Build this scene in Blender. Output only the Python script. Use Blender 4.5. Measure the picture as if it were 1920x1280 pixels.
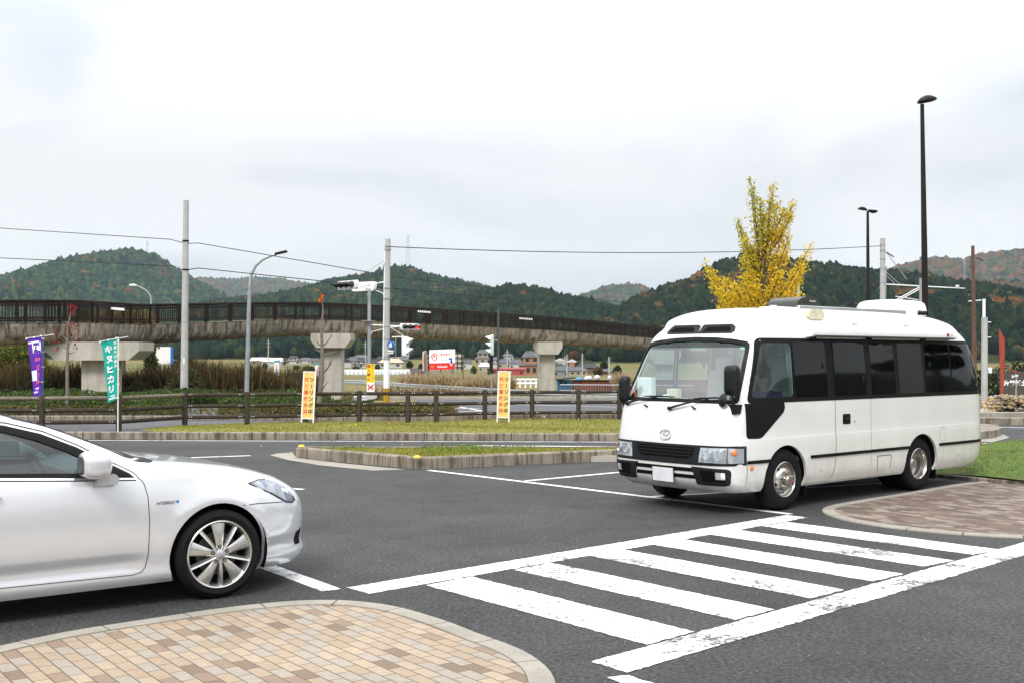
import bpy, bmesh, math, random
import numpy as np
from mathutils import Vector, Matrix
from mathutils.geometry import delaunay_2d_cdt
for _o in list(bpy.data.objects): bpy.data.objects.remove(_o)
SC = bpy.context.scene
COL = SC.collection
R = math.radians
PI = math.pi
random.seed(7)
RS = np.random.RandomState(11)

# ---------------------------------------------------------------- camera
CF, CHZ, CH = 2100.0, 668.0, 1.92           # focal length in px of a 1920 px wide frame, horizon row, eye height
PITCH = math.atan((CHZ - 640) / CF)
cam = bpy.data.cameras.new('camera')
cam.sensor_width = 36.0
cam.lens = CF / 1920.0 * 36.0
cam.clip_start = 0.1
cam.clip_end = 12000
camo = bpy.data.objects.new('camera', cam)
COL.objects.link(camo)
camo.location = (0, 0, CH)
camo.rotation_euler = (PI / 2 + PITCH, 0, 0)
SC.camera = camo

# ---------------------------------------------------------------- sky, sun, exposure
SUN_EL, SUN_AZ = 46.0, 200.0                # azimuth clockwise from +y: behind the camera, a little left
world = bpy.data.worlds.new('World')
SC.world = world
world.use_nodes = True
nt = world.node_tree
nt.nodes.clear()
def _n(tree, typ, **kw):
    n = tree.nodes.new(typ)
    for k, v in kw.items():
        setattr(n, k, v)
    return n
wo = _n(nt, 'ShaderNodeOutputWorld')
bg = _n(nt, 'ShaderNodeBackground')
tc = _n(nt, 'ShaderNodeTexCoord')
sep = _n(nt, 'ShaderNodeSeparateXYZ')
nt.links.new(tc.outputs['Generated'], sep.inputs[0])
# overcast cloud deck: the direction projected on a flat layer, so clouds flatten towards the horizon
mpv = _n(nt, 'ShaderNodeMapping')
mpv.inputs['Scale'].default_value = (1.0, 1.0, 3.2)
nt.links.new(tc.outputs['Generated'], mpv.inputs[0])
nz = _n(nt, 'ShaderNodeTexNoise')
nz.inputs['Scale'].default_value = 2.1
nz.inputs['Detail'].default_value = 7
nz.inputs['Roughness'].default_value = 0.5
nz.inputs['Distortion'].default_value = 0.4
nt.links.new(mpv.outputs[0], nz.inputs['Vector'])
rp = _n(nt, 'ShaderNodeValToRGB')
rp.color_ramp.elements[0].position = 0.38
rp.color_ramp.elements[0].color = (0.485, 0.505, 0.54, 1)
rp.color_ramp.elements[1].position = 0.56
rp.color_ramp.elements[1].color = (0.645, 0.65, 0.66, 1)
nt.links.new(nz.outputs['Fac'], rp.inputs[0])
zr = _n(nt, 'ShaderNodeMapRange')
zr.inputs['From Min'].default_value = 0.16
zr.inputs['From Max'].default_value = 0.80
zr.inputs['To Min'].default_value = 1.0
zr.inputs['To Max'].default_value = 3.1
nt.links.new(sep.outputs['Z'], zr.inputs['Value'])
sky = _n(nt, 'ShaderNodeTexSky')
sky.sky_type = 'NISHITA'
sky.sun_disc = False
sky.sun_elevation = R(SUN_EL)
sky.sun_rotation = R(SUN_AZ)
mul = _n(nt, 'ShaderNodeVectorMath', operation='SCALE')
nt.links.new(rp.outputs[0], mul.inputs[0])
nt.links.new(zr.outputs[0], mul.inputs['Scale'])
skm = _n(nt, 'ShaderNodeVectorMath', operation='SCALE')
skm.inputs['Scale'].default_value = 0.006    # what little of the blue sky gets through the cloud
nt.links.new(sky.outputs[0], skm.inputs[0])
addv = _n(nt, 'ShaderNodeVectorMath', operation='ADD')
nt.links.new(mul.outputs[0], addv.inputs[0])
nt.links.new(skm.outputs[0], addv.inputs[1])
nt.links.new(addv.outputs[0], bg.inputs['Color'])
bg.inputs['Strength'].default_value = 1.0
nt.links.new(bg.outputs[0], wo.inputs['Surface'])
world.cycles.sampling_method = 'MANUAL'
world.cycles.sample_map_resolution = 512

sun = bpy.data.lights.new('sun', 'SUN')
sun.energy = 1.9
sun.angle = R(16)
sun.color = (1.0, 0.965, 0.91)
suno = bpy.data.objects.new('sun', sun)
COL.objects.link(suno)
_az, _el = R(SUN_AZ), R(SUN_EL)
_sd = Vector((math.sin(_az) * math.cos(_el), math.cos(_az) * math.cos(_el), math.sin(_el)))
suno.rotation_euler = _sd.to_track_quat('Z', 'Y').to_euler()
suno.location = _sd * 50

SC.view_settings.view_transform = 'Standard'
SC.view_settings.look = 'None'
SC.view_settings.exposure = 0.42
SC.view_settings.gamma = 1.0
SC.cycles.max_bounces = 8
SC.cycles.transparent_max_bounces = 12
SC.cycles.use_denoising = True
SC.cycles.volume_bounces = 2

# ---------------------------------------------------------------- where things stand (measured from the photo, on the ground)
_ct, _st = math.cos(PITCH), math.sin(PITCH)
def ray(px, py):
    u, v = px - 960.0, py - 640.0
    return (u, CF * _ct + v * _st, CF * _st - v * _ct)
def G(px, py, z=0.0):
    d = ray(px, py); t = (z - CH) / d[2]
    return (d[0] * t, d[1] * t)
def At(px, py, Y):
    d = ray(px, py); t = Y / d[1]
    return Vector((d[0] * t, Y, CH + d[2] * t))
_TY = [-60, 50, 56, 62, 90, 130, 190, 220, 260, 330, 400, 480, 560, 12000]
_TZ = [0, 0, -0.25, -0.75, -1.05, -1.35, -1.45, -1.43, -0.85, 0.03, 1.16, 3.0, 3.0, 3.0]
def gz(Y):
    return float(np.interp(Y, _TY, _TZ))
def GT(px, py):
    """point on the terrain seen at a pixel (far field included)"""
    for Y in np.arange(6, 470, 0.25):
        p = At(px, py, Y)
        if p.z <= gz(Y):
            return Vector((p.x, Y, gz(Y)))
    return At(px, py, 470)

# ---------------------------------------------------------------- mesh helpers
class MB:
    def __init__(s):
        s.v = []; s.f = []; s.m = []
    def add(s, vs, fs, mi=0):
        o = len(s.v)
        s.v.extend([tuple(p) for p in vs])
        s.f.extend([tuple(i + o for i in f) for f in fs])
        s.m.extend([mi] * len(fs))
        return s
    def obox(s, c, ax, ay, az, mi=0, bev=0.0):
        """box from centre and three half-axes vectors; bev = chamfer width"""
        c = Vector(c); ax, ay, az = Vector(ax), Vector(ay), Vector(az)
        if bev > 0:
            la, lb, lc = ax.length, ay.length, az.length
            bev = min(bev, la * .45, lb * .45, lc * .45)
            vs = []; idx = {}
            for i in (-1, 1):
                for j in (-1, 1):
                    for k in (-1, 1):
                        for w in range(3):
                            a = [1.0, 1.0, 1.0]
                            if w != 0: a[0] = 1 - bev / la
                            if w != 1: a[1] = 1 - bev / lb
                            if w != 2: a[2] = 1 - bev / lc
                            idx[(i, j, k, w)] = len(vs)
                            vs.append(c + ax * (i * a[0]) + ay * (j * a[1]) + az * (k * a[2]))
            fs = []
            for sg in (-1, 1):
                fs.append([idx[(sg, j, k, 0)] for j, k in ((-1, -1), (1, -1), (1, 1), (-1, 1))][::sg])
                fs.append([idx[(j, sg, k, 1)] for j, k in ((-1, -1), (-1, 1), (1, 1), (1, -1))][::sg])
                fs.append([idx[(j, k, sg, 2)] for j, k in ((-1, -1), (1, -1), (1, 1), (-1, 1))][::sg])
            for i in (-1, 1):
                for j in (-1, 1):
                    q = [idx[(i, j, -1, 0)], idx[(i, j, -1, 1)], idx[(i, j, 1, 1)], idx[(i, j, 1, 0)]]
                    fs.append(q if i * j > 0 else q[::-1])
                    q = [idx[(i, -1, j, 0)], idx[(i, -1, j, 2)], idx[(i, 1, j, 2)], idx[(i, 1, j, 0)]]
                    fs.append(q[::-1] if i * j > 0 else q)
                    q = [idx[(-1, i, j, 1)], idx[(-1, i, j, 2)], idx[(1, i, j, 2)], idx[(1, i, j, 1)]]
                    fs.append(q if i * j > 0 else q[::-1])
                    for k in (-1, 1):
                        q = [idx[(i, j, k, 0)], idx[(i, j, k, 1)], idx[(i, j, k, 2)]]
                        fs.append(q if i * j * k > 0 else q[::-1])
            return s.add(vs, fs, mi)
        vs = [c + ax * i + ay * j + az * k for i in (-1, 1) for j in (-1, 1) for k in (-1, 1)]
        return s.add(vs, [(0, 1, 3, 2), (4, 6, 7, 5), (0, 4, 5, 1), (2, 3, 7, 6), (0, 2, 6, 4), (1, 5, 7, 3)], mi)
    def box(s, x0, x1, y0, y1, z0, z1, mi=0, bev=0.0):
        return s.obox(((x0 + x1) / 2, (y0 + y1) / 2, (z0 + z1) / 2), ((x1 - x0) / 2, 0, 0), (0, (y1 - y0) / 2, 0), (0, 0, (z1 - z0) / 2), mi, bev)
    def tube(s, pts, r, n=8, mi=0, cap=True):
        pts = [Vector(p) for p in pts]
        rs = r if isinstance(r, (list, tuple)) else [r] * len(pts)
        rings = []
        up = None
        for i, p in enumerate(pts):
            d = (pts[min(i + 1, len(pts) - 1)] - pts[max(i - 1, 0)]).normalized()
            if up is None:
                up = Vector((0, 0, 1)) if abs(d.z) < .9 else Vector((1, 0, 0))
            a = d.cross(up)
            if a.length < 1e-5: a = d.cross(Vector((0, 1, 0)))
            a.normalize(); b = a.cross(d).normalized(); up = b
            rings.append([p + (a * math.cos(2 * PI * k / n) + b * math.sin(2 * PI * k / n)) * rs[i] for k in range(n)])
        vs = [q for g in rings for q in g]
        fs = []
        for i in range(len(pts) - 1):
            for k in range(n):
                k2 = (k + 1) % n
                fs.append((i * n + k, i * n + k2, (i + 1) * n + k2, (i + 1) * n + k))
        if cap:
            fs.append(tuple(range(n))[::-1])
            fs.append(tuple((len(pts) - 1) * n + k for k in range(n)))
        return s.add(vs, fs, mi)
    def extr(s, poly, O, U, V, N, d0, d1, mi=0, sides=True):
        """2D polygon in the frame O,U,V extruded along N from d0 to d1"""
        O, U, V, N = Vector(O), Vector(U), Vector(V), Vector(N)
        n = len(poly)
        a = [O + U * p[0] + V * p[1] + N * d0 for p in poly]
        b = [O + U * p[0] + V * p[1] + N * d1 for p in poly]
        fs = [tuple(range(n))[::-1], tuple(range(n, 2 * n))]
        if sides:
            fs += [(i, (i + 1) % n, (i + 1) % n + n, i + n) for i in range(n)]
        return s.add(a + b, fs, mi)
    def lathe(s, prof, O, N, n=32, mi=0, a0=0.0, a1=2 * PI, U=None):
        """prof = list of (radius, distance along N)"""
        O, N = Vector(O), Vector(N).normalized()
        if U is None:
            U = Vector((0, 0, 1)) if abs(N.z) < .9 else Vector((1, 0, 0))
        U = (Vector(U) - N * Vector(U).dot(N)).normalized(); V = N.cross(U)
        full = abs(a1 - a0 - 2 * PI) < 1e-6
        m = n if full else n + 1
        vs = []
        for (r, d) in prof:
            for k in range(m):
                a = a0 + (a1 - a0) * k / n
                vs.append(O + N * d + (U * math.cos(a) + V * math.sin(a)) * r)
        fs = []
        for i in range(len(prof) - 1):
            for k in range(n):
                k2 = (k + 1) % m
                fs.append((i * m + k, i * m + k2, (i + 1) * m + k2, (i + 1) * m + k))
        return s.add(vs, fs, mi)
    def ball(s, c, rx, ry=None, rz=None, nu=16, nv=10, mi=0):
        ry = rx if ry is None else ry; rz = rx if rz is None else rz
        vs = [(c[0], c[1], c[2] + rz)]
        for j in range(1, nv):
            t = PI * j / nv
            for i in range(nu):
                p = 2 * PI * i / nu
                vs.append((c[0] + rx * math.sin(t) * math.cos(p), c[1] + ry * math.sin(t) * math.sin(p), c[2] + rz * math.cos(t)))
        vs.append((c[0], c[1], c[2] - rz))
        fs = [(0, 1 + i, 1 + (i + 1) % nu) for i in range(nu)]
        for j in range(nv - 2):
            for i in range(nu):
                a = 1 + j * nu + i; b = 1 + j * nu + (i + 1) % nu
                fs.append((a, a + nu, b + nu, b))
        l = len(vs) - 1
        fs += [(l, 1 + (nv - 2) * nu + (i + 1) % nu, 1 + (nv - 2) * nu + i) for i in range(nu)]
        return s.add(vs, fs, mi)
    def split(s, name, mats, parent=None, **kw):
        """one object for every separate piece"""
        par = list(range(len(s.v)))
        def find(a):
            while par[a] != a:
                par[a] = par[par[a]]; a = par[a]
            return a
        for f in s.f:
            r = find(f[0])
            for i in f[1:]:
                q = find(i)
                if q != r: par[q] = r
        groups = {}
        for f, m in zip(s.f, s.m): groups.setdefault(find(f[0]), []).append((f, m))
        out = []
        for g in groups.values():
            ids = sorted(set(i for f, m in g for i in f)); k = {v: i for i, v in enumerate(ids)}
            b = MB(); b.v = [s.v[i] for i in ids]; b.f = [tuple(k[i] for i in f) for f, m in g]; b.m = [m for f, m in g]
            out.append(b.build(name, mats, parent, **kw))
        return out
    def build(s, name, mats, parent=None, ang=40, loc=None, fix=True):
        me = bpy.data.meshes.new(name)
        me.from_pydata(s.v, [], s.f)
        if not isinstance(mats, (list, tuple)): mats = [mats]
        for m in mats: me.materials.append(m)
        if len(mats) > 1:
            me.polygons.foreach_set('material_index', s.m)
        if fix:
            bm = bmesh.new(); bm.from_mesh(me)
            bmesh.ops.recalc_face_normals(bm, faces=bm.faces)
            bm.to_mesh(me); bm.free()
        if ang:
            me.polygons.foreach_set('use_smooth', [True] * len(me.polygons))
            if ang < 180:
                me.set_sharp_from_angle(angle=R(ang))
        me.update()
        o = bpy.data.objects.new(name, me)
        COL.objects.link(o)
        if parent is not None: o.parent = parent
        if loc is not None: o.location = loc
        return o

def tag(o, label=None, cat=None, group=None, kind=None):
    if label: o['label'] = label
    if cat: o['category'] = cat
    if group: o['group'] = group
    if kind: o['kind'] = kind
    return o
def thing(name, label, cat, loc=(0, 0, 0), rz=0.0, group=None):
    o = bpy.data.objects.new(name, None)
    COL.objects.link(o)
    o.empty_display_size = 0.2
    o.location = loc; o.rotation_euler = (0, 0, rz)
    return tag(o, label, cat, group)
def struct(o):
    o['kind'] = 'structure'; return o
def copy_tree(o, parent=None, loc=None, rz=None, label=None):
    c = o.copy(); COL.objects.link(c)
    if parent is not None: c.parent = parent
    if loc is not None: c.location = loc
    if rz is not None: c.rotation_euler = (0, 0, rz)
    if label: c['label'] = label
    for ch in list(o.children):
        copy_tree(ch, c)
    return c

def text_mb(mb, body, O, U, V, size, mi=0, thick=0.004, align='CENTER', sx=1.0, shear=0.0, bold=0.0):
    """lettering as flat raised strokes; O = centre of the line's em box, U/V = right/up unit vectors"""
    cu = bpy.data.curves.new('lettering', 'FONT')
    cu.body = body; cu.size = 1.0; cu.align_x = 'LEFT'; cu.resolution_u = 3
    cu.offset = bold; cu.shear = shear
    to = bpy.data.objects.new('lettering', cu)
    COL.objects.link(to)
    dg = bpy.context.evaluated_depsgraph_get()
    me = to.evaluated_get(dg).to_mesh()
    co = np.array([v.co[:] for v in me.vertices]) if len(me.vertices) else np.zeros((0, 3))
    fs = [tuple(p.vertices) for p in me.polygons]
    to.evaluated_get(dg).to_mesh_clear()
    bpy.data.objects.remove(to); bpy.data.curves.remove(cu)
    if not len(co): return
    c0 = (co.min(0) + co.max(0)) / 2
    O, U, V = Vector(O), Vector(U), Vector(V)
    N = U.cross(V)
    vs = [O + U * ((p[0] - c0[0]) * size * sx) + V * ((p[1] - c0[1]) * size) + N * thick for p in co]
    mb.add(vs, fs, mi)
def text_w(body):
    return None

# ---------------------------------------------------------------- materials
def new_mat(name):
    m = bpy.data.materials.new(name); m.use_nodes = True
    t = m.node_tree; t.nodes.clear()
    out = _n(t, 'ShaderNodeOutputMaterial'); b = _n(t, 'ShaderNodeBsdfPrincipled')
    t.links.new(b.outputs[0], out.inputs['Surface'])
    return m, t, b
def coords(t, kind='Object', scale=(1, 1, 1), rot=(0, 0, 0)):
    c = _n(t, 'ShaderNodeTexCoord'); mp = _n(t, 'ShaderNodeMapping')
    mp.inputs['Scale'].default_value = scale
    mp.inputs['Rotation'].default_value = rot
    t.links.new(c.outputs[kind], mp.inputs[0])
    return mp.outputs[0]
def noise(t, vec, scale, detail=4, rough=.55, dist=0.0):
    n = _n(t, 'ShaderNodeTexNoise')
    n.inputs['Scale'].default_value = scale; n.inputs['Detail'].default_value = detail
    n.inputs['Roughness'].default_value = rough; n.inputs['Distortion'].default_value = dist
    t.links.new(vec, n.inputs['Vector'])
    return n.outputs['Fac']
def ramp(t, fac, stops, interp='LINEAR'):
    r = _n(t, 'ShaderNodeValToRGB'); r.color_ramp.interpolation = interp
    e = r.color_ramp.elements
    while len(e) < len(stops): e.new(0.5)
    for i, (p, c) in enumerate(stops):
        e[i].position = p
        e[i].color = (c[0], c[1], c[2], 1) if isinstance(c, (tuple, list)) else (c, c, c, 1)
    t.links.new(fac, r.inputs[0])
    return r.outputs[0]
def mixc(t, fac, a, b, mode='MIX'):
    m = _n(t, 'ShaderNodeMix', data_type='RGBA', blend_type=mode)
    for sock, val in ((m.inputs[0], fac), (m.inputs[6], a), (m.inputs[7], b)):
        if isinstance(val, bpy.types.NodeSocket): t.links.new(val, sock)
        elif isinstance(val, (int, float)): sock.default_value = val
        else: sock.default_value = (val[0], val[1], val[2], 1)
    return m.outputs[2]
def math_n(t, op, a, b=None, clamp=False):
    m = _n(t, 'ShaderNodeMath', operation=op); m.use_clamp = clamp
    for sock, val in ((m.inputs[0], a), (m.inputs[1], b)):
        if val is None: continue
        if isinstance(val, bpy.types.NodeSocket): t.links.new(val, sock)
        else: sock.default_value = val
    return m.outputs[0]
def bump(t, b, h, strength=.3, dist=.01):
    n = _n(t, 'ShaderNodeBump'); n.inputs['Strength'].default_value = strength; n.inputs['Distance'].default_value = dist
    t.links.new(h, n.inputs['Height']); t.links.new(n.outputs[0], b.inputs['Normal'])
def pm(name, col, rough=.6, metal=0.0, var=.12, vs=3.0, bs=0.0, bscale=60, bd=.004, coat=0.0, spec=None, col2=None):
    """plain paint/plastic/metal with slight mottling and optional bump"""
    m, t, b = new_mat(name)
    vec = coords(t)
    f = noise(t, vec, vs, 5)
    lo = tuple(c * (1 - var) for c in col) if col2 is None else col2
    hi = tuple(min(1, c * (1 + var)) for c in col) if col2 is None else col
    c = ramp(t, f, [(.3, lo), (.7, hi)])
    t.links.new(c, b.inputs['Base Color'])
    rr = ramp(t, f, [(.3, max(0, rough - .06)), (.7, min(1, rough + .06))])
    t.links.new(rr, b.inputs['Roughness'])
    b.inputs['Metallic'].default_value = metal
    if coat: b.inputs['Coat Weight'].default_value = coat; b.inputs['Coat Roughness'].default_value = .04
    if spec is not None: b.inputs['Specular IOR Level'].default_value = spec
    if bs: bump(t, b, noise(t, vec, bscale, 4), bs, bd)
    return m
def glass(name, col, alpha, rough=.02):
    """thin tinted window pane: part clear, part tinted, with a real reflection"""
    m = bpy.data.materials.new(name); m.use_nodes = True
    t = m.node_tree; t.nodes.clear()
    out = _n(t, 'ShaderNodeOutputMaterial')
    tr = _n(t, 'ShaderNodeBsdfTransparent'); tr.inputs[0].default_value = (col[0], col[1], col[2], 1)
    gl = _n(t, 'ShaderNodeBsdfGlossy'); gl.inputs['Roughness'].default_value = rough
    fr = _n(t, 'ShaderNodeLayerWeight'); fr.inputs[0].default_value = .5
    ml = math_n(t, 'POWER', fr.outputs['Facing'], 4.0)
    ml = math_n(t, 'ADD', math_n(t, 'MULTIPLY', ml, .85), .045)
    ml = math_n(t, 'ADD', ml, alpha * .06, True)
    mx = _n(t, 'ShaderNodeMixShader')
    t.links.new(ml, mx.inputs[0]); t.links.new(tr.outputs[0], mx.inputs[1]); t.links.new(gl.outputs[0], mx.inputs[2])
    t.links.new(mx.outputs[0], out.inputs['Surface'])
    return m

# ---------------------------------------------------------------- surface materials
def m_asphalt(name, base, patch=.25, fleck=.5):
    m, t, b = new_mat(name)
    v = coords(t)
    big = noise(t, v, .35, 4, .6)
    mid = noise(t, v, 1.7, 6, .72)
    fine = noise(t, v, 30, 5, .82)
    c = ramp(t, fine, [(.40, tuple(x * .35 for x in base)), (.50, base), (.60, tuple(x * 2.0 for x in base))])
    pf = ramp(t, big, [(.3, 1 - patch), (.7, 1 + patch * .6)])
    c = mixc(t, 1.0, c, pf, 'MULTIPLY')
    c = mixc(t, 1.0, c, ramp(t, mid, [(.34, .74), (.5, 1.0), (.7, 1.14)]), 'MULTIPLY')
    vo = _n(t, 'ShaderNodeTexVoronoi'); vo.inputs['Scale'].default_value = 17
    t.links.new(v, vo.inputs['Vector'])
    fl = ramp(t, vo.outputs['Distance'], [(.05, 1.0), (.13, 0.0)])
    rnd = ramp(t, vo.outputs['Color'], [(.55, 0.0), (.8, 1.0)])
    fl = math_n(t, 'MULTIPLY', fl, rnd); fl = math_n(t, 'MULTIPLY', fl, fleck)
    c = mixc(t, fl, c, (.34, .33, .31))
    vd = _n(t, 'ShaderNodeTexVoronoi', feature='DISTANCE_TO_EDGE'); vd.inputs['Scale'].default_value = .33
    t.links.new(coords(t, 'Object', (1, 1, 1)), vd.inputs['Vector'])
    wv = _n(t, 'ShaderNodeVectorMath', operation='ADD')
    nn = _n(t, 'ShaderNodeTexNoise'); nn.inputs['Scale'].default_value = 1.6; nn.inputs['Detail'].default_value = 5
    t.links.new(v, nn.inputs['Vector']); t.links.new(v, wv.inputs[0])
    sc = _n(t, 'ShaderNodeVectorMath', operation='SCALE'); sc.inputs['Scale'].default_value = .9
    t.links.new(nn.outputs['Color'], sc.inputs[0]); t.links.new(sc.outputs[0], wv.inputs[1]); t.links.new(wv.outputs[0], vd.inputs['Vector'])
    cr = ramp(t, vd.outputs['Distance'], [(.0, .35), (.0045, 1.0)])
    crm = ramp(t, noise(t, v, .22, 2), [(.46, 0.0), (.52, 1.0)])
    cr = mixc(t, crm, (1, 1, 1), cr)
    c = mixc(t, 1.0, c, cr, 'MULTIPLY')
    t.links.new(c, b.inputs['Base Color'])
    b.inputs['Roughness'].default_value = .82
    b.inputs['Specular IOR Level'].default_value = .35
    bump(t, b, fine, .55, .006)
    return m
M_ASPH = m_asphalt('car_park_asphalt', (.040, .040, .0395), .36, .9)
M_ROAD = m_asphalt('road_asphalt', (.078, .078, .082), .22, .3)

def m_paint(name, wear=.5, col=(.82, .82, .82)):
    """road paint worn through to the asphalt in patches and hairline cracks"""
    m, t, b = new_mat(name)
    v = coords(t)
    big = noise(t, coords(t, 'Object', (1, 1, 1), (0, 0, R(45))), .8, 3, .6)
    fine = noise(t, v, 17, 6, .85)
    bigr = ramp(t, big, [(.40, 0.0), (.72, wear)])
    s = math_n(t, 'ADD', fine, bigr)
    hole = ramp(t, s, [(.64, 0.0), (.75, 1.0)])
    vd = _n(t, 'ShaderNodeTexVoronoi', feature='DISTANCE_TO_EDGE'); vd.inputs['Scale'].default_value = 3.2
    nn = _n(t, 'ShaderNodeTexNoise'); nn.inputs['Scale'].default_value = 7; nn.inputs['Detail'].default_value = 5
    t.links.new(v, nn.inputs['Vector'])
    vv = coords(t, 'Object', (.45, 2.1, 1), (0, 0, R(-40)))
    sc = _n(t, 'ShaderNodeVectorMath', operation='SCALE'); sc.inputs['Scale'].default_value = .45
    t.links.new(nn.outputs['Color'], sc.inputs[0])
    ad = _n(t, 'ShaderNodeVectorMath', operation='ADD'); t.links.new(vv, ad.inputs[0]); t.links.new(sc.outputs[0], ad.inputs[1])
    t.links.new(ad.outputs[0], vd.inputs['Vector'])
    ck = ramp(t, vd.outputs['Distance'], [(.015, 1.0), (.035, 0.0)])
    ckm = ramp(t, noise(t, v, 1.1, 3), [(.42, 0.0), (.50, .9)])
    ck = math_n(t, 'MULTIPLY', ck, ckm)
    hole = math_n(t, 'MAXIMUM', hole, ck)
    pc = ramp(t, noise(t, v, 5, 4), [(.3, tuple(c * .93 for c in col)), (.7, col)])
    c = mixc(t, hole, pc, (.05, .05, .05))
    t.links.new(c, b.inputs['Base Color'])
    b.inputs['Roughness'].default_value = .6
    bump(t, b, noise(t, v, 90, 3), .3, .003)
    return m
M_PAINT = m_paint('crossing_paint', .26)
M_PAINTW = m_paint('worn_line_paint', .42)
M_LINE = m_paint('bay_line_paint', .12)

def m_pavers(name, cols, rot, mortar, wear, bsx=1.0):
    m, t, b = new_mat(name)
    v = coords(t, 'Object', (1, 1, 1), (0, 0, rot))
    br = _n(t, 'ShaderNodeTexBrick')
    br.offset = .5; br.offset_frequency = 2
    br.inputs['Scale'].default_value = 1.0
    br.inputs['Brick Width'].default_value = .205 * bsx
    br.inputs['Row Height'].default_value = .1
    br.inputs['Mortar Size'].default_value = .005
    br.inputs['Mortar Smooth'].default_value = .3
    br.inputs['Bias'].default_value = 0.0
    br.inputs['Color1'].default_value = (0, 0, 0, 1); br.inputs['Color2'].default_value = (1, 1, 1, 1)
    br.inputs['Mortar'].default_value = (.5, .5, .5, 1)
    t.links.new(v, br.inputs['Vector'])
    c = ramp(t, br.outputs['Color'], cols, 'CONSTANT')
    c = mixc(t, 1.0, c, ramp(t, noise(t, v, 30, 5, .7), [(.3, .86), (.7, 1.1)]), 'MULTIPLY')
    c = mixc(t, wear, c, ramp(t, noise(t, v, 1.3, 4), [(.35, .7), (.65, 1.12)]), 'MULTIPLY')
    c = mixc(t, br.outputs['Fac'], c, mortar)
    t.links.new(c, b.inputs['Base Color'])
    b.inputs['Roughness'].default_value = .8
    h = math_n(t, 'MULTIPLY', br.outputs['Fac'], -1.0)
    h2 = math_n(t, 'MULTIPLY', noise(t, v, 60, 4), .25)
    bump(t, b, math_n(t, 'ADD', h, h2), .6, .006)
    return m
M_PAV1 = m_pavers('cream_pavers', [(0.0, (.32, .245, .17)), (.30, (.35, .275, .195)), (.52, (.30, .26, .21)), (.74, (.315, .235, .16)), (.88, (.235, .165, .115)), (.95, (.18, .125, .085))], R(53.2), (.10, .075, .05), .25)
M_PAV2 = m_pavers('brown_pavers', [(0.0, (.125, .085, .062)), (.32, (.165, .12, .09)), (.50, (.095, .064, .048)), (.66, (.215, .17, .13)), (.86, (.27, .23, .185))], R(52), (.14, .10, .08), .6)

def m_concrete(name, lo, hi, streak=.5, sscale=3.0, axis='Z', rough=.85, stain=(.10, .085, .06)):
    """weathered concrete: mottled, with dark run-off streaks down its face"""
    m, t, b = new_mat(name)
    v = coords(t)
    c = ramp(t, noise(t, v, 2.0, 6, .65), [(.3, lo), (.7, hi)])
    c = mixc(t, 1.0, c, ramp(t, noise(t, v, 40, 4, .7), [(.3, .82), (.7, 1.12)]), 'MULTIPLY')
    if streak:
        sv = coords(t, 'Object', (1, 1, .12))
        s = ramp(t, noise(t, sv, sscale, 6, .7), [(.46, 0.0), (.62, streak)])
        c = mixc(t, s, c, stain)
    t.links.new(c, b.inputs['Base Color'])
    b.inputs['Roughness'].default_value = rough
    bump(t, b, noise(t, v, 35, 5, .7), .35, .006)
    return m
M_KERB = m_concrete('kerb_concrete', (.17, .145, .11), (.34, .30, .235), .94, 7.0, stain=(.07, .048, .03))
M_KERBTOP = m_concrete('pale_kerb_concrete', (.25, .23, .19), (.34, .315, .265), .35, 1.2, stain=(.16, .14, .115))
M_CONC = m_concrete('pier_concrete', (.38, .36, .31), (.50, .47, .41), .35, 1.6, stain=(.22, .19, .15))
M_GIRD = m_concrete('bridge_concrete', (.17, .142, .105), (.46, .405, .32), .95, 4.2, stain=(.06, .049, .036))
M_POLEC = m_concrete('pole_concrete', (.36, .36, .34), (.50, .50, .47), .3, 5.0, stain=(.25, .25, .23))
M_POLEG = pm('galvanised_pole', (.34, .36, .38), .5, .5, .15, 4)
M_WHITEP = pm('white_painted_steel', (.80, .80, .80), .4, 0, .04, 3)
M_BLACK = pm('black_plastic', (.007, .007, .008), .45, 0, .2, 8, spec=.3)
M_BROWNP = pm('dark_brown_paint', (.012, .007, .005), .5, 0, .25, 3, spec=.25)
M_DKBROWN = pm('bridge_rail_brown', (.016, .0075, .005), .6, .0, .45, 1.4, spec=.15)

def m_grass(name, a, b_, c_, soil=(.13, .085, .035)):
    m, t, b = new_mat(name)
    v = coords(t)
    c = ramp(t, noise(t, v, 5.0, 8, .72), [(.30, a), (.48, b_), (.66, c_)])
    s = ramp(t, noise(t, v, 1.3, 6, .7), [(.50, 0.0), (.62, .75)])
    c = mixc(t, s, c, soil)
    c = mixc(t, 1.0, c, ramp(t, noise(t, v, 45, 4, .8), [(.3, .55), (.7, 1.4)]), 'MULTIPLY')
    t.links.new(c, b.inputs['Base Color'])
    b.inputs['Roughness'].default_value = .9
    bump(t, b, noise(t, v, 40, 5, .8), .9, .03)
    return m
M_GRASS = m_grass('dry_lawn', (.06, .085, .008), (.16, .165, .016), (.31, .27, .03), (.18, .12, .04))
M_GRASS2 = m_grass('green_lawn', (.03, .075, .008), (.075, .13, .012), (.14, .165, .022), (.10, .065, .025))
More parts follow.
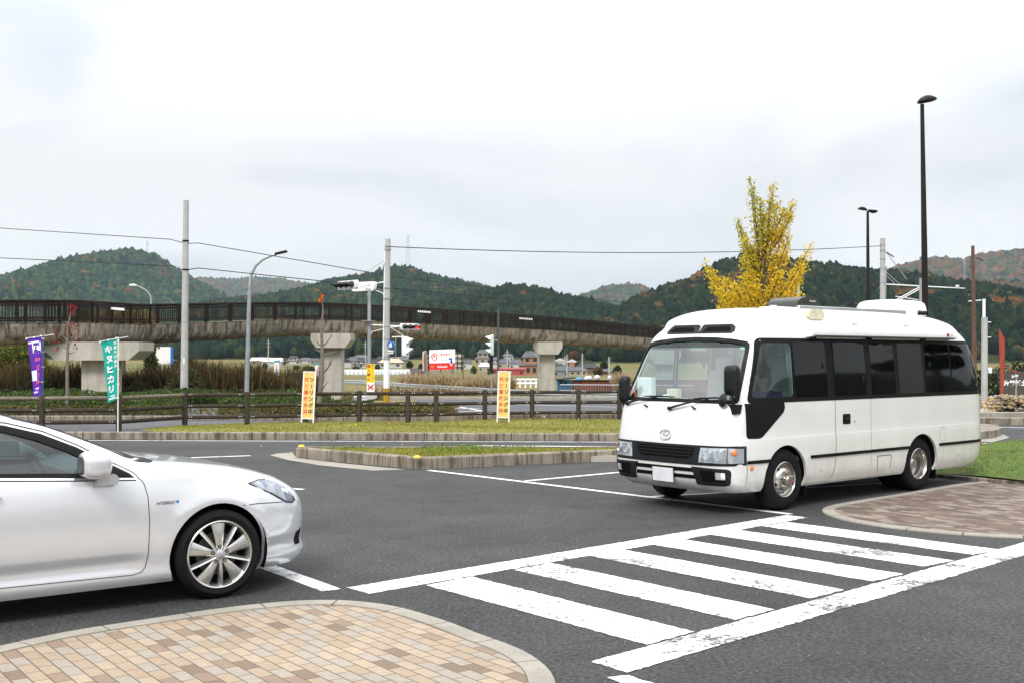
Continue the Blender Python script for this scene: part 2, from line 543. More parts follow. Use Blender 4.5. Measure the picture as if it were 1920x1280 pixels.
def m_leaf(name, c1, c2, tr=.25):
    """leaf blades; each blade takes a tint of its own between the two colours"""
    m, t, b = new_mat(name)
    g = _n(t, 'ShaderNodeNewGeometry')
    c = ramp(t, g.outputs['Random Per Island'], [(0.0, c1), (.6, tuple((x + y) / 2 for x, y in zip(c1, c2))), (1.0, c2)])
    c = mixc(t, 1.0, c, ramp(t, noise(t, coords(t), 1.2, 4), [(.3, .7), (.7, 1.25)]), 'MULTIPLY')
    t.links.new(c, b.inputs['Base Color'])
    b.inputs['Roughness'].default_value = .65
    b.inputs['Specular IOR Level'].default_value = .25
    out = [n for n in t.nodes if n.type == 'OUTPUT_MATERIAL'][0]
    tl = _n(t, 'ShaderNodeBsdfTranslucent'); t.links.new(c, tl.inputs[0])
    mx = _n(t, 'ShaderNodeMixShader'); mx.inputs[0].default_value = tr
    t.links.new(b.outputs[0], mx.inputs[1]); t.links.new(tl.outputs[0], mx.inputs[2])
    t.links.new(mx.outputs[0], out.inputs['Surface'])
    return m
M_BLADE = m_leaf('lawn_blades', (.10, .135, .012), (.36, .31, .045))
M_BLADE2 = m_leaf('green_lawn_blades', (.07, .15, .012), (.22, .29, .04))

def m_fields():
    m, t, b = new_mat('field_ground')
    v = coords(t, 'Object', (.010, .055, 1))
    n1 = noise(t, v, 1.0, 5, .55)
    c = ramp(t, n1, [(.30, (.045, .07, .018)), (.42, (.14, .12, .04)), (.5, (.20, .15, .065)), (.56, (.07, .095, .022)), (.64, (.20, .16, .08)), (.72, (.06, .08, .02))])
    c = mixc(t, 1.0, c, ramp(t, noise(t, coords(t), .7, 6, .7), [(.3, .7), (.7, 1.25)]), 'MULTIPLY')
    t.links.new(c, b.inputs['Base Color']); b.inputs['Roughness'].default_value = .95
    b.inputs['Specular IOR Level'].default_value = .1
    bump(t, b, noise(t, coords(t), 3, 5), .5, .1)
    return m
M_FIELD = m_fields()

# ---------------------------------------------------------------- ground sheets
def terrain():
    ys = sorted(set([-60, -20, 0, 30, 48, 50, 51, 52, 54, 56, 58, 60, 62, 65, 70, 80, 90, 110, 130, 160, 190, 220, 240, 260, 300, 330, 370, 400, 440, 480, 520, 560, 700, 1000, 1600, 2500, 4000, 7000, 11000]))
    xs = [-7000, -4000, -2000, -1000, -500, -250, -120, -60, -30, 0, 30, 60, 120, 250, 500, 1000, 2000, 4000, 7000]
    mb = MB()
    vs = [(x, y, gz(y) - .03) for y in ys for x in xs]
    n = len(xs)
    fs = [(j * n + i, j * n + i + 1, (j + 1) * n + i + 1, (j + 1) * n + i) for j in range(len(ys) - 1) for i in range(n - 1)]
    mb.add(vs, fs)
    struct(mb.build('ground', M_FIELD, ang=60))
terrain()
def sheet(name, poly, z, mat, th=None):
    mb = MB()
    n = len(poly)
    mb.add([(p[0], p[1], z + (gz(p[1]) if p[1] > 48 else 0)) for p in poly], [tuple(range(n))])
    o = mb.build(name, mat, ang=0)
    return struct(o)
def poly_sheet(name, poly, z, mat, step=.5):
    """triangulated sheet so that concave outlines fill properly"""
    vs = [Vector((p[0], p[1])) for p in poly]
    n = len(vs)
    r = delaunay_2d_cdt(vs, [], [tuple(range(n))], 1, 1e-5)
    mb = MB(); mb.add([(p.x, p.y, z) for p in r[0]], [tuple(f) for f in r[2]])
    return struct(mb.build(name, mat, ang=0))
sheet('car_park', [(-45, -25), (45, -25), (45, 37.0), (-45, 37.0)], 0.0, M_ASPH)
# service road and the crossing road behind the fence
_rd = MB()
for (ya, yb) in ((36.4, 48), (48, 50), (50, 52), (52, 54), (54, 56)):
    pass
_ys = [36.4, 44, 50, 53.5]
_rv = [(x, y, gz(y) + .012) for y in _ys for x in (-4.2, 60)]
_rd.add(_rv, [(2 * i, 2 * i + 1, 2 * i + 3, 2 * i + 2) for i in range(3)])
struct(_rd.build('road', M_ROAD, ang=30))

def catmull(pts, k=6, closed=False):
    out = []
    n = len(pts)
    rng = range(n) if closed else range(n - 1)
    for i in rng:
        g = lambda j: pts[j % n] if closed else pts[max(0, min(n - 1, j))]
        p0, p1, p2, p3 = g(i - 1), g(i), g(i + 1), g(i + 2)
        for s in range(k):
            t = s / k
            out.append(tuple(.5 * ((2 * b) + (-a + c) * t + (2 * a - 5 * b + 4 * c - d) * t * t + (-a + 3 * b - 3 * c + d) * t ** 3) for a, b, c, d in zip(p0, p1, p2, p3)))
    if not closed: out.append(tuple(pts[-1]))
    return out
def offset(pl, d):
    """polyline moved sideways by d (to its right when d > 0)"""
    out = []
    for i, p in enumerate(pl):
        a = pl[max(0, i - 1)]; b = pl[min(len(pl) - 1, i + 1)]
        tx, ty = b[0] - a[0], b[1] - a[1]; l = math.hypot(tx, ty) or 1
        out.append((p[0] + ty / l * d, p[1] - tx / l * d))
    return out
def resample(pl, step):
    out = [pl[0]]; acc = 0
    for a, b in zip(pl, pl[1:]):
        l = math.hypot(b[0] - a[0], b[1] - a[1])
        while acc + l >= step:
            f = (step - acc) / l
            a = (a[0] + (b[0] - a[0]) * f, a[1] + (b[1] - a[1]) * f)
            out.append(a); l = math.hypot(b[0] - a[0], b[1] - a[1]); acc = 0
        acc += l
    out.append(pl[-1])
    return out
def kerb(name, line, width, h, mat, seg=.6, gap=.006, side=1, z0=-.05, bev=.015, sub=4):
    """row of kerbstones along a line; the stones lie to the right of the line (side=1)"""
    fine = resample(line, seg / sub)
    inn = offset(fine, width * side)
    mb = MB()
    i = 0
    while i < len(fine) - 1:
        j = min(i + sub, len(fine) - 1)
        A = [Vector((*fine[k], 0)) for k in range(i, j + 1)]; B = [Vector((*inn[k], 0)) for k in range(i, j + 1)]
        # pull the two ends together for the joint
        for L in (A, B):
            if len(L) > 1:
                d = (L[1] - L[0]).normalized(); L[0] = L[0] + d * gap / 2
                d = (L[-2] - L[-1]).normalized(); L[-1] = L[-1] + d * gap / 2
        m = len(A)
        vs = []
        for a, b in zip(A, B):
            w = (b - a).normalized() * bev
            zz = gz(a.y) if a.y > 48 else 0
            vs += [a + Vector((0, 0, z0 + zz)), a + Vector((0, 0, h - bev + zz)), a + w + Vector((0, 0, h + zz)), b + Vector((0, 0, h + zz)), b + Vector((0, 0, z0 + zz))]
        fs = []
        for k in range(m - 1):
            for q in range(4):
                fs.append((k * 5 + q, k * 5 + q + 1, k * 5 + 5 + q + 1, k * 5 + 5 + q))
        fs.append((0, 1, 2, 3, 4)); fs.append(tuple((m - 1) * 5 + q for q in (4, 3, 2, 1, 0)))
        mb.add(vs, fs)
        i = j
    return struct(mb.build(name, mat, ang=35))

# foreground corner of paved footway with its rounded kerb
_o = [(-9.5, -.6), (-3.37, 7.4), (-3.07, 7.79), (-2.56, 8.22), (-2.25, 8.47), (-1.89, 8.68), (-1.58, 8.78), (-1.25, 8.76), (-.88, 8.56), (-.5, 8.13), (-.22, 7.72), (.05, 7.33), (.19, 7.0), (.25, 6.7), (.24, 6.4), (.12, 6.05), (-.2, 5.7), (-3, 3.4), (-8, -2.0)]
_ol = [_o[0]] + catmull(_o[1:-2], 6) + [_o[-2], _o[-1]]
kerb('kerb', _ol, .16, .022, M_KERBTOP, .6, .014, 1, -.05, .01, 5)
poly_sheet('footway', offset(_ol, .163), .014, M_PAV1)
# brown paved footway on the right
_r = [(14, 9.2), (8, 10.95), (5.39, 11.82), (4.81, 12.06), (4.36, 12.4), (4.02, 12.83), (3.84, 13.3), (3.82, 13.8), (3.99, 14.25), (4.5, 14.8), (5.53, 15.72), (6.72, 16.83), (7.2, 17.1)]
_rl = [_r[0], _r[1]] + catmull(_r[2:], 5)
kerb('kerb', _rl, .15, .022, M_KERBTOP, .6, .014, 1, -.05, .01, 5)
poly_sheet('footway', offset(_rl, .153) + [(7.8, 16.6), (12.5, 13.6), (15, 10)], .014, M_PAV2)

# lawns
def inside(p, poly):
    c = False; n = len(poly); j = n - 1
    for i in range(n):
        a, b = poly[i], poly[j]
        if (a[1] > p[1]) != (b[1] > p[1]) and p[0] < (b[0] - a[0]) * (p[1] - a[1]) / (b[1] - a[1]) + a[0]: c = not c
        j = i
    return c
def lawn(poly, z, n, mat, bmat, hf=None, hgt=.06, w=.012, step=.45):
    """turf sheet with a gentle swell and short blades growing out of it"""
    xs = [p[0] for p in poly]; ys = [p[1] for p in poly]
    pts = [Vector(p) for p in poly]
    nb = len(pts)
    x = min(xs)
    while x < max(xs):
        y = min(ys)
        while y < max(ys):
            q = (x + RS.uniform(-.1, .1), y + RS.uniform(-.1, .1))
            if inside(q, poly): pts.append(Vector(q))
            y += step
        x += step
    hf = hf or (lambda x, y: 0)
    r = delaunay_2d_cdt(pts, [], [tuple(range(nb))], 1, 1e-5)
    mb = MB(); mb.add([(p.x, p.y, z + hf(p.x, p.y)) for p in r[0]], [tuple(f) for f in r[2]])
    struct(mb.build('lawn', mat, ang=80))
    mb = MB(); k = 0
    while k < n:
        q = (RS.uniform(min(xs), max(xs)), RS.uniform(min(ys), max(ys)))
        if not inside(q, poly): continue
        k += 1
        zz = z + hf(*q) - .005
        a = RS.uniform(0, 2 * PI); hh = hgt * RS.uniform(.4, 1.3); ww = w * RS.uniform(.6, 1.4)
        dx, dy = math.cos(a) * ww, math.sin(a) * ww
        lx, ly = RS.uniform(-1, 1) * hh * .8, RS.uniform(-1, 1) * hh * .8
        mb.add([(q[0] - dx, q[1] - dy, zz), (q[0] + dx, q[1] + dy, zz), (q[0] + lx, q[1] + ly, zz + hh)], [(0, 1, 2)])
    return mb
_isl = [(-4.10, 21.30), (-4.02, 21.2), (-1.70, 19.25), (-1.5, 19.17), (-1.25, 19.22), (2.03, 20.8), (3.4, 21.35), (3.3, 21.5), (-4.0, 21.46)]
_isll = catmull(_isl, 3, closed=True); _isll.append(_isll[0])
kerb('kerb', _isl[:-1] + [(-4.0, 21.46), _isl[0]], .13, .205, M_KERB, .6, .01, -1, -.05, .025, 3)
_g = [(-3.85, 21.27), (-1.6, 19.36), (-1.45, 19.33), (2.0, 20.98), (3.0, 21.36), (-3.8, 21.37)]
_b = lawn(_g, .185, 7000, M_GRASS, M_BLADE, None, .035, .008)
tag(_b.build('grass', M_BLADE, ang=0, fix=False), 'short dry grass on the small kerbed island', 'grass', kind='stuff')
# weeds on the island
_b = MB()
for cx, cy, n, rr, hh in ((-1.15, 20.3, 420, .40, .15), (-.5, 20.5, 260, .3, .12), (.2, 20.7, 120, .2, .09), (-3.2, 21.0, 60, .2, .07)):
    for i in range(n):
        a, q = RS.uniform(0, 2 * PI), rr * math.sqrt(RS.uniform())
        x, y = cx + math.cos(a) * q * 1.6, cy + math.sin(a) * q * .7
        z = .19 + RS.uniform(0, hh)
        s = RS.uniform(.015, .035); u = Vector(RS.normal(size=3)).normalized() * s; v = Vector(RS.normal(size=3)).normalized() * s
        c = Vector((x, y, z)); _b.add([c - u, c + v, c + u], [(0, 1, 2)])
tag(_b.build('weeds', M_BLADE2, ang=0, fix=False), 'low green weeds in the middle of the kerbed island', 'weeds', kind='stuff')
# flat gutter apron at the tip of the island
_ap = [G(*p) for p in ((506, 853), (520, 849.5), (548, 847.5), (556, 858), (640, 868), (760, 880), (700, 882), (600, 872), (540, 862))]
sheet('gutter', _ap, .006, M_KERBTOP)
# long strip between car park road and fence
kerb('kerb', [(-20, 26.55), (-9.5, 26.1), (2.4, 25.55), (8.0, 25.32), (8.6, 25.6), (8.7, 26.3), (8.3, 36.2)], .15, .17, M_KERB, 2.0, .02, -1, -.05, .02, 4)
sheet('footpath', [(-20, 26.68), (-9.5, 26.23), (2.4, 25.68), (8.0, 25.45), (8.5, 26.3), (8.2, 33.6), (-20, 33.6)], .008, M_ROAD)
_g = [(-9.25, 28.1), (-9.0, 27.3), (-8.3, 26.35), (2.4, 25.70), (7.9, 25.48), (8.4, 26.4), (8.1, 34.3), (3, 34.15), (.6, 33.9), (-2.2, 33.0), (-4.4, 32.8), (-7.4, 32.0), (-8.9, 31.0), (-9.3, 29.4)]
_hf = lambda x, y: (.03 + .022 * math.sin(x * .9 + y)) * min(1, max(0, (y - (25.66 - .044 * (x - 2.4))) / .9)) * min(1, max(0, (x + 9.3) / .8)) - .135 * min(1, max(0, (y - 26.6) / 4.5)) ** .8
_b = lawn(_g, .151, 26000, M_GRASS, M_BLADE, _hf, .04, .010, .7)
tag(_b.build('grass', M_BLADE, ang=0, fix=False), 'yellow-green grass along the strip before the wooden fence', 'grass', kind='stuff')
sheet('manhole_slab', [G(*p, z=.13) for p in ((372, 805.5), (400, 803), (440, 803.5), (452, 805.5), (430, 807.5), (385, 807.8))], .152, M_KERBTOP)
# grassy mound right of the bus
_g = [(7.35, 17.05), (7.75, 16.6), (12.5, 13.65), (18, 14), (18, 25), (12, 24.4), (10.2, 23.1), (8.9, 21.8), (7.6, 20.6), (6.6, 19.6), (6.5, 18.6)]
_hf = lambda x, y: .16 * min(1, max(0, min((x - 6.4) * .8, (y - (22.2 - .95 * (x - 1.55))) * .9, 2.0))) + .02 * math.sin(3 * x) * math.sin(2.3 * y)
_b = lawn(_g, .04, 30000, M_GRASS2, M_BLADE2, _hf, .04, .008, .4)
tag(_b.build('grass', M_BLADE2, ang=0, fix=False), 'green grass on the low mound right of the bus', 'grass', kind='stuff')
kerb('kerb', [(6.45, 18.3), (6.9, 17.6), (7.35, 17.02), (7.9, 16.6), (13, 13.45)], .1, .06, M_KERB, .6, .008, -1, -.05, .01, 2)

# painted markings
def ragged(ps, amp=.005, step=.04):
    out = []
    for a, b in zip(ps, ps[1:] + ps[:1]):
        k = max(1, int(math.hypot(b[0] - a[0], b[1] - a[1]) / step))
        out += [(a[0] + (b[0] - a[0]) * j / k + RS.normal(0, amp), a[1] + (b[1] - a[1]) * j / k + RS.normal(0, amp)) for j in range(k)]
    return out
def quad_mark(ps, mat, z=.004, name='road_marking'):
    return poly_sheet(name, ragged(ps), z, mat)
def quad_mark0(ps, mat, z=.004, name='road_marking'):
    return sheet(name, ps, z, mat)
def line_mark(a, b, w, mat, z=.004):
    a, b = Vector(a), Vector(b); d = (b - a).normalized(); n = Vector((-d.y, d.x)) * w / 2
    return sheet('road_marking', [a - n, b - n, b + n, a + n], z, mat)
for q in ([(-.72, 9.43), (-.35, 9.80), (1.27, 7.84), (.90, 7.49)], [(.02, 10.11), (.36, 10.46), (1.99, 8.53), (1.63, 8.20)],
          [(.74, 10.83), (1.09, 11.19), (2.74, 9.25), (2.37, 8.92)], [(1.43, 11.48), (1.78, 11.82), (3.46, 9.91), (3.08, 9.59)],
          [(2.14, 12.12), (2.50, 12.44), (4.16, 10.58), (3.77, 10.27)], [(2.84, 12.70), (3.20, 13.03), (4.85, 11.17), (4.47, 10.88)]):
    quad_mark(q, M_PAINT)
quad_mark([(-1.37, 9.33), (-1.16, 9.09), (3.53, 13.37), (3.33, 13.61)], M_PAINT, .0045)
quad_mark([(.50, 7.07), (.70, 6.83), (12.2, 17.72), (12.0, 17.95)], M_PAINTW, .0045)
quad_mark([G(*p) for p in ((1138, 1270), (1175, 1266), (1260, 1290), (1215, 1300))], M_PAINT)
line_mark((-2.35, 10.42), (-1.48, 9.23), .17, M_LINE)
line_mark((-1.42, 18.98), (3.40, 13.68), .11, M_LINE)
line_mark(G(985, 901), (2.9, 19.55), .10, M_LINE, .0045)
line_mark(G(1215, 931), (6.3, 17.3), .10, M_LINE, .0045)
line_mark(G(338, 858), G(470, 853.5), .12, M_PAINTW)
line_mark(G(527, 914), G(568, 917), .12, M_LINE)
line_mark((-20, 26.15), (16, 24.65), .10, M_LINE)
line_mark(G(888, 834.5), (12, 22.9), .12, M_LINE)
for (a, b, w) in (((760, 746.5), (1170, 755), .16), ((800, 764), (900, 767), .14), ((862, 763), (905, 771), .12), ((905, 771), (790, 775), .14), ((900, 757), (1165, 764), .10)):
    pa, pb = GT(*a), GT(*b)
    line_mark((pa.x, pa.y), (pb.x, pb.y), w, M_LINE, .02)
kerb('kerb', [(-7.0, 33.3), (-4.4, 33.2), (-2.2, 33.5), (.6, 34.3), (3, 34.6), (8.3, 34.8)], .18, .16, M_KERB, 2.0, .02, -1, -.05, .02, 3)
kerb('kerb', [(-20, 34.0), (-7.2, 34.0)], .18, .13, M_KERB, 2.0, .02, -1, -.05, .02, 3)
kerb('kerb', [(60, 54.0), (-6, 53.4)], .35, .16, M_KERBTOP, 2.0, .02, 1, -.1, .02, 3)
# right-hand road island seen past the back of the bus
_t = [GT(*p) for p in ((1790, 805), (1842, 806), (1870, 809), (1879, 815), (1866, 821), (1842, 824), (1790, 826))]
_b = MB(); _b.extr([(p.x, p.y) for p in _t], (0, 0, 0), (1, 0, 0), (0, 1, 0), (0, 0, 1), -.05, .18)
struct(_b.build('kerb', M_KERB, ang=25))
sheet('gutter', [G(*p) for p in ((1800, 824), (1860, 829), (1893, 820), (1880, 813), (1850, 822))], .008, M_KERBTOP)
kerb('kerb', [G(2100, 798), G(1700, 794)], .3, .2, M_KERB, 2.0, .02, 1, -.05, .02, 3)
kerb('kerb', [G(2100, 782), G(1700, 781)], .25, .16, M_KERBTOP, 2.0, .02, 1, -.05, .02, 3)
line_mark(G(1840, 799), G(1980, 803), .12, M_LINE)
# wheel stop and kerb reflectors
_w = MB()
_c = Vector((*G(1131, 864), 0)); _u = Vector((1, .08, 0)).normalized(); _v = Vector((-.08, 1, 0)).normalized()
_w.extr([(-.09, 0), (.09, 0), (.055, .105), (-.055, .105)], _c, _v, Vector((0, 0, 1)), _u, -.235, .235)
tag(_w.build('wheel_stop', M_KERBTOP, ang=25), 'small concrete wheel stop lying before the kerbed island', 'wheel stop')
M_YEL = pm('yellow_reflector_plastic', (.75, .50, .01), .35, 0, .1, 20)
for (px, py), lab in (((565, 836.5), 'round yellow reflector on the left tip of the kerbed island'), ((782, 857), 'round yellow reflector on the front corner of the kerbed island')):
    x, y = G(px, py, .205); _w = MB(); _w.lathe([(.065, 0), (.06, .02), (.035, .035), (.001, .04)], (x, y, .205), (0, 0, 1), 14)
    tag(_w.build('kerb_reflector', M_YEL, ang=50), lab, 'reflector', 'yellow reflectors on the island kerb')

# ---------------------------------------------------------------- curved bodywork
def pchip(xs, ys):
    xs = np.array(xs, float); ys = np.array(ys, float)
    h = np.diff(xs); d = np.diff(ys) / h
    m = np.zeros(len(xs))
    for i in range(1, len(xs) - 1):
        if d[i - 1] * d[i] > 0:
            w1 = 2 * h[i] + h[i - 1]; w2 = h[i] + 2 * h[i - 1]
            m[i] = (w1 + w2) / (w1 / d[i - 1] + w2 / d[i])
    m[0] = d[0]; m[-1] = d[-1]
    def f(x):
        x = min(max(x, xs[0]), xs[-1])
        i = min(int(np.searchsorted(xs, x, side='right')) - 1, len(xs) - 2); i = max(i, 0)
        t = (x - xs[i]) / h[i]
        return float((2 * t ** 3 - 3 * t ** 2 + 1) * ys[i] + (t ** 3 - 2 * t ** 2 + t) * h[i] * m[i] + (-2 * t ** 3 + 3 * t ** 2) * ys[i + 1] + (t ** 3 - t ** 2) * h[i] * m[i + 1])
    return f
class Body:
    """closed bodywork whose plan outline at every height is a rounded rectangle.
    s runs round the outline: 0 front middle, 1 front left corner, 2 left side middle, 3 rear left corner, 4 rear middle; negative = right side"""
    def __init__(s, tab, xc, yc, bow=0.0, flare=None):
        z = [r[0] for r in tab]
        s.zs = z; s.F, s.Rr, s.b, s.p, s.q = [pchip(z, [r[i] for r in tab]) for i in (1, 2, 3, 4, 5)]
        s.xc, s.yc, s.bow, s.flare = xc, yc, bow, flare
        s._c = {}
    def par(s, z):
        k = round(z, 5)
        if k not in s._c:
            p, q = s.p(z), s.q(z)
            s._c[k] = (s.F(z) - s.xc, s.xc - s.Rr(z), s.b(z), p, q, .5 ** (1 / p), .5 ** (1 / q))
        return s._c[k]
    def raw(s, u, z):
        af, ar, b, p, q, Xs, Ys = s.par(z)
        sg = 1 if u >= 0 else -1; u = abs(u)
        if u <= 1: Y = u * Ys; X = (1 - Y ** q) ** (1 / p)
        elif u <= 2: X = (2 - u) * Xs; Y = (1 - X ** p) ** (1 / q)
        elif u <= 3: X = -(u - 2) * Xs; Y = (1 - (-X) ** p) ** (1 / q)
        else: Y = (4 - u) * Ys; X = -(1 - Y ** q) ** (1 / p)
        if X >= 0: x = s.xc + X * (af - s.bow * Y * Y)
        else: x = s.xc + X * ar
        y = b * Y
        if s.flare: y += s.flare(x, z) * min(1.0, max(0.0, Y * 3 - 2))
        return Vector((x, s.yc + sg * y, z))
    def pt(s, u, z, off=0.0):
        P = s.raw(u, z)
        if off:
            e = 1e-3
            u = max(-3.999, min(3.999, u))
            du = s.raw(u + e, z) - s.raw(u - e, z)
            z1, z2 = min(z + e, s.zs[-1]), max(z - e, s.zs[0])
            dz = s.raw(u, z1) - s.raw(u, z2)
            n = du.cross(dz)
            if n.length > 1e-12: P = P + n.normalized() * off
        return P
    def us(s, x, z, side=1):
        """outline coordinate of the point of the side wall at x"""
        af, ar, b, p, q, Xs, Ys = s.par(z)
        if x >= s.xc:
            X = (x - s.xc) / (af - s.bow)
            for _ in range(4):
                X = min(X, .99999); Y = (1 - X ** p) ** (1 / q); X = (x - s.xc) / (af - s.bow * Y * Y)
            X = min(X, .99999)
            if X <= Xs: u = 2 - X / Xs
            else: u = (1 - X ** p) ** (1 / q) / Ys
        else:
            X = min((s.xc - x) / ar, .99999)
            u = 2 + X / Xs if X <= Xs else 4 - (1 - X ** p) ** (1 / q) / Ys
        return side * u
    def uf(s, y, z):
        """outline coordinate of the point of the front at y (measured from the middle)"""
        af, ar, b, p, q, Xs, Ys = s.par(z)
        Y = min(abs(y) / b, .99999); sg = 1 if y >= 0 else -1
        return sg * (Y / Ys if Y <= Ys else 2 - (1 - Y ** q) ** (1 / p) / Xs)
    def side_poly(s, pts, side=1, dens=.08):
        out = []
        n = len(pts)
        for i in range(n):
            a, b = pts[i], pts[(i + 1) % n]
            k = max(1, int(math.hypot(b[0] - a[0], b[1] - a[1]) / dens))
            for j in range(k):
                x, z = a[0] + (b[0] - a[0]) * j / k, a[1] + (b[1] - a[1]) * j / k
                out.append((s.us(x, z, side), z))
        return out
    def front_poly(s, pts, dens=.08):
        out = []
        n = len(pts)
        for i in range(n):
            a, b = pts[i], pts[(i + 1) % n]
            k = max(1, int(math.hypot(b[0] - a[0], b[1] - a[1]) / dens))
            for j in range(k):
                y, z = a[0] + (b[0] - a[0]) * j / k, a[1] + (b[1] - a[1]) * j / k
                out.append((s.uf(y, z), z))
        return out
    def shell(s, us, zs, holes=(), off=0.0):
        pts = [Vector((u, z)) for z in zs for u in us]
        edges = []
        for h in holes:
            k = len(pts); pts += [Vector(p) for p in h]
            edges += [(k + i, k + (i + 1) % len(h)) for i in range(len(h))]
        r = delaunay_2d_cdt(pts, edges, [], 0, 1e-6)
        fs = []
        bbs = [(min(p[0] for p in h), max(p[0] for p in h), min(p[1] for p in h), max(p[1] for p in h)) for h in holes]
        for f in r[2]:
            c = ((r[0][f[0]].x + r[0][f[1]].x + r[0][f[2]].x) / 3, (r[0][f[0]].y + r[0][f[1]].y + r[0][f[2]].y) / 3)
            if any(b[0] <= c[0] <= b[1] and b[2] <= c[1] <= b[3] and inside(c, h) for h, b in zip(holes, bbs)): continue
            fs.append(tuple(f))
        return r[0], fs
    def shell_mb(s, us, zs, holes=(), off=0.0, cap=True):
        vv, fs = s.shell(us, zs, holes)
        mb = MB(); mb.add([s.pt(p.x, p.y, off) for p in vv], fs)
        if cap:
            top = [s.pt(u, zs[-1], off) for u in us[:-1]]
            mb.add(top, [tuple(range(len(top)))])
        return mb
    def patch(s, poly, off=.004, th=.01, holes=(), du=.05, dz=.06, mb=None, mi=0):
        """a thin panel lying on the bodywork, poly in (s, z)"""
        mb = mb or MB()
        pts = [Vector(p) for p in poly]; n = len(pts)
        edges = [(i, (i + 1) % n) for i in range(n)]
        for h in holes:
            k = len(pts); pts += [Vector(p) for p in h]
            edges += [(k + i, k + (i + 1) % len(h)) for i in range(len(h))]
        u0, u1 = min(p[0] for p in poly), max(p[0] for p in poly)
        z0, z1 = min(p[1] for p in poly), max(p[1] for p in poly)
        iu = range(int(math.ceil(u0 / du)), int(math.floor(u1 / du)) + 1)
        ug = set(round(i * du, 5) for i in iu)
        for c in (1.0, -1.0, 3.0, -3.0):
            for k in range(-14, 15): ug.add(round(c + k * .012, 5))
        for iz in range(int(math.ceil(z0 / dz)), int(math.floor(z1 / dz)) + 1):
            for u in sorted(ug):
                q = (u, iz * dz)
                if u0 < u < u1 and inside(q, poly) and not any(inside(q, h) for h in holes): pts.append(Vector(q))
        r = delaunay_2d_cdt(pts, edges, [], 0, 1e-6)
        fs = []
        for f in r[2]:
            c = ((r[0][f[0]].x + r[0][f[1]].x + r[0][f[2]].x) / 3, (r[0][f[0]].y + r[0][f[1]].y + r[0][f[2]].y) / 3)
            if inside(c, poly) and not any(inside(c, h) for h in holes): fs.append(tuple(f))
        top = [s.pt(p.x, p.y, off) for p in r[0]]
        if th:
            bot = [s.pt(p.x, p.y, off - th) for p in r[0]]
            N = len(top)
            cnt = {}
            for f in fs:
                for i in range(3):
                    e = (f[i], f[(i + 1) % 3]); cnt[e] = 1
            wall = [(a, b, b + N, a + N) for (a, b) in cnt if (b, a) not in cnt]
            mb.add(top + bot, fs + [tuple(i + N for i in f[::-1]) for f in fs] + [w[::-1] for w in wall], mi)
        else:
            mb.add(top, fs, mi)
        return mb
def rpoly(x0, x1, z0, z1, r=.05, k=4, sl0=0.0, sl1=0.0):
    """rounded rectangle; sl0/sl1 slant the x0 and x1 edges (x shift at the top)"""
    out = []
    for cx, cz, a0 in ((x1 - r, z1 - r, 0), (x0 + r, z1 - r, 90), (x0 + r, z0 + r, 180), (x1 - r, z0 + r, 270)):
        for i in range(k + 1):
            a = R(a0 + 90 * i / k)
            x, z = cx + r * math.cos(a), cz + r * math.sin(a)
            f = (z - z0) / (z1 - z0)
            sl = sl0 if cx < (x0 + x1) / 2 else sl1
            out.append((x + sl * f, z))
    return out
def arch(cx, cz, r, zb, k=22, rx=None):
    rx = rx or r
    out = []
    a0 = math.asin(max(-1, (zb - cz) / r))
    for i in range(k + 1):
        a = a0 + (PI - 2 * a0) * i / k
        out.append((cx + rx * math.cos(a), cz + r * math.sin(a)))
    out[0] = (out[0][0], zb); out[-1] = (out[-1][0], zb)
    return out

# ---------------------------------------------------------------- vehicle materials
def m_carpaint(name, col, metal=0.0, rough=.28, dirt=.10):
    m, t, b = new_mat(name)
    v = coords(t)
    c = mixc(t, 1.0, col, ramp(t, noise(t, v, 1.1, 5), [(.3, 1 - dirt * .5), (.7, 1.0)]), 'MULTIPLY')
    if dirt:
        s_ = _n(t, 'ShaderNodeSeparateXYZ'); t.links.new(v, s_.inputs[0])
        low = _n(t, 'ShaderNodeMapRange'); low.inputs['From Min'].default_value = .85; low.inputs['From Max'].default_value = .25
        t.links.new(s_.outputs['Z'], low.inputs['Value'])
        d = math_n(t, 'MULTIPLY', low.outputs[0], ramp(t, noise(t, coords(t, 'Object', (1, 1, .4)), 6, 6, .7), [(.35, 0.0), (.7, 1.0)]))
        c = mixc(t, math_n(t, 'MULTIPLY', d, dirt * 2.2), c, (.36, .32, .25))
    t.links.new(c, b.inputs['Base Color'])
    b.inputs['Roughness'].default_value = rough; b.inputs['Metallic'].default_value = metal
    b.inputs['Coat Weight'].default_value = .8; b.inputs['Coat Roughness'].default_value = .05
    return m
M_BUSW = m_carpaint('bus_white_paint', (.73, .725, .70), .05, .24, .22)
M_CARW = m_carpaint('pearl_white_paint', (.63, .64, .665), .3, .20, .03)
M_DGLASS = pm('dark_tinted_glass', (.0015, .0017, .0025), .02, 0, .2, 1.5, spec=.28)
M_SGLASS = pm('screened_dark_glass', (.007, .007, .007), .35, 0, .2, 3)
M_TRIM = pm('black_rubber_trim', (.004, .004, .004), .5, 0, .2, 9, spec=.15)
M_GREYP = pm('dark_grey_bumper_plastic', (.011, .0115, .013), .5, 0, .15, 9, spec=.22, bs=.15, bscale=200)
M_TYRE = pm('tyre_rubber', (.005, .005, .0053), .8, 0, .25, 14, spec=.2, bs=.3, bscale=90, bd=.003)
M_CHROME = pm('polished_steel_wheel', (.46, .44, .41), .26, .9, .15, 6)
M_CHROME2 = pm('chrome', (.75, .75, .76), .08, 1.0, .05, 6)
M_ALU = pm('silver_alloy_wheel', (.60, .59, .56), .26, .85, .06, 6)
M_ALUP = pm('aluminium_profile', (.55, .56, .57), .35, .8, .08, 6)
M_DARK = pm('underbody_black', (.004, .004, .004), .9, 0, .3, 5, spec=.1)
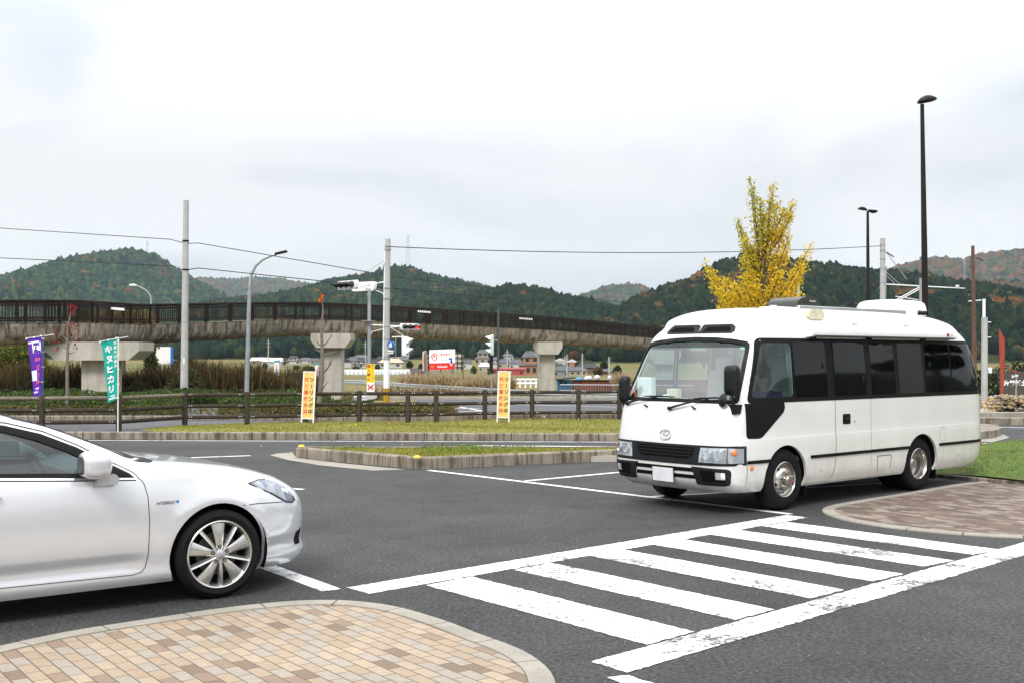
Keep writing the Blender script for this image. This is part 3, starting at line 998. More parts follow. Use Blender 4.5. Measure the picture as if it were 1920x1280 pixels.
M_GLASSF = glass('windscreen_glass', (.84, .96, .95), 2.4)
M_GLASST = glass('windscreen_shade_band', (.06, .30, .29), .3)
M_GLASSS = glass('side_window_glass', (.42, .55, .55), .4)
M_GLASSC = glass('car_window_glass', (.36, .50, .50), .5)
M_ORANGE = pm('orange_lens', (.75, .16, .015), .2, 0, .1, 20, coat=.6)
M_RED = pm('red_lens', (.45, .02, .02), .2, 0, .1, 20, coat=.6)
M_PLATE = pm('blank_plate', (.66, .66, .68), .45, 0, .12, 5)
M_BEIGE = pm('beige_seat_cloth', (.60, .61, .56), .85, 0, .1, 9, bs=.3, bscale=120)
M_CURTAIN = pm('pale_curtain_cloth', (.58, .66, .66), .85, 0, .2, 5)
M_INTER = pm('grey_cabin_trim', (.16, .19, .20), .7, 0, .15, 4)
M_INTERL = pm('pale_cabin_lining', (.50, .53, .52), .8, 0, .1, 4)
M_OFFW = pm('yellowed_plastic', (.60, .55, .40), .55, 0, .15, 12)
def m_lamp(k=1.0):
    m, t, b = new_mat('headlamp_reflector')
    v = coords(t)
    vo = _n(t, 'ShaderNodeTexVoronoi'); vo.inputs['Scale'].default_value = 14
    t.links.new(coords(t, 'Object', (1, 1, .35)), vo.inputs['Vector'])
    c = ramp(t, vo.outputs['Color'], [(.15, (.45 * k * k, .47 * k * k, .49 * k)), (.45, (.70 * k, .72 * k, .74 * k)), (.8, (.92 * k, .93 * k, .95 * k))])
    t.links.new(c, b.inputs['Base Color'])
    b.inputs['Metallic'].default_value = .6; b.inputs['Roughness'].default_value = .22
    b.inputs['Coat Weight'].default_value = 1.0; b.inputs['Coat Roughness'].default_value = .02
    bump(t, b, vo.outputs['Distance'], .35, .02)
    return m
M_LAMP = m_lamp()
M_LAMPC = m_lamp(.45)
M_LENSG = glass('clear_lamp_lens', (.92, .94, .96), .5)

def tyre_mb(mb, c, N, Ro, Ri, w, mi=0, n=48):
    """tyre profile about axis N (pointing outwards), c = centre of outer face"""
    s = .035 * Ro / .38
    prof = [(Ri, -.02), (Ri + .006, .004), (Ri + .03, .012), ((Ri + Ro) / 2, .016), (Ro - s, .004), (Ro - s * .3, -.012), (Ro, -.035), (Ro, -w + .035), (Ro - s * .6, -w), (Ri, -w)]
    mb.lathe(prof, c, N, n, mi)
    C = Vector(c); Nn = Vector(N).normalized()
    U = Vector((0, 0, 1)); V = Nn.cross(U)
    return mb

# ---------------------------------------------------------------- camper minibus
BX, BY, BYAW = 3.432, 14.006, R(220.12)
BC = -1.025
_bt = [  # z, front x, rear x, half width, p, q
    (0.27, 0.97, -5.010, 0.955, 16, 10), (0.3, 1.02, -5.050, 0.975, 16, 10), (0.345, 1.07, -5.090, 0.993, 16, 10), (0.42, 1.115, -5.130, 1.013, 16, 10), (0.55, 1.135, -5.140, 1.023, 16, 10), (0.62, 1.135, -5.140, 1.028, 16, 10), (0.8, 1.12, -5.140, 1.028, 16, 10), (0.9, 1.11, -5.140, 1.028, 16, 10), (0.93, 1.105, -5.140, 1.024, 16, 10), (1.1, 1.075, -5.140, 1.022, 16, 10), (1.3, 1.02, -5.135, 1.02, 15, 10), (1.36, 0.985, -5.130, 1.016, 15, 10), (1.5, 0.905, -5.100, 1.008, 15, 10), (1.7, 0.79, -5.040, 0.996, 15, 10), (1.9, 0.68, -4.970, 0.982, 15, 10), (2.08, 0.58, -4.890, 0.966, 14, 9), (2.15, 0.535, -4.860, 0.956, 13, 9), (2.22, 0.475, -4.820, 0.94, 11, 8), (2.3, 0.4, -4.760, 0.91, 9, 7), (2.38, 0.37, -4.660, 0.885, 9, 6.5), (2.45, 0.27, -4.500, 0.825, 8, 5.4), (2.51, 0.1, -4.240, 0.735, 7, 4.5), (2.55, -0.14, -3.860, 0.61, 6, 3.8), (2.575, -0.52, -3.300, 0.43, 4.6, 3.2), (2.59, -1.1, -2.750, 0.118, 3, 2.4)]
BUS = Body(_bt, -2.0, BC, .05)
def grid_u(step_f, step_s, fine=.012, fr=.16):
    us = set()
    for sg in (1, -1):
        u = 0.0
        while u <= 4.0001:
            us.add(round(sg * min(u, 4), 5)); u += step_f if (u < 1 or u >= 3) else step_s
        for c in (1, 3):
            k = -fr
            while k <= fr + 1e-6:
                us.add(round(sg * (c + k), 5)); k += fine
    us |= {4.0, -4.0}
    return sorted(us)
def thicken(o, th, ang=50):
    m = o.modifiers.new('thickness', 'SOLIDIFY'); m.thickness = th; m.offset = -1; m.material_offset = 1; m.material_offset_rim = 0
    dg = bpy.context.evaluated_depsgraph_get(); em = bpy.data.meshes.new_from_object(o.evaluated_get(dg))
    o.modifiers.clear(); o.data = em; em.name = o.name
    em.polygons.foreach_set('use_smooth', [True] * len(em.polygons)); em.set_sharp_from_angle(angle=R(ang))
bus = thing('camper_minibus', 'white camper minibus with dark side windows and a rolled awning, parked in a bay', 'minibus', (BX, BY, 0), BYAW)
def uz(pts): return list(pts)
_ws = [(.985, 1.39), (.978, 1.36), (.955, 1.348), (.5, 1.35), (0, 1.352), (-.5, 1.35), (-.955, 1.348), (-.978, 1.36), (-.985, 1.39), (-.965, 1.7), (-.945, 2.03), (-.935, 2.075), (-.90, 2.105), (-.7, 2.135), (-.4, 2.158), (0, 2.168), (.4, 2.158), (.7, 2.135), (.90, 2.105), (.935, 2.075), (.945, 2.03), (.965, 1.7)]
def shrink(poly, du, dz):
    cu = sum(p[0] for p in poly) / len(poly); cz = sum(p[1] for p in poly) / len(poly)
    hu = max(abs(p[0] - cu) for p in poly); hz = max(abs(p[1] - cz) for p in poly)
    return [(cu + (p[0] - cu) * (1 - du / hu), cz + (p[1] - cz) * (1 - dz / hz)) for p in poly]
def dense(poly, d):
    out = []
    for i in range(len(poly)):
        a, b = poly[i], poly[(i + 1) % len(poly)]
        k = max(1, int(math.hypot(b[0] - a[0], b[1] - a[1]) / d))
        out += [(a[0] + (b[0] - a[0]) * j / k, a[1] + (b[1] - a[1]) * j / k) for j in range(k)]
    return out
_ws = dense(_ws, .06)
_wsg = shrink(_ws, .035, .038)
_win = rpoly(-.18, .675, 1.405, 2.105, .07, 5, 0, -.29)         # clear front side window
_winr2 = rpoly(-.92, -.22, 1.405, 2.105, .06, 4)
_hl = BUS.side_poly(_win, 1); _hr = BUS.side_poly(_win, -1); _hr2 = BUS.side_poly(_winr2, -1)
_ar = arch(0, .385, .432, .27, 24); _ar2 = arch(-3.20, .385, .432, .27, 24)
_holes = [_wsg, _hl, _hr, _hr2]
for sd in (1, -1):
    _holes += [BUS.side_poly(_ar, sd, .05), BUS.side_poly(_ar2, sd, .05)]
_zs = [.27, .285, .30, .32, .345, .38, .42, .48, .55, .62, .70, .80, .90, .915, .93, 1.0, 1.1, 1.2, 1.3, 1.36, 1.43, 1.5, 1.6, 1.7, 1.8, 1.9, 2.0, 2.08, 2.12, 2.15, 2.18, 2.22, 2.25, 2.28, 2.31, 2.34, 2.37, 2.40, 2.43, 2.46, 2.485, 2.51, 2.53, 2.55, 2.563, 2.575, 2.583, 2.589]
_us = grid_u(.06, .05)
_b = BUS.shell_mb(_us, _zs, _holes)
body = _b.build('body', [M_BUSW, M_DARK], bus, ang=50)
thicken(body, .035)
# windscreen: black seal, clear glass and the green shade band along its top
BUS.patch(_ws, .006, .02, [shrink(_wsg, .012, .012)], .06, .1).build('windscreen_seal', M_TRIM, bus, ang=60)
_sb = [(u, z) for u, z in _wsg]
_cut = 2.035
_lowg = [(u, min(z, _cut)) for u, z in _wsg]
def dedupe(p, e=1e-4):
    out = []
    for q in p:
        if not out or math.hypot(q[0] - out[-1][0], q[1] - out[-1][1]) > e: out.append(q)
    return out
wsc = BUS.patch(dedupe(_lowg), -.008, 0, [], .06, .08).build('windscreen', M_GLASSF, bus, ang=60)
_sh = [(u, max(z, _cut)) for u, z in _wsg]
BUS.patch(dedupe(_sh), -.008, 0, [], .06, .05).build('shade_band', M_GLASST, wsc, ang=60)

for sd in (1, -1):
    band = BUS.side_poly(rpoly(-5.04, .735, 1.352, 2.15, .07, 5, .20, -.31), sd)
    hs = [BUS.side_poly(shrink(_win, .014, .014), sd)] + ([] if sd == 1 else [BUS.side_poly(shrink(_winr2, .014, .014), sd)])
    BUS.patch(band, .004, .014, hs, .05, .08).build('window_band', M_TRIM, bus, ang=60)
    BUS.patch(BUS.side_poly(shrink(_win, -.004, -.004), sd), -.006, 0, [], .05, .1).build('side_window', M_GLASSS, bus, ang=60)
    if sd == -1:
        BUS.patch(BUS.side_poly(shrink(_winr2, -.004, -.004), sd), -.006, 0, [], .05, .1).build('side_window', M_GLASSS, bus, ang=60)
    pn = [(-.90, -.205, 0), (-1.80, -1.08, 0), (-2.53, -1.94, 0), (-3.27, -2.63, 1), (-4.04, -3.36, 0), (-4.93, -4.08, 0)]
    for (x0, x1, k) in pn[(0 if sd == 1 else 1):]:
        p = BUS.side_poly(rpoly(x0, x1, 1.405, 2.105, .03, 3, (.10 if x0 < -4.5 else .02), .02), sd)
        w = BUS.patch(p, .0075, .006, [], .05, .1).build('side_window', M_SGLASS if k else M_DGLASS, bus, ang=60)
        if k: w['label'] = 'matt insect-screened window'
    # small black catches on the panes
    cb = MB()
    for (x, z) in ((-.82, 1.80), (-1.72, 1.62), (-3.45, 1.80)):
        P = BUS.pt(BUS.us(x, z, sd), z, .012); cb.obox(P, (.018, 0, 0), (0, .012, 0), (0, 0, .035), 0, .005)
    cb.split('window_catch', M_BLACK, bus)
# black panel below the front side window
for sd in (1, -1):
    BUS.patch(BUS.side_poly([(.765, 1.352), (.04, 1.352), (.03, 1.29), (.06, 1.23), (.46, .955), (.51, .93), (.56, .922), (.74, .928), (.768, .96)], sd, .05), .0045, .012).build('quarter_panel', M_TRIM, bus, ang=60)
# rubbing strips
for sd in (1, -1):
    for (x0, x1) in ((.315, .765), (-1.052, -.50), (-1.885, -1.062), (-2.89, -1.895), (-5.11, -3.66)):
        BUS.patch(BUS.side_poly(rpoly(x0, x1, .622, .662, .008, 2), sd), .012, .02).build('rubbing_strip', M_TRIM, bus, ang=40)
# panel gaps: door, hatch, body creases
def gap_line(pts, sd=1, w=.007, off=.003):
    gap = MB()
    for a, b in zip(pts, pts[1:]):
        k = max(1, int(math.hypot(b[0] - a[0], b[1] - a[1]) / .07))
        dx, dz = b[0] - a[0], b[1] - a[1]; l = math.hypot(dx, dz); nx, nz = -dz / l * w / 2, dx / l * w / 2
        for j in range(k):
            p, q = (a[0] + dx * j / k, a[1] + dz * j / k), (a[0] + dx * (j + 1) / k, a[1] + dz * (j + 1) / k)
            vs = [BUS.pt(BUS.us(x, z, sd), z, off) for x, z in ((p[0] - nx, p[1] - nz), (q[0] - nx, q[1] - nz), (q[0] + nx, q[1] + nz), (p[0] + nx, p[1] + nz))]
            gap.add(vs, [(0, 1, 2, 3)])
    gap.build('panel_gap', M_DARK, bus, ang=0, fix=False)
gap_line([(-1.052, 1.35), (-1.062, .8), (-1.05, .5), (-1.00, .36), (-.93, .28)])
gap_line([(-1.06, 2.15), (-1.055, 1.352)], 1, .01, .009)
gap_line([(-1.89, 1.35), (-1.89, .5), (-1.87, .36), (-1.85, .28)], 1, .004)
gap_line([(-2.12, .28), (-2.07, .38), (-2.045, .55), (-2.05, .565), (-2.37, .565), (-2.39, .55), (-2.38, .4), (-2.33, .28)], 1, .008)
gap_line([(.76, .61), (.755, .27)], 1, .006)
gap_line([(-3.67, .83), (-3.68, .87), (-3.72, .89), (-3.80, .885), (-3.83, .86), (-3.83, .72), (-3.81, .69), (-3.72, .69), (-3.68, .71), (-3.67, .83)], 1, .003)
# door handle recess and lock
hp = BUS.side_poly(rpoly(-1.40, -1.225, 1.03, 1.165, .02, 3), 1, .05)
dh = BUS.patch(hp, .004, .01).build('door_handle', M_TRIM, bus, ang=40)
_b = MB(); P = BUS.pt(BUS.us(-1.31, 1.1, 1), 1.1, .012); _b.obox(P, (.055, 0, 0), (0, .008, 0), (0, 0, .018), 0, .006); _b.build('handle_lever', M_GREYP, dh)
_b = MB(); P = BUS.pt(BUS.us(-1.49, 1.06, 1), 1.06, 0); _b.lathe([(.012, .004), (.001, .005)], P, (0, 1, 0), 12); _b.lathe([(.016, 0), (.014, .005), (.012, .004)], P, (0, 1, 0), 12)
_b.build('door_lock', M_CHROME2, bus)
# jacking-point marks
_b = MB()
for x in (-.74, -4.25):
    z = .50; P = BUS.pt(BUS.us(x, z, 1), z, .003)
    _b.obox(P, (.018, 0, 0), (0, .004, 0), (0, 0, .045), 0, .003)
_b.split('awning_leg_bracket', M_OFFW, bus)
# front face: dark band with grille and lamps
BUS.patch(dense([(1.055, .842), (1.0, .846), (.6, .842), (0, .838), (-.6, .842), (-1.0, .846), (-1.055, .842), (-1.062, .612), (-1, .607), (-.5, .60), (0, .598), (.5, .60), (1, .607), (1.062, .612)], .05), .005, .012).build('lamp_surround', M_GREYP, bus, ang=60)
gr = BUS.patch(dense([(.50, .81), (-.50, .81), (-.49, .74), (-.45, .69), (-.38, .668), (.38, .668), (.45, .69), (.49, .74)], .06), .0065, .004).build('grille', M_DARK, bus, ang=60)
_b = MB()
for k, z in enumerate((.785, .745, .705)):
    wd = (.49, .485, .45)[k]
    BUS.patch(dense([(wd, z + .006), (-wd, z + .006), (-wd, z - .006), (wd, z - .006)], .1), .016, .012, mb=_b)
_b.split('grille_bar', M_GREYP, gr, ang=60)
_b = MB()
for i in range(-17, 18):
    u = i * .027
    BUS.patch([(u + .0035, .805), (u - .0035, .805), (u - .0035, .675 + .02 * (abs(u) > .4)), (u + .0035, .675 + .02 * (abs(u) > .4))], .010, .005, du=9, dz=9, mb=_b)
_b.build('grille_mesh', M_TRIM, gr, ang=0)
for sd in (1, -1):
    poly = [(.60 * sd, .815), (.945 * sd, .82), (.945 * sd, .64), (.578 * sd, .638), (.585 * sd, .72)]
    if sd < 0: poly = poly[::-1]
    hl = BUS.patch(dense(poly, .05), .008, .006).build('headlight', M_LAMP, bus, ang=30)
    BUS.patch(dense(shrink(poly, -.004, -.004), .05), .020, 0).build('lens', M_LENSG, hl, ang=60)
    # inner dividing bar and round bulb bowls
    _b = MB()
    for u in (.70, .86):
        P = BUS.pt(u * sd, .73, .0); N = (BUS.pt(u * sd, .73, .1) - P).normalized()
        _b.lathe([(.060, .009), (.058, .017), (.052, .017), (.048, .009)], P, N, 24)
    _b.split('bulb_bowl', M_CHROME2, hl)
    poly = [(.952 * sd, .822), (1.042 * sd, .812), (1.045 * sd, .638), (.955 * sd, .64)]
    if sd < 0: poly = poly[::-1]
    tl = BUS.patch(dense(poly, .03), .008, .006).build('corner_lamp', M_LAMP, bus, ang=30)
    P = BUS.pt(1.0 * sd, .765, .006); _b = MB(); _b.ball(P, .045, .03, .04, 14, 8); _b.build('indicator_bulb', M_ORANGE, tl)
    BUS.patch(dense(shrink(poly, -.003, -.004), .03), .022, 0).build('lens', M_LENSG, tl, ang=60)
    # fog lamp housings
    poly = dense([(.47 * sd, .582), (.945 * sd, .572), (.975 * sd, .56), (.985 * sd, .53), (.978 * sd, .415), (.965 * sd, .385), (.93 * sd, .372), (.56 * sd, .372), (.535 * sd, .38), (.53 * sd, .44)], .04)
    if sd < 0: poly = poly[::-1]
    inn = dense([(.60 * sd, .545), (.935 * sd, .542), (.95 * sd, .52), (.945 * sd, .43), (.925 * sd, .41), (.64 * sd, .405)], .04)
    if sd < 0: inn = inn[::-1]
    fh = BUS.patch(poly, .018, .03, [inn]).build('fog_lamp_housing', M_GREYP, bus, ang=50)
    BUS.patch(shrink(inn, -.006, -.006), .0035, .004).build('recess', M_DARK, fh, ang=50)
    poly = dense([(.825 * sd, .53), (.935 * sd, .527), (.935 * sd, .445), (.825 * sd, .445)], .04)
    if sd < 0: poly = poly[::-1]
    fl = BUS.patch(poly, .011, .006).build('fog_lamp', M_LAMP, bus, ang=30)
    # side marker
    P = BUS.pt(BUS.us(.685, .572, sd), .572, .0); _b = MB()
    _b.lathe([(.030, 0), (.028, .010), (.018, .016), (.001, .018)], P, (0, sd, 0), 18); _b.build('side_marker', M_ORANGE, bus)
for (z0, z1) in ((.515, .562), (.432, .478)):
    BUS.patch(dense([(.50, z1), (-.50, z1), (-.52, z0), (.52, z0)], .06), .0045, .006).build('bumper_slot', M_DARK, bus, ang=60)
_b = MB()
P = BUS.pt(0, .458, .03)
_pu = Vector((0, 1, 0)); _pv = Vector((.06, 0, 1)).normalized()
_b.obox(P, _pu * .172, _pv * .088, _pu.cross(_pv) * .004, 0, .003); np_ = _b.build('number_plate', M_PLATE, bus)
_b = MB()
for a, b in (((-.176, -.092), (.176, -.092)), ((.176, -.092), (.176, .092)), ((.176, .092), (-.176, .092)), ((-.176, .092), (-.176, -.092))):
    _b.tube([P + _pu * a[0] + _pv * a[1], P + _pu * b[0] + _pv * b[1]], .005, 6)
_b.build('plate_frame', M_TRIM, np_)
# emblem: three interlocked chrome ovals
_b = MB()
def oval(c, rx, rz, r, mb=_b):
    pts = []
    for i in range(33):
        a = 2 * PI * i / 32
        y, z = c[0] + rx * math.cos(a), c[1] + rz * math.sin(a)
        pts.append(BUS.pt(BUS.uf(y, z), z, .006))
    mb.tube(pts, r, 6, 0, False)
oval((.0, .945), .092, .062, .0065); oval((.0, .967), .062, .030, .005); oval((.0, .938), .022, .052, .005)
_b.build('emblem', M_CHROME2, bus)
# roof-front air intakes
for sd in (1, -1):
    poly = [(.004 * sd, 2.212), (.47 * sd, 2.21), (.50 * sd, 2.24), (.49 * sd, 2.29), (.45 * sd, 2.325), (.05 * sd, 2.325), (.02 * sd, 2.31)]
    poly = [(p[0] * 1.32, p[1]) for p in poly]
    if sd < 0: poly = poly[::-1]
    poly = dense(poly, .05)
    v = BUS.patch(poly, .012, .016, [], .05, .03).build('air_intake', M_GREYP, bus, ang=50)
    poly = [(.06 * sd, 2.228), (.43 * sd, 2.226), (.455 * sd, 2.25), (.41 * sd, 2.29), (.12 * sd, 2.29), (.08 * sd, 2.26)]
    poly = [(p[0] * 1.32, p[1]) for p in poly]
    if sd < 0: poly = poly[::-1]
    BUS.patch(dense(poly, .05), .014, .004, [], .05, .03).build('intake_mouth', M_DARK, v, ang=50)
# wipers, washer jets
def wiper(pa, pb, b0, b1):
    _b = MB()
    A, B = BUS.pt(*pa, .03), BUS.pt(*pb, .035)
    _b.tube([A + (B - A) * t + (BUS.pt(pa[0], pa[1], .05) - BUS.pt(pa[0], pa[1], 0)) * (.5 * math.sin(PI * t)) for t in (0, .25, .5, .75, 1)], [.016, .014, .011, .009, .007], 8)
    _b.lathe([(.024, -.03), (.024, .012), (.001, .02)], A, BUS.pt(pa[0], pa[1], 1) - BUS.pt(pa[0], pa[1], 0), 14)
    C, D = BUS.pt(*b0, .018), BUS.pt(*b1, .018); n = 10
    pts = [BUS.pt(b0[0] + (b1[0] - b0[0]) * i / n, b0[1] + (b1[1] - b0[1]) * i / n, .020) for i in range(n + 1)]
    _b.tube(pts, [.005] + [.009] * 9 + [.005], 6)
    _b.tube([BUS.pt(b0[0] + (b1[0] - b0[0]) * t, b0[1] + (b1[1] - b0[1]) * t, .035) for t in (.2, .5, .8)], .006, 6)
    _b.build('wiper', M_BLACK, bus)
wiper((-.80, 1.30), (-.25, 1.39), (-.52, 1.40), (.06, 1.405))
wiper((.02, 1.265), (.62, 1.385), (.36, 1.39), (.84, 1.415))
_b = MB()
for u in (-.42, .42):
    P = BUS.pt(u, 1.285, .012); _b.obox(P, (.02, 0, .006), (0, .028, -.012), (0, .004, .009), 0, .004)
_b.split('washer_jet', M_BLACK, bus)
# mirrors
def mirror(sd):
    hz = .35 if sd == 1 else .20
    mw = .098 if sd == 1 else .07
    y = BC + sd * (.925 if sd == 1 else .86)
    base = Vector((.87, y, 1.285))
    _b = MB()
    _b.extr([(-.075, .06), (.075, .06), (.045, -.055), (-.03, -.065)], base, (0, sd, 0), (0, 0, 1), (1, 0, 0), -.03, .06)
    arm = [base + Vector((.03, 0, .05)), base + Vector((.06, 0, .09)), base + Vector((.06, 0, hz - .12))]
    _b.tube(arm, .013, 8)
    mo = _b.build('mirror_arm', M_BLACK, bus)
    _b = MB(); c = base + Vector((.075, 0, hz))
    # rounded rectangular head
    vs = []; rings = []
    for d, k in ((-.05, .80), (-.04, .94), (-.01, 1.0), (.03, .96), (.055, .80), (.062, .5)):
        rings.append([c + Vector((d, px * k, pz * k)) for px, pz in rpoly(-mw, mw, -.185, .185, .05, 5)])
    n = len(rings[0]); vs = [p for r_ in rings for p in r_]
    fs = [(i * n + j, i * n + (j + 1) % n, (i + 1) * n + (j + 1) % n, (i + 1) * n + j) for i in range(len(rings) - 1) for j in range(n)]
    fs += [tuple(range(n)), tuple((len(rings) - 1) * n + j for j in range(n))[::-1]]
    _b.add(vs, fs); mh = _b.build('mirror_head', M_BLACK, bus, ang=50)
    _b = MB(); _b.add([c + Vector((-.052, px * .78, pz * .78)) for px, pz in rpoly(-mw, mw, -.185, .185, .05, 5)], [tuple(range(n))]); _b.build('mirror_glass', M_CHROME2, mh, ang=0)
    if sd == 1:
        _b = MB(); c2 = base + Vector((.11, -.115, .11)); N = Vector((.9, -.25, .2)).normalized()
        _b.lathe([(.001, .035), (.04, .03), (.078, .008), (.085, -.005), (.08, -.01), (.001, -.01)], c2, N, 24)
        _b.tube([c2 - N * .01, base + Vector((.05, 0, .10))], .010, 6)
        _b.build('round_mirror', M_BLACK, bus)
mirror(1); mirror(-1)
# wheels
def bus_wheel(x, sd, rear=False):
    c = Vector((x, BC + sd * (.985 if not rear else .96), .385)); N = Vector((0, sd, 0))
    w = bpy.data.objects.new('wheel', None); COL.objects.link(w); w.parent = bus; w.location = c
    O = Vector((0, 0, 0))
    _b = MB(); tyre_mb(_b, O, N, .385, .215, .21); _b.build('tyre', M_TYRE, w, ang=35)
    if rear:
        _b = MB(); tyre_mb(_b, O - N * .26, N, .385, .215, .21); _b.build('inner_tyre', M_TYRE, w, ang=35)
    _b = MB()
    if not rear:
        _b.lathe([(.218, -.012), (.224, .008), (.216, .014), (.208, .004), (.200, -.03), (.175, -.040), (.150, .0), (.128, .028), (.118, .032), (.085, .026), (.065, .026)], O, N, 48)
        _b.lathe([(.06, .026), (.058, .075), (.050, .088), (.001, .092)], O, N, 28)
        for k in range(5):
            a = 2 * PI * k / 5 + .3
            q = Vector((math.cos(a), 0, math.sin(a))) * .098
            _b.lathe([(.019, .024), (.019, .05), (.014, .062), (.001, .066)], q, N, 10)
    else:
        _b.lathe([(.218, -.012), (.224, .008), (.216, .014), (.208, .0), (.200, -.03), (.196, -.06), (.188, -.064), (.186, -.13), (.15, -.15), (.12, -.155), (.08, -.155)], O, N, 48)
        _b.lathe([(.08, -.155), (.078, -.07), (.065, -.055), (.001, -.05)], O, N, 28)
        for k in range(5):
            a = 2 * PI * k / 5 + .3
            q = Vector((math.cos(a), 0, math.sin(a))) * .105
            _b.lathe([(.017, -.155), (.017, -.12), (.001, -.112)], q, N, 10)
    _b.build('rim', M_CHROME, w, ang=35)
    _b = MB()
    if not rear:
        for k in range(5):
            a = 2 * PI * k / 5 + .3 + PI / 5
            q = Vector((math.cos(a), 0, math.sin(a)))
            d = (q * -.022 + N * .040).normalized()
            P = q * .163 + N * (-.018)
            nn_ = (q * .86 + N * .5).normalized()
            _b.lathe([(.019, .0045), (.001, .005)], P, (N * .55 + q * .83), 12)
    else:
        _b.lathe([(.03, .0), (.001, .002)], O + N * -.05, N, 12)
    _b.build('vent_hole' if not rear else 'hub_cap', M_DARK if not rear else M_CHROME, w, ang=35)
    if not rear:
        _b = MB(); _b.lathe([(.032, .0915), (.001, .0935)], O, N, 20); _b.build('hub_badge', pm('dull_red_enamel', (.30, .10, .08), .4, .3, .2, 30), w)
for sd in (1, -1):
    bus_wheel(0, sd); bus_wheel(-3.2, sd, True)
# wheel wells, floor, chassis, mudflaps
_b = MB()
for x in (0, -3.2):
    for sd in (1, -1):
        c = Vector((x, BC + sd * .985, .385))
        _b.lathe([(.446, -.01), (.455, -.42), (.02, -.43)], c, (0, sd, 0), 24, 0, R(-105), R(105))
_b.split('wheel_well', M_DARK, bus, ang=60)
_b = MB()
_b.box(-4.9, .85, BC - .52, BC + .52, .30, .42); _b.box(-2.7, -.5, BC - .95, BC + .95, .31, .40); _b.box(-4.95, -3.7, BC - .93, BC + .93, .33, .42); _b.box(.42, .85, BC - .8, BC + .8, .30, .34)
_b.tube([(0, BC - .8, .36), (0, BC + .8, .36)], .05, 10); _b.tube([(-3.2, BC - .8, .38), (-3.2, BC + .8, .38)], .06, 10); _b.ball((-3.2, BC, .36), .16, .16, .14)
_b.build('chassis', M_DARK, bus)
for x in (-.50, -3.72):
    for sd in (1, -1):
        _b = MB(); _b.box(x - .006, x + .006, BC + sd * .80 - .12, BC + sd * .80 + .14, .13, .50); _b.build('mudflap', M_TRIM, bus)
# roof equipment: rolled awning with brackets, rails, air-conditioner, vent, antenna housing
aw = MB()
yo = BC + 1.0 - .02
prof = [(0.0, .0), (.085, .004), (.105, .02), (.112, .07), (.10, .11), (.07, .14), (.03, .155), (.0, .155), (-.04, .14), (-.05, .08), (-.04, .02)]
def zr(x): return 2.185
aw.extr(prof, (-4.06, yo - .02, 2.175), (0, 1, 0), (0, 0, 1), (1, 0, 0), 0, 3.50)
awo = aw.build('awning', M_WHITEP, bus, ang=30)
for x0, x1 in ((-.56, -.50), (-4.12, -4.06)):
    _b = MB(); ke = 1.30 if x0 > -1 else 1.06; pp = [(a * (1.08 if ke > 1.1 else 1.05) - .002, b * ke - .006) for a, b in prof]
    _b.extr(pp, (x0, yo - .02, 2.175), (0, 1, 0), (0, 0, 1), (1, 0, 0), 0, x1 - x0); _b.build('awning_end_cap', M_WHITEP, awo, ang=30)
_b = MB(); _b.box(-4.02, -.58, yo + .065, yo + .098, 2.169, 2.179); _b.build('awning_seam', M_TRIM, awo)
_b = MB()
for x in (-.62, -1.9, -3.3):
    _b.obox((x, yo - .01, 2.16), (.022, 0, 0), (0, .03, 0), (0, 0, .022), 0, .006); _b.lathe([(.016, 0), (.016, .02), (.001, .024)], (x, yo + .03, 2.155), (0, 1, 0), 10)
_b.build('awning_bracket', M_BLACK, awo)
_b = MB()
for x in (-1.7, -3.0):
    _b.obox((x, BC + .84, 2.405), (.05, 0, 0), (0, .09, -.05), (0, .004, .01), 0, .003)
_b.split('roof_bracket', M_ALUP, awo)
_b = MB(); P = Vector((-.84, BC + .80, 2.475))
_b.extr([(-.17, -.04), (-.13, -.075), (.13, -.075), (.17, -.04), (.165, .02), (.12, .055), (-.12, .055), (-.165, .02)], P, (1, 0, 0), (0, 0, 1), (0, 1, 0), -.07, .09)
sb = _b.build('antenna_box', M_OFFW, bus, ang=30)
_b = MB(); _b.tube([P + Vector((.05, .0, -.06)), P + Vector((-.02, -.02, -.16))], .012, 6); _b.tube([P + Vector((-.09, .0, -.06)), P + Vector((-.04, .02, -.17))], .012, 6); _b.split('bracket_leg', M_ALUP, sb)
_b = MB()
for y in (BC + .52, BC - .52):
    _b.box(-3.6, -.95, y - .025, y + .025, 2.545, 2.60, 0, .006)
rl = _b.split('roof_rail', M_ALUP, bus)[0]
_b = MB()
_b.box(-.95, -.40, BC + .30, BC + .55, 2.545, 2.572, 0, .004); _b.box(-3.66, -3.6, BC - .55, BC + .55, 2.56, 2.59, 0, .004)
_b.split('cross_bar', M_WHITEP, rl)
_b = MB()   # smoke-coloured vent cover
pr = [(-.40, 0), (.12, 0), (.10, .07), (.02, .12), (-.10, .145), (-.28, .15), (-.38, .13)]
_b.extr([(a, b) for a, b in pr], (-1.22, BC + .15, 2.59), (1, 0, 0), (0, 0, 1), (0, 1, 0), -.26, .24)
vt = _b.build('roof_vent', pm('smoked_plastic', (.030, .028, .025), .3, 0, .1, 5), bus, ang=50)
_b = MB(); text_mb(_b, 'maxxair', (-1.46, BC + .395, 2.68), (-1, 0, 0), (0, 0, 1), .045); _b.build('vent_lettering', M_WHITEP, vt, ang=0)
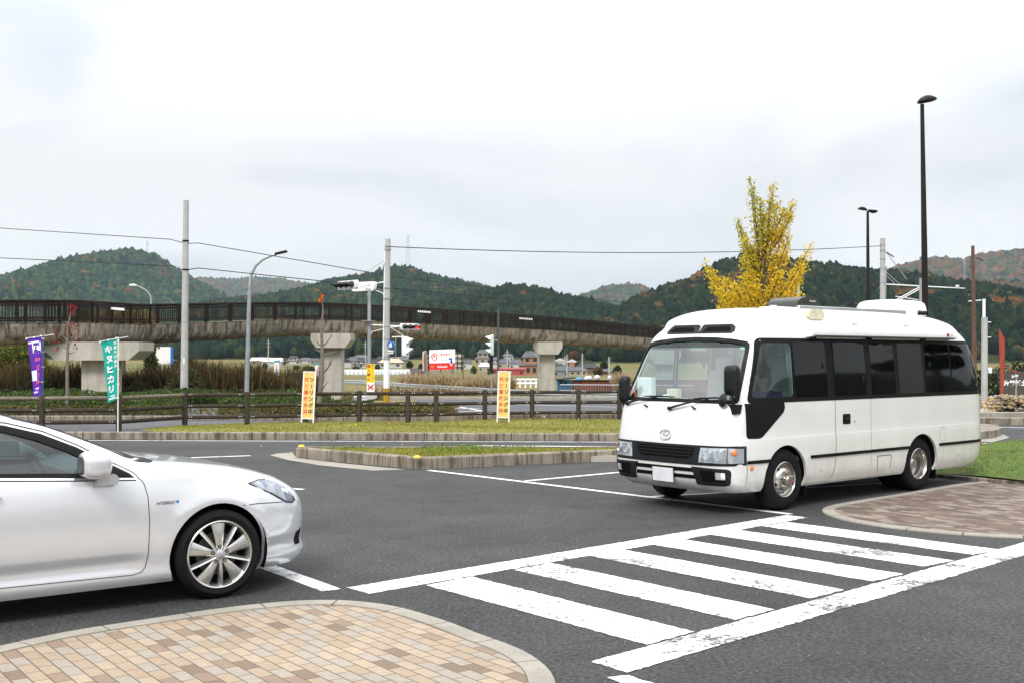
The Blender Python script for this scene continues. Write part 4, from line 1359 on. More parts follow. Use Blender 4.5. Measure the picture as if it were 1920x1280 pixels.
# rooftop air-conditioner
ac = MB()
c = Vector((-3.94, BC + .10, 2.52))
lv = [(0.0, .46, .30, 0), (.015, .50, .335, 0), (.10, .51, .345, 0), (.11, .50, .338, 0), (.16, .495, .333, .0), (.215, .465, .315, -.01), (.245, .41, .27, -.02), (.26, .30, .18, -.03)]
rings = []
for z, a, b, sh in lv:
    rings.append([c + Vector((px + sh, py, z)) for px, py in rpoly(-a, a, -b, b, min(.10, b * .6), 5)])
n = len(rings[0])
ac.add([p for r_ in rings for p in r_], [(i * n + j, i * n + (j + 1) % n, (i + 1) * n + (j + 1) % n, (i + 1) * n + j) for i in range(len(rings) - 1) for j in range(n)] + [tuple((len(rings) - 1) * n + j for j in range(n)), tuple(range(n))[::-1]])
aco = ac.build('air_conditioner', M_WHITEP, bus, ang=40)
_b = MB()
for k in range(9):
    x = c.x - .45 + k * .034
    _b.obox((x, c.y + .345, c.z + .065), (.007, 0, .003), (0, .006, 0), (-.002, 0, .032))
_b.split('cooling_slot', M_TRIM, aco, ang=0)
_b = MB(); _b.box(c.x - .46, c.x + .46, c.y - .3, c.y + .3, 2.47, 2.522); _b.build('mounting_gasket', M_TRIM, aco)
_b = MB(); text_mb(_b, 'F45', (-3.93, yo + .100, 2.235), (-1, 0, 0), (0, 0, 1), .045, 1); _b.box(-3.87, -3.82, yo + .085, yo + .101, 2.215, 2.255, 0)
_b.build('awning_badge', [M_RED, M_GREYP], awo, ang=0)
# rear reflector
_b = MB(); P = BUS.pt(BUS.us(-5.04, .585, 1), .585, 0); _b.obox(P, (.028, 0, 0), (0, .008, 0), (0, 0, .03), 0, .004); _b.build('side_reflector', M_RED, bus)
# cabin interior seen through the glass
_b = MB()
_b.box(-1.2, .95, BC - .93, BC + .93, .60, .66)
_b.build('cabin_floor', M_INTER, bus)
_b = MB()
ds = [(.40, 1.02), (.50, 1.20), (.62, 1.26), (.80, 1.29), (.905, 1.32), (.93, 1.0), (.5, .7), (.42, .8)]
_b.extr(ds, (0, BC, 0), (1, 0, 0), (0, 0, 1), (0, 1, 0), -.93, .93)
_b.obox((.60, BC - .45, 1.33), (.16, 0, 0), (0, .28, 0), (0, 0, .05), 0, .03)
_b.obox((.66, BC + .30, 1.31), (.12, 0, 0), (0, .36, 0), (0, 0, .03), 0, .02)
_b.build('dashboard', M_INTERL, bus, ang=30)
_b = MB()
_b.box(-.95, .22, BC - .84, BC + .84, 2.16, 2.20); _b.box(.20, .36, BC - .62, BC + .62, 2.10, 2.16, 0, .02)
_b.build('headlining', M_INTERL, bus)
_b = MB(); st = [(math.cos(2 * PI * i / 28), math.sin(2 * PI * i / 28)) for i in range(29)]
sc_ = Vector((.36, BC - .50, 1.30)); U_ = Vector((0, 1, 0)); V_ = Vector((-.55, 0, .83)).normalized()
_b.tube([sc_ + (U_ * a + V_ * b) * .20 for a, b in st], .014, 8, 0, False)
_b.tube([sc_ - U_ * .2, sc_ + U_ * .2], .014, 6); _b.tube([sc_, sc_ + Vector((.20, 0, -.16))], .025, 8); _b.tube([sc_, sc_ - V_ * .19], .012, 6)
_b.build('steering_wheel', M_BLACK, bus)
def seat(y):
    _b = MB()
    X0 = -.20
    _b.obox((X0 - .12, y, 1.02), (.25, 0, .02), (0, .25, 0), (-.005, 0, .075), 0, .04)
    _b.obox((X0 - .40, y, 1.36), (.055, 0, .012), (0, .24, 0), (-.06, 0, .36), 0, .05)
    s_ = _b.build('seat', M_BEIGE, bus, ang=50)
    _b = MB(); _b.obox((X0 - .475, y, 1.80), (.045, 0, .01), (0, .15, 0), (-.012, 0, .11), 0, .035); _b.build('headrest', M_BEIGE, s_, ang=50)
    _b = MB(); _b.box(X0 - .34, X0 + .06, y - .2, y + .2, .66, .95); _b.build('seat_base', M_INTER, s_)
seat(BC + .50); seat(BC - .50)
# curtains drawn across behind the seats
def curtain(pts, z0, z1, amp=.03, fold=.11, gather=0.0):
    _b = MB(); P = resample(pts, .025); vs = []
    off_ = [amp * math.sin(i * .025 / fold * 2 * PI) for i in range(len(P))]
    rows = 8
    cxm = sum(p[0] for p in P) / len(P); cym = sum(p[1] for p in P) / len(P)
    for r_ in range(rows + 1):
        z = z0 + (z1 - z0) * r_ / rows
        g = gather * math.sin(PI * min(1, r_ / rows * 1.25)) if r_ < rows else 0
        for (x, y), o in zip(P, off_):
            vs.append((x + o + (cxm - x) * g, y + (cym - y) * g, z))
    n = len(P)
    _b.add(vs, [(r_ * n + i, r_ * n + i + 1, (r_ + 1) * n + i + 1, (r_ + 1) * n + i) for r_ in range(rows) for i in range(n - 1)])
    return _b.build('curtain', M_CURTAIN, bus, ang=60, fix=False)
curtain([(-.80, BC - .55), (-.80, BC + .02)], .8, 2.15, .025, .12, .40)
curtain([(-.80, BC + .10), (-.80, BC + .90)], .8, 2.15, .025, .12, .2)
curtain([(-.16, BC + .90), (-.42, BC + .915)], .9, 2.12, .02, .09, .5)
_b = MB(); _b.box(-1.12, -1.08, BC - .93, BC + .93, .66, 2.2); _b.build('partition', M_INTER, bus)
_b = MB(); _b.obox((.47, BC + .0, 2.03), (.015, 0, .006), (0, .13, 0), (-.01, 0, .035), 0, .012); _b.tube([(.48, BC, 2.05), (.46, BC, 2.14)], .01, 6); _b.build('rear_view_mirror', M_OFFW, bus)
_b = MB(); P = BUS.pt(.86, 2.045, -.01); N = (BUS.pt(.86, 2.045, 1) - BUS.pt(.86, 2.045, 0)); _b.lathe([(.036, 0), (.001, .001)], P, N, 20); _b.build('inspection_sticker', pm('green_sticker', (.08, .55, .42), .5, 0, .2, 60), bus, ang=0)
# loose things on the dashboard
Mb = Matrix.Translation((BX, BY, 0)) @ Matrix.Rotation(BYAW, 4, 'Z')
def inbus(x, y, z): return Mb @ Vector((x, y, z))
def loose(mb, name, mat, label, cat, P, grp=None):
    o = mb.build(name, mat, None, ang=30); o.location = inbus(*P); o.rotation_euler = (0, 0, BYAW); return tag(o, label, cat, grp)
_b = MB(); _b.obox((0, 0, .15), (.05, 0, 0), (0, .13, 0), (0, 0, .15), 0, .01)
loose(_b, 'white_box', M_WHITEP, 'tall white box standing on the minibus dashboard before the steering wheel', 'box', (.66, BC - .74, 1.345))
_b = MB(); _b.obox((0, 0, .06), (.05, 0, 0), (0, .09, 0), (0, 0, .06), 0, .008)
loose(_b, 'tissue_box', M_OFFW, 'small cream carton on the middle of the minibus dashboard', 'carton', (.66, BC - .25, 1.385))
_b = MB(); _b.lathe([(.001, 0), (.04, 0), (.045, .09), (.04, .1), (.001, .1)], (0, 0, 0), (0, 0, 1), 16)
loose(_b, 'paper_cup', M_WHITEP, 'white paper cup on the minibus dashboard beside the cream carton', 'cup', (.78, BC - .28, 1.33))
_b = MB(); _b.tube([(0, 0, 0), (0, .02, .08), (.01, .05, .14), (0, .09, .10), (0, .10, .02)], .013, 8)
loose(_b, 'orange_ornament', pm('orange_plastic', (.7, .12, .03), .4), 'bright orange ornament at the far corner of the minibus dashboard', 'ornament', (.80, BC - .90, 1.345))
# passenger
sk = bpy.data.materials; M_SKIN = pm('skin', (.45, .28, .19), .55, 0, .08, 6); M_HAIR = pm('dark_brown_hair', (.025, .014, .010), .5, 0, .3, 30); M_PURP = pm('purple_jacket', (.045, .02, .11), .8, 0, .3, 12); M_TROU = pm('dark_trousers', (.02, .02, .025), .85, 0, .2, 9)
def m_check():
    m, t, b = new_mat('checked_sleeve')
    ck = _n(t, 'ShaderNodeTexChecker'); ck.inputs['Scale'].default_value = 70; t.links.new(coords(t), ck.inputs['Vector'])
    ck.inputs['Color1'].default_value = (.6, .6, .58, 1); ck.inputs['Color2'].default_value = (.12, .13, .13, 1)
    t.links.new(ck.outputs['Color'], b.inputs['Base Color']); b.inputs['Roughness'].default_value = .85
    return m
M_CHECK = m_check()
def skin_body(name, verts, edges, radii, mat, parent=None, root=0, lvl=2):
    me = bpy.data.meshes.new(name); me.from_pydata(verts, edges, []); me.update()
    o = bpy.data.objects.new(name, me); COL.objects.link(o)
    if parent: o.parent = parent
    md = o.modifiers.new('skin', 'SKIN'); md.use_smooth_shade = True
    for i, r_ in enumerate(radii):
        sv = me.skin_vertices[0].data[i]; sv.radius = (r_, r_) if not isinstance(r_, tuple) else r_; sv.use_root = (i == root)
    s_ = o.modifiers.new('sub', 'SUBSURF'); s_.levels = lvl; s_.render_levels = lvl
    dg = bpy.context.evaluated_depsgraph_get(); em = bpy.data.meshes.new_from_object(o.evaluated_get(dg)); em.name = name
    o.modifiers.clear(); o.data = em; em.materials.clear(); em.materials.append(mat)
    em.polygons.foreach_set('use_smooth', [True] * len(em.polygons))
    return o
Pp = inbus(-.26, BC + .50, 1.00)
per = thing('person', 'person in a purple jacket and checked sleeve sitting in the minibus front seat', 'person', Pp, BYAW)
# local: x forward, y towards the window, z up from the seat; leaning forward, left forearm on the window ledge
V_ = [(-.10, 0, .05), (-.07, 0, .22), (.0, 0, .38), (.03, .01, .47), (.06, .02, .53), (.09, .03, .60), (.11, .03, .70),
      (.02, .18, .41), (.20, .30, .27), (.44, .24, .36), (.50, .22, .38), (.0, -.17, .41), (.14, -.22, .20), (.34, -.10, .24), (.40, -.06, .26),
      (.10, .10, .04), (.38, .11, .06), (.42, .11, -.28), (.52, .11, -.33), (.10, -.10, .04), (.38, -.11, .06), (.42, -.11, -.28), (.52, -.11, -.33)]
E_ = [(0, 1), (1, 2), (2, 3), (3, 4), (4, 5), (5, 6), (2, 7), (7, 8), (8, 9), (9, 10), (2, 11), (11, 12), (12, 13), (13, 14), (0, 15), (15, 16), (16, 17), (17, 18), (0, 19), (19, 20), (20, 21), (21, 22)]
Rr = [(.13, .16), (.12, .15), (.11, .16), (.06, .07), .052, .075, .090, .062, .048, .036, .030, .062, .048, .036, .030, .085, .062, .05, .045, .085, .062, .05, .045]
skin_body('body', V_, E_, Rr, M_SKIN, per)
skin_body('jacket', [V_[0], V_[1], V_[2], V_[3], V_[11], V_[12], V_[13], V_[7], (.12, .25, .33)], [(0, 1), (1, 2), (2, 3), (2, 4), (4, 5), (5, 6), (2, 7), (7, 8)], [(.155, .185), (.14, .175), (.13, .185), (.075, .085), .08, .066, .052, .08, .070], M_PURP, per)
skin_body('checked_sleeve', [(.10, .24, .34), V_[8], (.42, .245, .35)], [(0, 1), (1, 2)], [.070, .068, .052], M_CHECK, per)
skin_body('trousers', [V_[0], V_[15], V_[16], V_[17], V_[19], V_[20], V_[21]], [(0, 1), (1, 2), (2, 3), (0, 4), (4, 5), (5, 6)], [(.15, .17), .095, .075, .062, .095, .075, .062], M_TROU, per)
_b = MB(); _b.ball((.085, .03, .715), .108, .094, .118, 20, 14); _b.ball((.03, .03, .62), .06, .088, .13, 16, 10)
skin_hair = _b.build('hair', M_HAIR, per)
_b = MB()
_b.ball((.200, .03, .665), .018, .014, .024, 10, 8); _b.ball((.186, .03, .622), .012, .024, .008, 10, 6)
_b.split('face_feature', M_SKIN, per)
_b = MB()
for sd in (1, -1): _b.ball((.193, .03 + sd * .032, .690), .008, .013, .007, 10, 6)
_b.split('eye', pm('dark_eye', (.02, .015, .012), .2), per)
for sd, i in ((1, 10), (-1, 14)):
    h = V_[i]
    vs = [h, (h[0] + .05, h[1], h[2] + .005)]; es = [(0, 1)]; rr = [.028, .030]
    for k in range(4):
        y = h[1] + (k - 1.5) * .019
        L = (.035, .042, .040, .030)[k]
        b0 = len(vs); vs += [(h[0] + .085, y, h[2] + .004), (h[0] + .085 + L * .7, y, h[2] - .012), (h[0] + .085 + L * .8, y, h[2] - .035)]
        es += [(1, b0), (b0, b0 + 1), (b0 + 1, b0 + 2)]; rr += [.010, .009, .008]
    b0 = len(vs); vs += [(h[0] + .045, h[1] - sd * .040, h[2] - .004), (h[0] + .08, h[1] - sd * .052, h[2] - .015)]; es += [(1, b0), (b0, b0 + 1)]; rr += [.011, .009]
    skin_body('hand', vs, es, rr, M_SKIN, per)

# ---------------------------------------------------------------- silver-white saloon car
CYAW = R(36.0)
_cp = Vector((-2.3135, 8.908)); _cf = Vector((math.cos(CYAW), math.sin(CYAW))); _cl = Vector((-math.sin(CYAW), math.cos(CYAW)))
CHW = .955
_co = _cp + _cl * CHW
car = thing('saloon_car', 'silver white saloon car with ten-spoke alloy wheels, driving in from the left', 'car', (_co.x, _co.y, 0), CYAW)
_ct_ = [
    (.175, .94, -4.08, .895, 6, 3.8), (.20, .97, -4.12, .910, 6, 3.8), (.24, .995, -4.15, .925, 6, 3.8), (.275, 1.005, -4.17, .927, 6, 3.8), (.30, .995, -4.17, .925, 6, 3.8), (.36, .975, -4.19, .935, 6, 3.8), (.45, .970, -4.21, .950, 7, 3.8), (.58, .970, -4.22, .960, 7, 3.8),
    (.68, .955, -4.22, .962, 7, 3.7), (.72, .935, -4.22, .962, 7, 3.6), (.76, .91, -4.22, .960, 7, 3.5), (.82, .83, -4.21, .955, 7, 3.5), (.88, .72, -4.19, .948, 7, 3.5), (.93, .58, -4.15, .940, 7, 3.8), (.97, .44, -4.10, .930, 8, 4.2), (1.01, .26, -4.02, .915, 9, 5),
    (1.045, .03, -3.90, .895, 9, 6), (1.075, -.22, -3.72, .872, 9, 6), (1.10, -.44, -3.60, .850, 9, 6), (1.13, -.54, -3.50, .835, 8, 6), (1.20, -.69, -3.33, .805, 8, 6), (1.30, -.93, -3.10, .760, 8, 6), (1.38, -1.13, -2.90, .720, 7, 6),
    (1.44, -1.33, -2.75, .680, 6, 5), (1.48, -1.50, -2.62, .635, 5, 4.2), (1.515, -1.70, -2.48, .55, 4, 3.4), (1.54, -1.93, -2.38, .38, 3, 2.6), (1.55, -2.10, -2.28, .15, 2.4, 2.2)]
def _flare(x, z):
    f = 0.0
    for cx in (0.0, -3.08):
        r = math.hypot(x - cx, (z - .355))
        if z > .2: f += .016 * math.exp(-((r - .44) / .055) ** 2)
    # body-side sculpting: scooped lower door between the wheels and a soft shoulder line
    if -2.6 < x < -.5: f -= .020 * math.exp(-((z - .36) / .055) ** 2) * min(1, (-.5 - x) / .25, (x + 2.6) / .25)
    return f
CAR = Body(_ct_, -2.20, 0.0, .05, _flare)
_cws = dense([(.90, 1.125), (.5, 1.118), (0, 1.115), (-.5, 1.118), (-.90, 1.125), (-.925, 1.14), (-.91, 1.3), (-.885, 1.43), (-.86, 1.455), (-.5, 1.475), (0, 1.48), (.5, 1.475), (.86, 1.455), (.885, 1.43), (.91, 1.3), (.925, 1.14)], .06)
_crw = dense([(-4 + .88, 1.17), (-4 + .5, 1.16)] , 1)
_swf = dense([(-.83, 1.045), (-.97, 1.125), (-1.12, 1.205), (-1.33, 1.30), (-1.55, 1.372), (-1.8, 1.405), (-2.02, 1.415), (-2.035, 1.39), (-2.035, 1.12), (-2.02, 1.10), (-1.6, 1.075), (-1.2, 1.055), (-.86, 1.032)], .05)
_swr = dense([(-2.12, 1.41), (-2.5, 1.38), (-2.78, 1.30), (-2.98, 1.20), (-3.0, 1.15), (-2.6, 1.125), (-2.14, 1.11), (-2.12, 1.13)], .05)
_trim = dense([(-.67, 1.0), (-.70, 1.03), (-.88, 1.135), (-1.05, 1.235), (-1.30, 1.345), (-1.55, 1.415), (-1.85, 1.455), (-2.2, 1.46), (-2.6, 1.43), (-2.88, 1.33), (-3.10, 1.20), (-3.12, 1.14), (-2.6, 1.10), (-1.6, 1.052), (-1.1, 1.022), (-.75, .998)], .05)
_ch = [_cws]
for sd in (1, -1):
    _ch += [CAR.side_poly(arch(0, .355, .402, .175, 30), sd, .04), CAR.side_poly(arch(-3.08, .355, .402, .175, 30), sd, .04), CAR.side_poly(_swf, sd), CAR.side_poly(_swr, sd)]
_zc = [.175, .185, .20, .22, .24, .26, .275, .29, .30, .32, .34, .36, .39, .42, .45, .50, .54, .58, .63, .68, .70, .72, .74, .76, .79, .82, .85, .88, .905, .93, .95, .97, .99, 1.01, 1.027, 1.045, 1.06, 1.075, 1.088, 1.10, 1.115, 1.13, 1.16, 1.20, 1.25, 1.30, 1.34, 1.38, 1.41, 1.44, 1.46, 1.48, 1.50, 1.515, 1.528, 1.54, 1.546, 1.55]
cb = CAR.shell_mb(grid_u(.05, .022, .010, .24), _zc, _ch).build('body', [M_CARW, M_DARK], car, ang=50)
thicken(cb, .02, 40)
CAR.patch(_cws, .004, .012, [shrink(_cws, .025, .022)], .06, .08).build('windscreen_seal', M_TRIM, car, ang=60)
CAR.patch(_cws, -.006, 0, [], .06, .05).build('windscreen', M_GLASSC, car, ang=60)
for sd in (1, -1):
    cgap_holes = [CAR.side_poly(shrink(_swf, .008, .008), sd), CAR.side_poly(shrink(_swr, .008, .008), sd)]
    CAR.patch(CAR.side_poly(_trim, sd), .004, .012, cgap_holes, .04, .05).build('window_frame', M_TRIM, car, ang=60)
    CAR.patch(CAR.side_poly(_swf, sd), -.005, 0, [], .05, .06).build('side_window', M_GLASSC, car, ang=60)
    CAR.patch(CAR.side_poly(_swr, sd), -.005, 0, [], .05, .06).build('side_window', M_GLASSC, car, ang=60)
    # bright strips along the belt and round the window arch
    _b = MB()
    def strip(pts, w, off, mb, z=True, sd=sd):
        for a, b in zip(pts, pts[1:]):
            dx, dz = b[0] - a[0], b[1] - a[1]; l = math.hypot(dx, dz); nx, nz = -dz / l * w / 2, dx / l * w / 2
            k = max(1, int(l / .05))
            for j in range(k):
                p, q = (a[0] + dx * j / k, a[1] + dz * j / k), (a[0] + dx * (j + 1) / k, a[1] + dz * (j + 1) / k)
                mb.add([CAR.pt(CAR.us(x, zz, sd), zz, off) for x, zz in ((p[0] - nx, p[1] - nz), (q[0] - nx, q[1] - nz), (q[0] + nx, q[1] + nz), (p[0] + nx, p[1] + nz))], [(0, 1, 2, 3)])
    strip([(-.66, .990), (-1.1, 1.012), (-1.6, 1.042), (-2.6, 1.09), (-3.12, 1.13)], .014, .006, _b)
    _b.build('belt_moulding', M_CHROME2, car, ang=0, fix=False)
    _b = MB(); strip([(-.66, .979), (-1.1, 1.001), (-1.6, 1.031), (-2.6, 1.079)], .006, .002, _b); _b.build('panel_gap', M_DARK, car, ang=0, fix=False)
    _b = MB(); strip([(-.625, .985), (-.60, .95), (-.575, .85), (-.565, .65), (-.57, .40), (-.585, .31), (-.62, .275), (-.68, .262), (-1.2, .270), (-2.05, .280)], .0045, .003, _b); _b.build('panel_gap', M_DARK, car, ang=0, fix=False)
    _b = MB(); strip([(-2.06, 1.05), (-2.06, .6), (-2.04, .285)], .0045, .003, _b); _b.build('panel_gap', M_DARK, car, ang=0, fix=False)
    _b = MB(); strip([(.20, .722), (.35, .722), (.45, .716), (.60, .708)], .006, .0015, _b); _b.build('panel_gap', M_DARK, car, ang=0, fix=False)
    _b = MB(); strip([(-.63, .985), (-.67, 1.035), (-.87, 1.152), (-1.04, 1.252), (-1.28, 1.362), (-1.53, 1.432), (-1.84, 1.470), (-2.2, 1.476)], .006, .003, _b); _b.build('panel_gap', M_DARK, car, ang=0, fix=False)
    # headlamp wrapping round the front wing
    poly = [(1.045, .885), (.985, .900), (.91, .895), (.865, .870), (.850, .825), (.862, .765), (.89, .705), (.935, .690), (.99, .705), (1.015, .755), (1.034, .82)]
    poly = [(p[0] * sd, p[1]) for p in poly]
    if sd < 0: poly = poly[::-1]
    poly = dense(poly, .03)
    hl = CAR.patch(poly, .002, .006, [], .02, .03).build('headlight', M_LAMPC, car, ang=60)
    CAR.patch(shrink(poly, -.003, -.004), .010, 0, [], .02, .03).build('lens', M_LENSG, hl, ang=70)
    _b = MB()
    lo = [(p[0], p[1]) for p in shrink(poly, .0, .0) if abs(p[0]) > .87]
    for a, b in zip(lo, lo[1:]):
        if math.hypot(a[0] - b[0], a[1] - b[1]) < .06: _b.tube([CAR.pt(*a, .004), CAR.pt(*b, .004)], .0045 if a[1] > .80 else .007, 5)
    if _b.v: _b.build('lamp_edge', M_TRIM, hl)
    P = CAR.pt(.915 * sd, .79, .0); N = (CAR.pt(.915 * sd, .79, .1) - P).normalized(); _b = MB()
    _b.lathe([(.036, .003), (.032, .009), (.026, .004), (.018, .010), (.001, .014)], P - N * .002, N, 20); _b.build('projector', M_CHROME2, hl)
    # front wing badge letters
    if sd == -1:
        _b = MB(); P = CAR.pt(CAR.us(-.44, .795, sd), .795, .002)
        text_mb(_b, 'HYBRID', P, (1, 0, 0), (0, 0, 1), .036, 0, .004, sx=1.15, shear=.3, bold=.008)
        Q = CAR.pt(CAR.us(-.345, .798, sd), .798, .002); _b.lathe([(.013, 0), (.001, .004)], Q, (0, -1, 0), 14, 1)
        _b.build('badge', [pm('dark_chrome_badge', (.10, .11, .13), .25, .8), pm('blue_badge_dot', (.02, .20, .45), .3)], car, ang=0)
    # mirror
    yb = sd * (.905)
    ms = bpy.data.objects.new('wing_mirror', None); COL.objects.link(ms); ms.parent = car; ms.location = (-1.0, yb, 1.03); ms.scale = (1.22, 1, 1.08)
    _b = MB()
    rings = []
    for d, w_, h_, zc_, xo in ((-.075, .05, .045, .085, -.005), (-.07, .095, .072, .088, 0), (-.04, .122, .088, .088, 0), (.0, .130, .092, .086, .004), (.05, .118, .080, .082, .012), (.085, .085, .058, .078, .018), (.10, .045, .03, .075, .02)):
        # d runs forward, cross-section in the y-z plane
        rings.append([Vector((d, sd * (.115 + py), zc_ + pz)) for py, pz in rpoly(-w_, w_, -h_, h_, min(w_, h_) * .72, 5)])
    n = len(rings[0])
    _b.add([p for r_ in rings for p in r_], [(i * n + j, i * n + (j + 1) % n, (i + 1) * n + (j + 1) % n, (i + 1) * n + j) for i in range(len(rings) - 1) for j in range(n)] + [tuple(range(n)), tuple((len(rings) - 1) * n + j for j in range(n))])
    _b.build('housing', M_CARW, ms, ang=60)
    _b = MB(); _b.add([Vector((-.0765, sd * (.115 + py), .086 + pz)) for py, pz in rpoly(-.085, .085, -.06, .06, .04, 5)], [tuple(range(n))]); _b.build('mirror_glass', M_CHROME2, ms, ang=0)
    _b = MB()
    pts = []
    for i in range(9):
        a = -.9 + 1.8 * i / 8
        pts.append(Vector((.0 + .10 * math.cos(a) * .9, sd * (.12 + .118 * math.sin(a)), .045)))
    _b.tube(pts, [.006] + [.013] * 7 + [.006], 6); _b.build('indicator', M_LAMP, ms)
    _b = MB()
    _b.extr([(-.055, -.055), (.07, -.05), (.085, -.01), (.06, .02), (-.03, .02), (-.05, -.01)], (.08, 0, -.01), (1, 0, 0), (0, 0, 1), (0, sd, 0), -.03, .085)
    _b.build('mirror_foot', M_CARW, ms, ang=30)
    # door handles
    for x in (-1.76, -2.85):
        z = .925; P = CAR.pt(CAR.us(x, z, sd), z, 0); hd_ = MB()
        pts = [P + Vector((dx, sd * o, dz)) for dx, o, dz in ((.14, .004, -.004), (.12, .022, -.002), (.06, .034, .0), (-.04, .036, .003), (-.12, .022, .006), (-.14, .004, .006))]
        hd_.tube(pts, [.010, .014, .015, .015, .014, .010], 8); hh = hd_.build('door_handle', M_CARW, car)
        _b = MB(); _b.ball(P + Vector((0, -sd * .004, -.002)), .10, .012, .032, 18, 8); _b.build('handle_cup', M_GREYP, hh)
# cowl and wipers at the foot of the windscreen
CAR.patch(dense([(.96, 1.112), (.5, 1.108), (0, 1.106), (-.5, 1.108), (-.96, 1.112), (-.95, 1.090), (-.5, 1.094), (0, 1.094), (.5, 1.094), (.95, 1.090)], .05), .003, .008, [], .04, .02).build('cowl', M_TRIM, car, ang=60)
# grille, lower intake, plate on the nose
g_ = CAR.patch(dense([(.44, .80), (-.44, .80), (-.40, .66), (.40, .66)], .06), .004, .008).build('grille', M_TRIM, car, ang=60)
CAR.patch(dense([(.55, .42), (-.55, .42), (-.50, .33), (.50, .33)], .06), .004, .008).build('lower_intake', M_TRIM, car, ang=60)
_b = MB(); P = CAR.pt(0, .52, .012); _b.obox(P, (.006, 0, 0), (0, .178, 0), (0, 0, .089)); _b.build('number_plate', M_PLATE, car)
for sd in (1, -1):
    poly = [(.80 * sd, .46), (.90 * sd, .43), (.885 * sd, .32), (.80 * sd, .32)]
    if sd < 0: poly = poly[::-1]
    CAR.patch(dense(poly, .03), .003, .006).build('fog_lamp_bezel', M_TRIM, car, ang=60)
    poly = [(3.2 * sd, .98), (3.75 * sd, .98), (3.75 * sd, .82), (3.10 * sd, .85)]
    if sd < 0: poly = poly[::-1]
    CAR.patch(dense(poly, .06), .004, .008).build('tail_light', M_RED, car, ang=60)
def car_wheel(x, sd):
    w = bpy.data.objects.new('wheel', None); COL.objects.link(w); w.parent = car; w.location = (x, sd * .945, .352)
    N = Vector((0, sd, 0)); O = Vector((0, 0, 0))
    _b = MB(); tyre_mb(_b, O, N, .352, .262, .225); _b.build('tyre', M_TYRE, w, ang=35)
    _b = MB()
    _b.lathe([(.264, -.012), (.269, .004), (.262, .010), (.254, .006), (.247, -.010), (.240, -.03), (.236, -.16), (.20, -.17)], O, N, 56)
    U = Vector((1, 0, 0)); W = Vector((0, 0, 1))
    def spoke(a, w0, w1, r0, r1, d0, d1, ridge):
        d = U * math.cos(a) + W * math.sin(a); t = U * -math.sin(a) + W * math.cos(a)
        rs = [r0, r0 + (r1 - r0) * .3, r0 + (r1 - r0) * .65, r1]
        vs = []
        for i, r_ in enumerate(rs):
            f = i / 3; ww = w0 + (w1 - w0) * f ** 1.3; dd = d0 + (d1 - d0) * f + .010 * math.sin(PI * f)
            c = d * r_ + N * dd
            sh = ridge
            vs += [c - t * ww - N * .03, c - t * ww - N * .004, c - t * ww * .82 + N * sh, c + N * (0 if ridge > .002 else .002), c + t * ww * .82 + N * sh, c + t * ww - N * .004, c + t * ww - N * .03]
        fs = [(i * 7 + j, i * 7 + j + 1, (i + 1) * 7 + j + 1, (i + 1) * 7 + j) for i in range(3) for j in range(6)]
        _b.add(vs, fs)
    for k in range(5):
        a = R(93 + 72 * k)
        spoke(a, .022, .058, .055, .250, .0, -.012, .0)
        spoke(a + R(36), .013, .017, .04, .250, .002, -.012, .006)
    _b.lathe([(.075, -.02), (.070, -.004), (.052, .002), (.036, .004)], O, N, 40)
    _b.build('rim', M_ALU, w, ang=30)
    _b = MB(); _b.lathe([(.036, .0), (.036, .008), (.030, .012), (.001, .014)], O, N, 24); cc = _b.build('centre_cap', M_ALUP, w)
    _b = MB()
    for k in range(5):
        a = R(93 + 72 * k); q = (U * math.cos(a) + W * math.sin(a)) * .062
        _b.lathe([(.015, .006), (.013, .0065), (.001, -.002)], q, N, 14)
    _b.split('wheel_bolt', M_TRIM, w)
    _b = MB(); _b.lathe([(.17, -.07), (.17, -.085), (.06, -.085)], O, N, 32); _b.lathe([(.17, -.07), (.05, -.07)], O, N, 32); _b.build('brake_disc', pm('dull_brake_steel', (.10, .095, .09), .5, .6, .2, 9), w)
    _b = MB(); _b.lathe([(.238, -.10), (.001, -.10)], O, N, 32); _b.build('dust_shield', M_DARK, w)
for sd in (1, -1):
    car_wheel(0, sd); car_wheel(-3.08, sd)
_b = MB()
for x in (0, -3.08):
    for sd in (1, -1):
        _b.lathe([(.418, -.015), (.425, -.40), (.02, -.41)], (x, sd * .925, .355), (0, sd, 0), 26, 0, R(-112), R(112))
_b.split('wheel_well', M_DARK, car, ang=60)
_b = MB(); _b.box(-3.95, .80, -.45, .45, .19, .30); _b.box(-2.66, -.44, -.86, .86, .175, .27); _b.build('underbody', M_DARK, car)
# interior
_b = MB(); _b.box(-3.0, -.5, -.80, .80, .30, .42); _b.extr([(-.50, .95), (-.62, 1.08), (-.85, 1.075), (-1.02, 1.02), (-1.05, .85), (-.6, .5)], (0, 0, 0), (1, 0, 0), (0, 0, 1), (0, 1, 0), -.76, .76)
_b.box(-1.9, -1.0, -.12, .12, .42, .80, 0, .03)
for sd in (1, -1): _b.box(-3.0, -.7, sd * .84 - .02, sd * .84 + .02, .42, .98)
_b.build('cabin_trim', M_INTER, car, ang=30)
_b = MB(); c_ = Vector((-1.22, -.40, 1.00)); V2 = Vector((-.42, 0, .91)).normalized(); U2 = Vector((0, 1, 0))
st = [(math.cos(2 * PI * i / 28), math.sin(2 * PI * i / 28)) for i in range(29)]
_b.tube([c_ + (U2 * a + V2 * b) * .195 for a, b in st], .016, 8, 0, False); _b.tube([c_ - U2 * .19, c_ + U2 * .19], .018, 6); _b.tube([c_, c_ - V2 * .19], .02, 6); _b.tube([c_, c_ + Vector((.22, 0, -.12))], .04, 8)
_b.build('steering_wheel', M_BLACK, car)
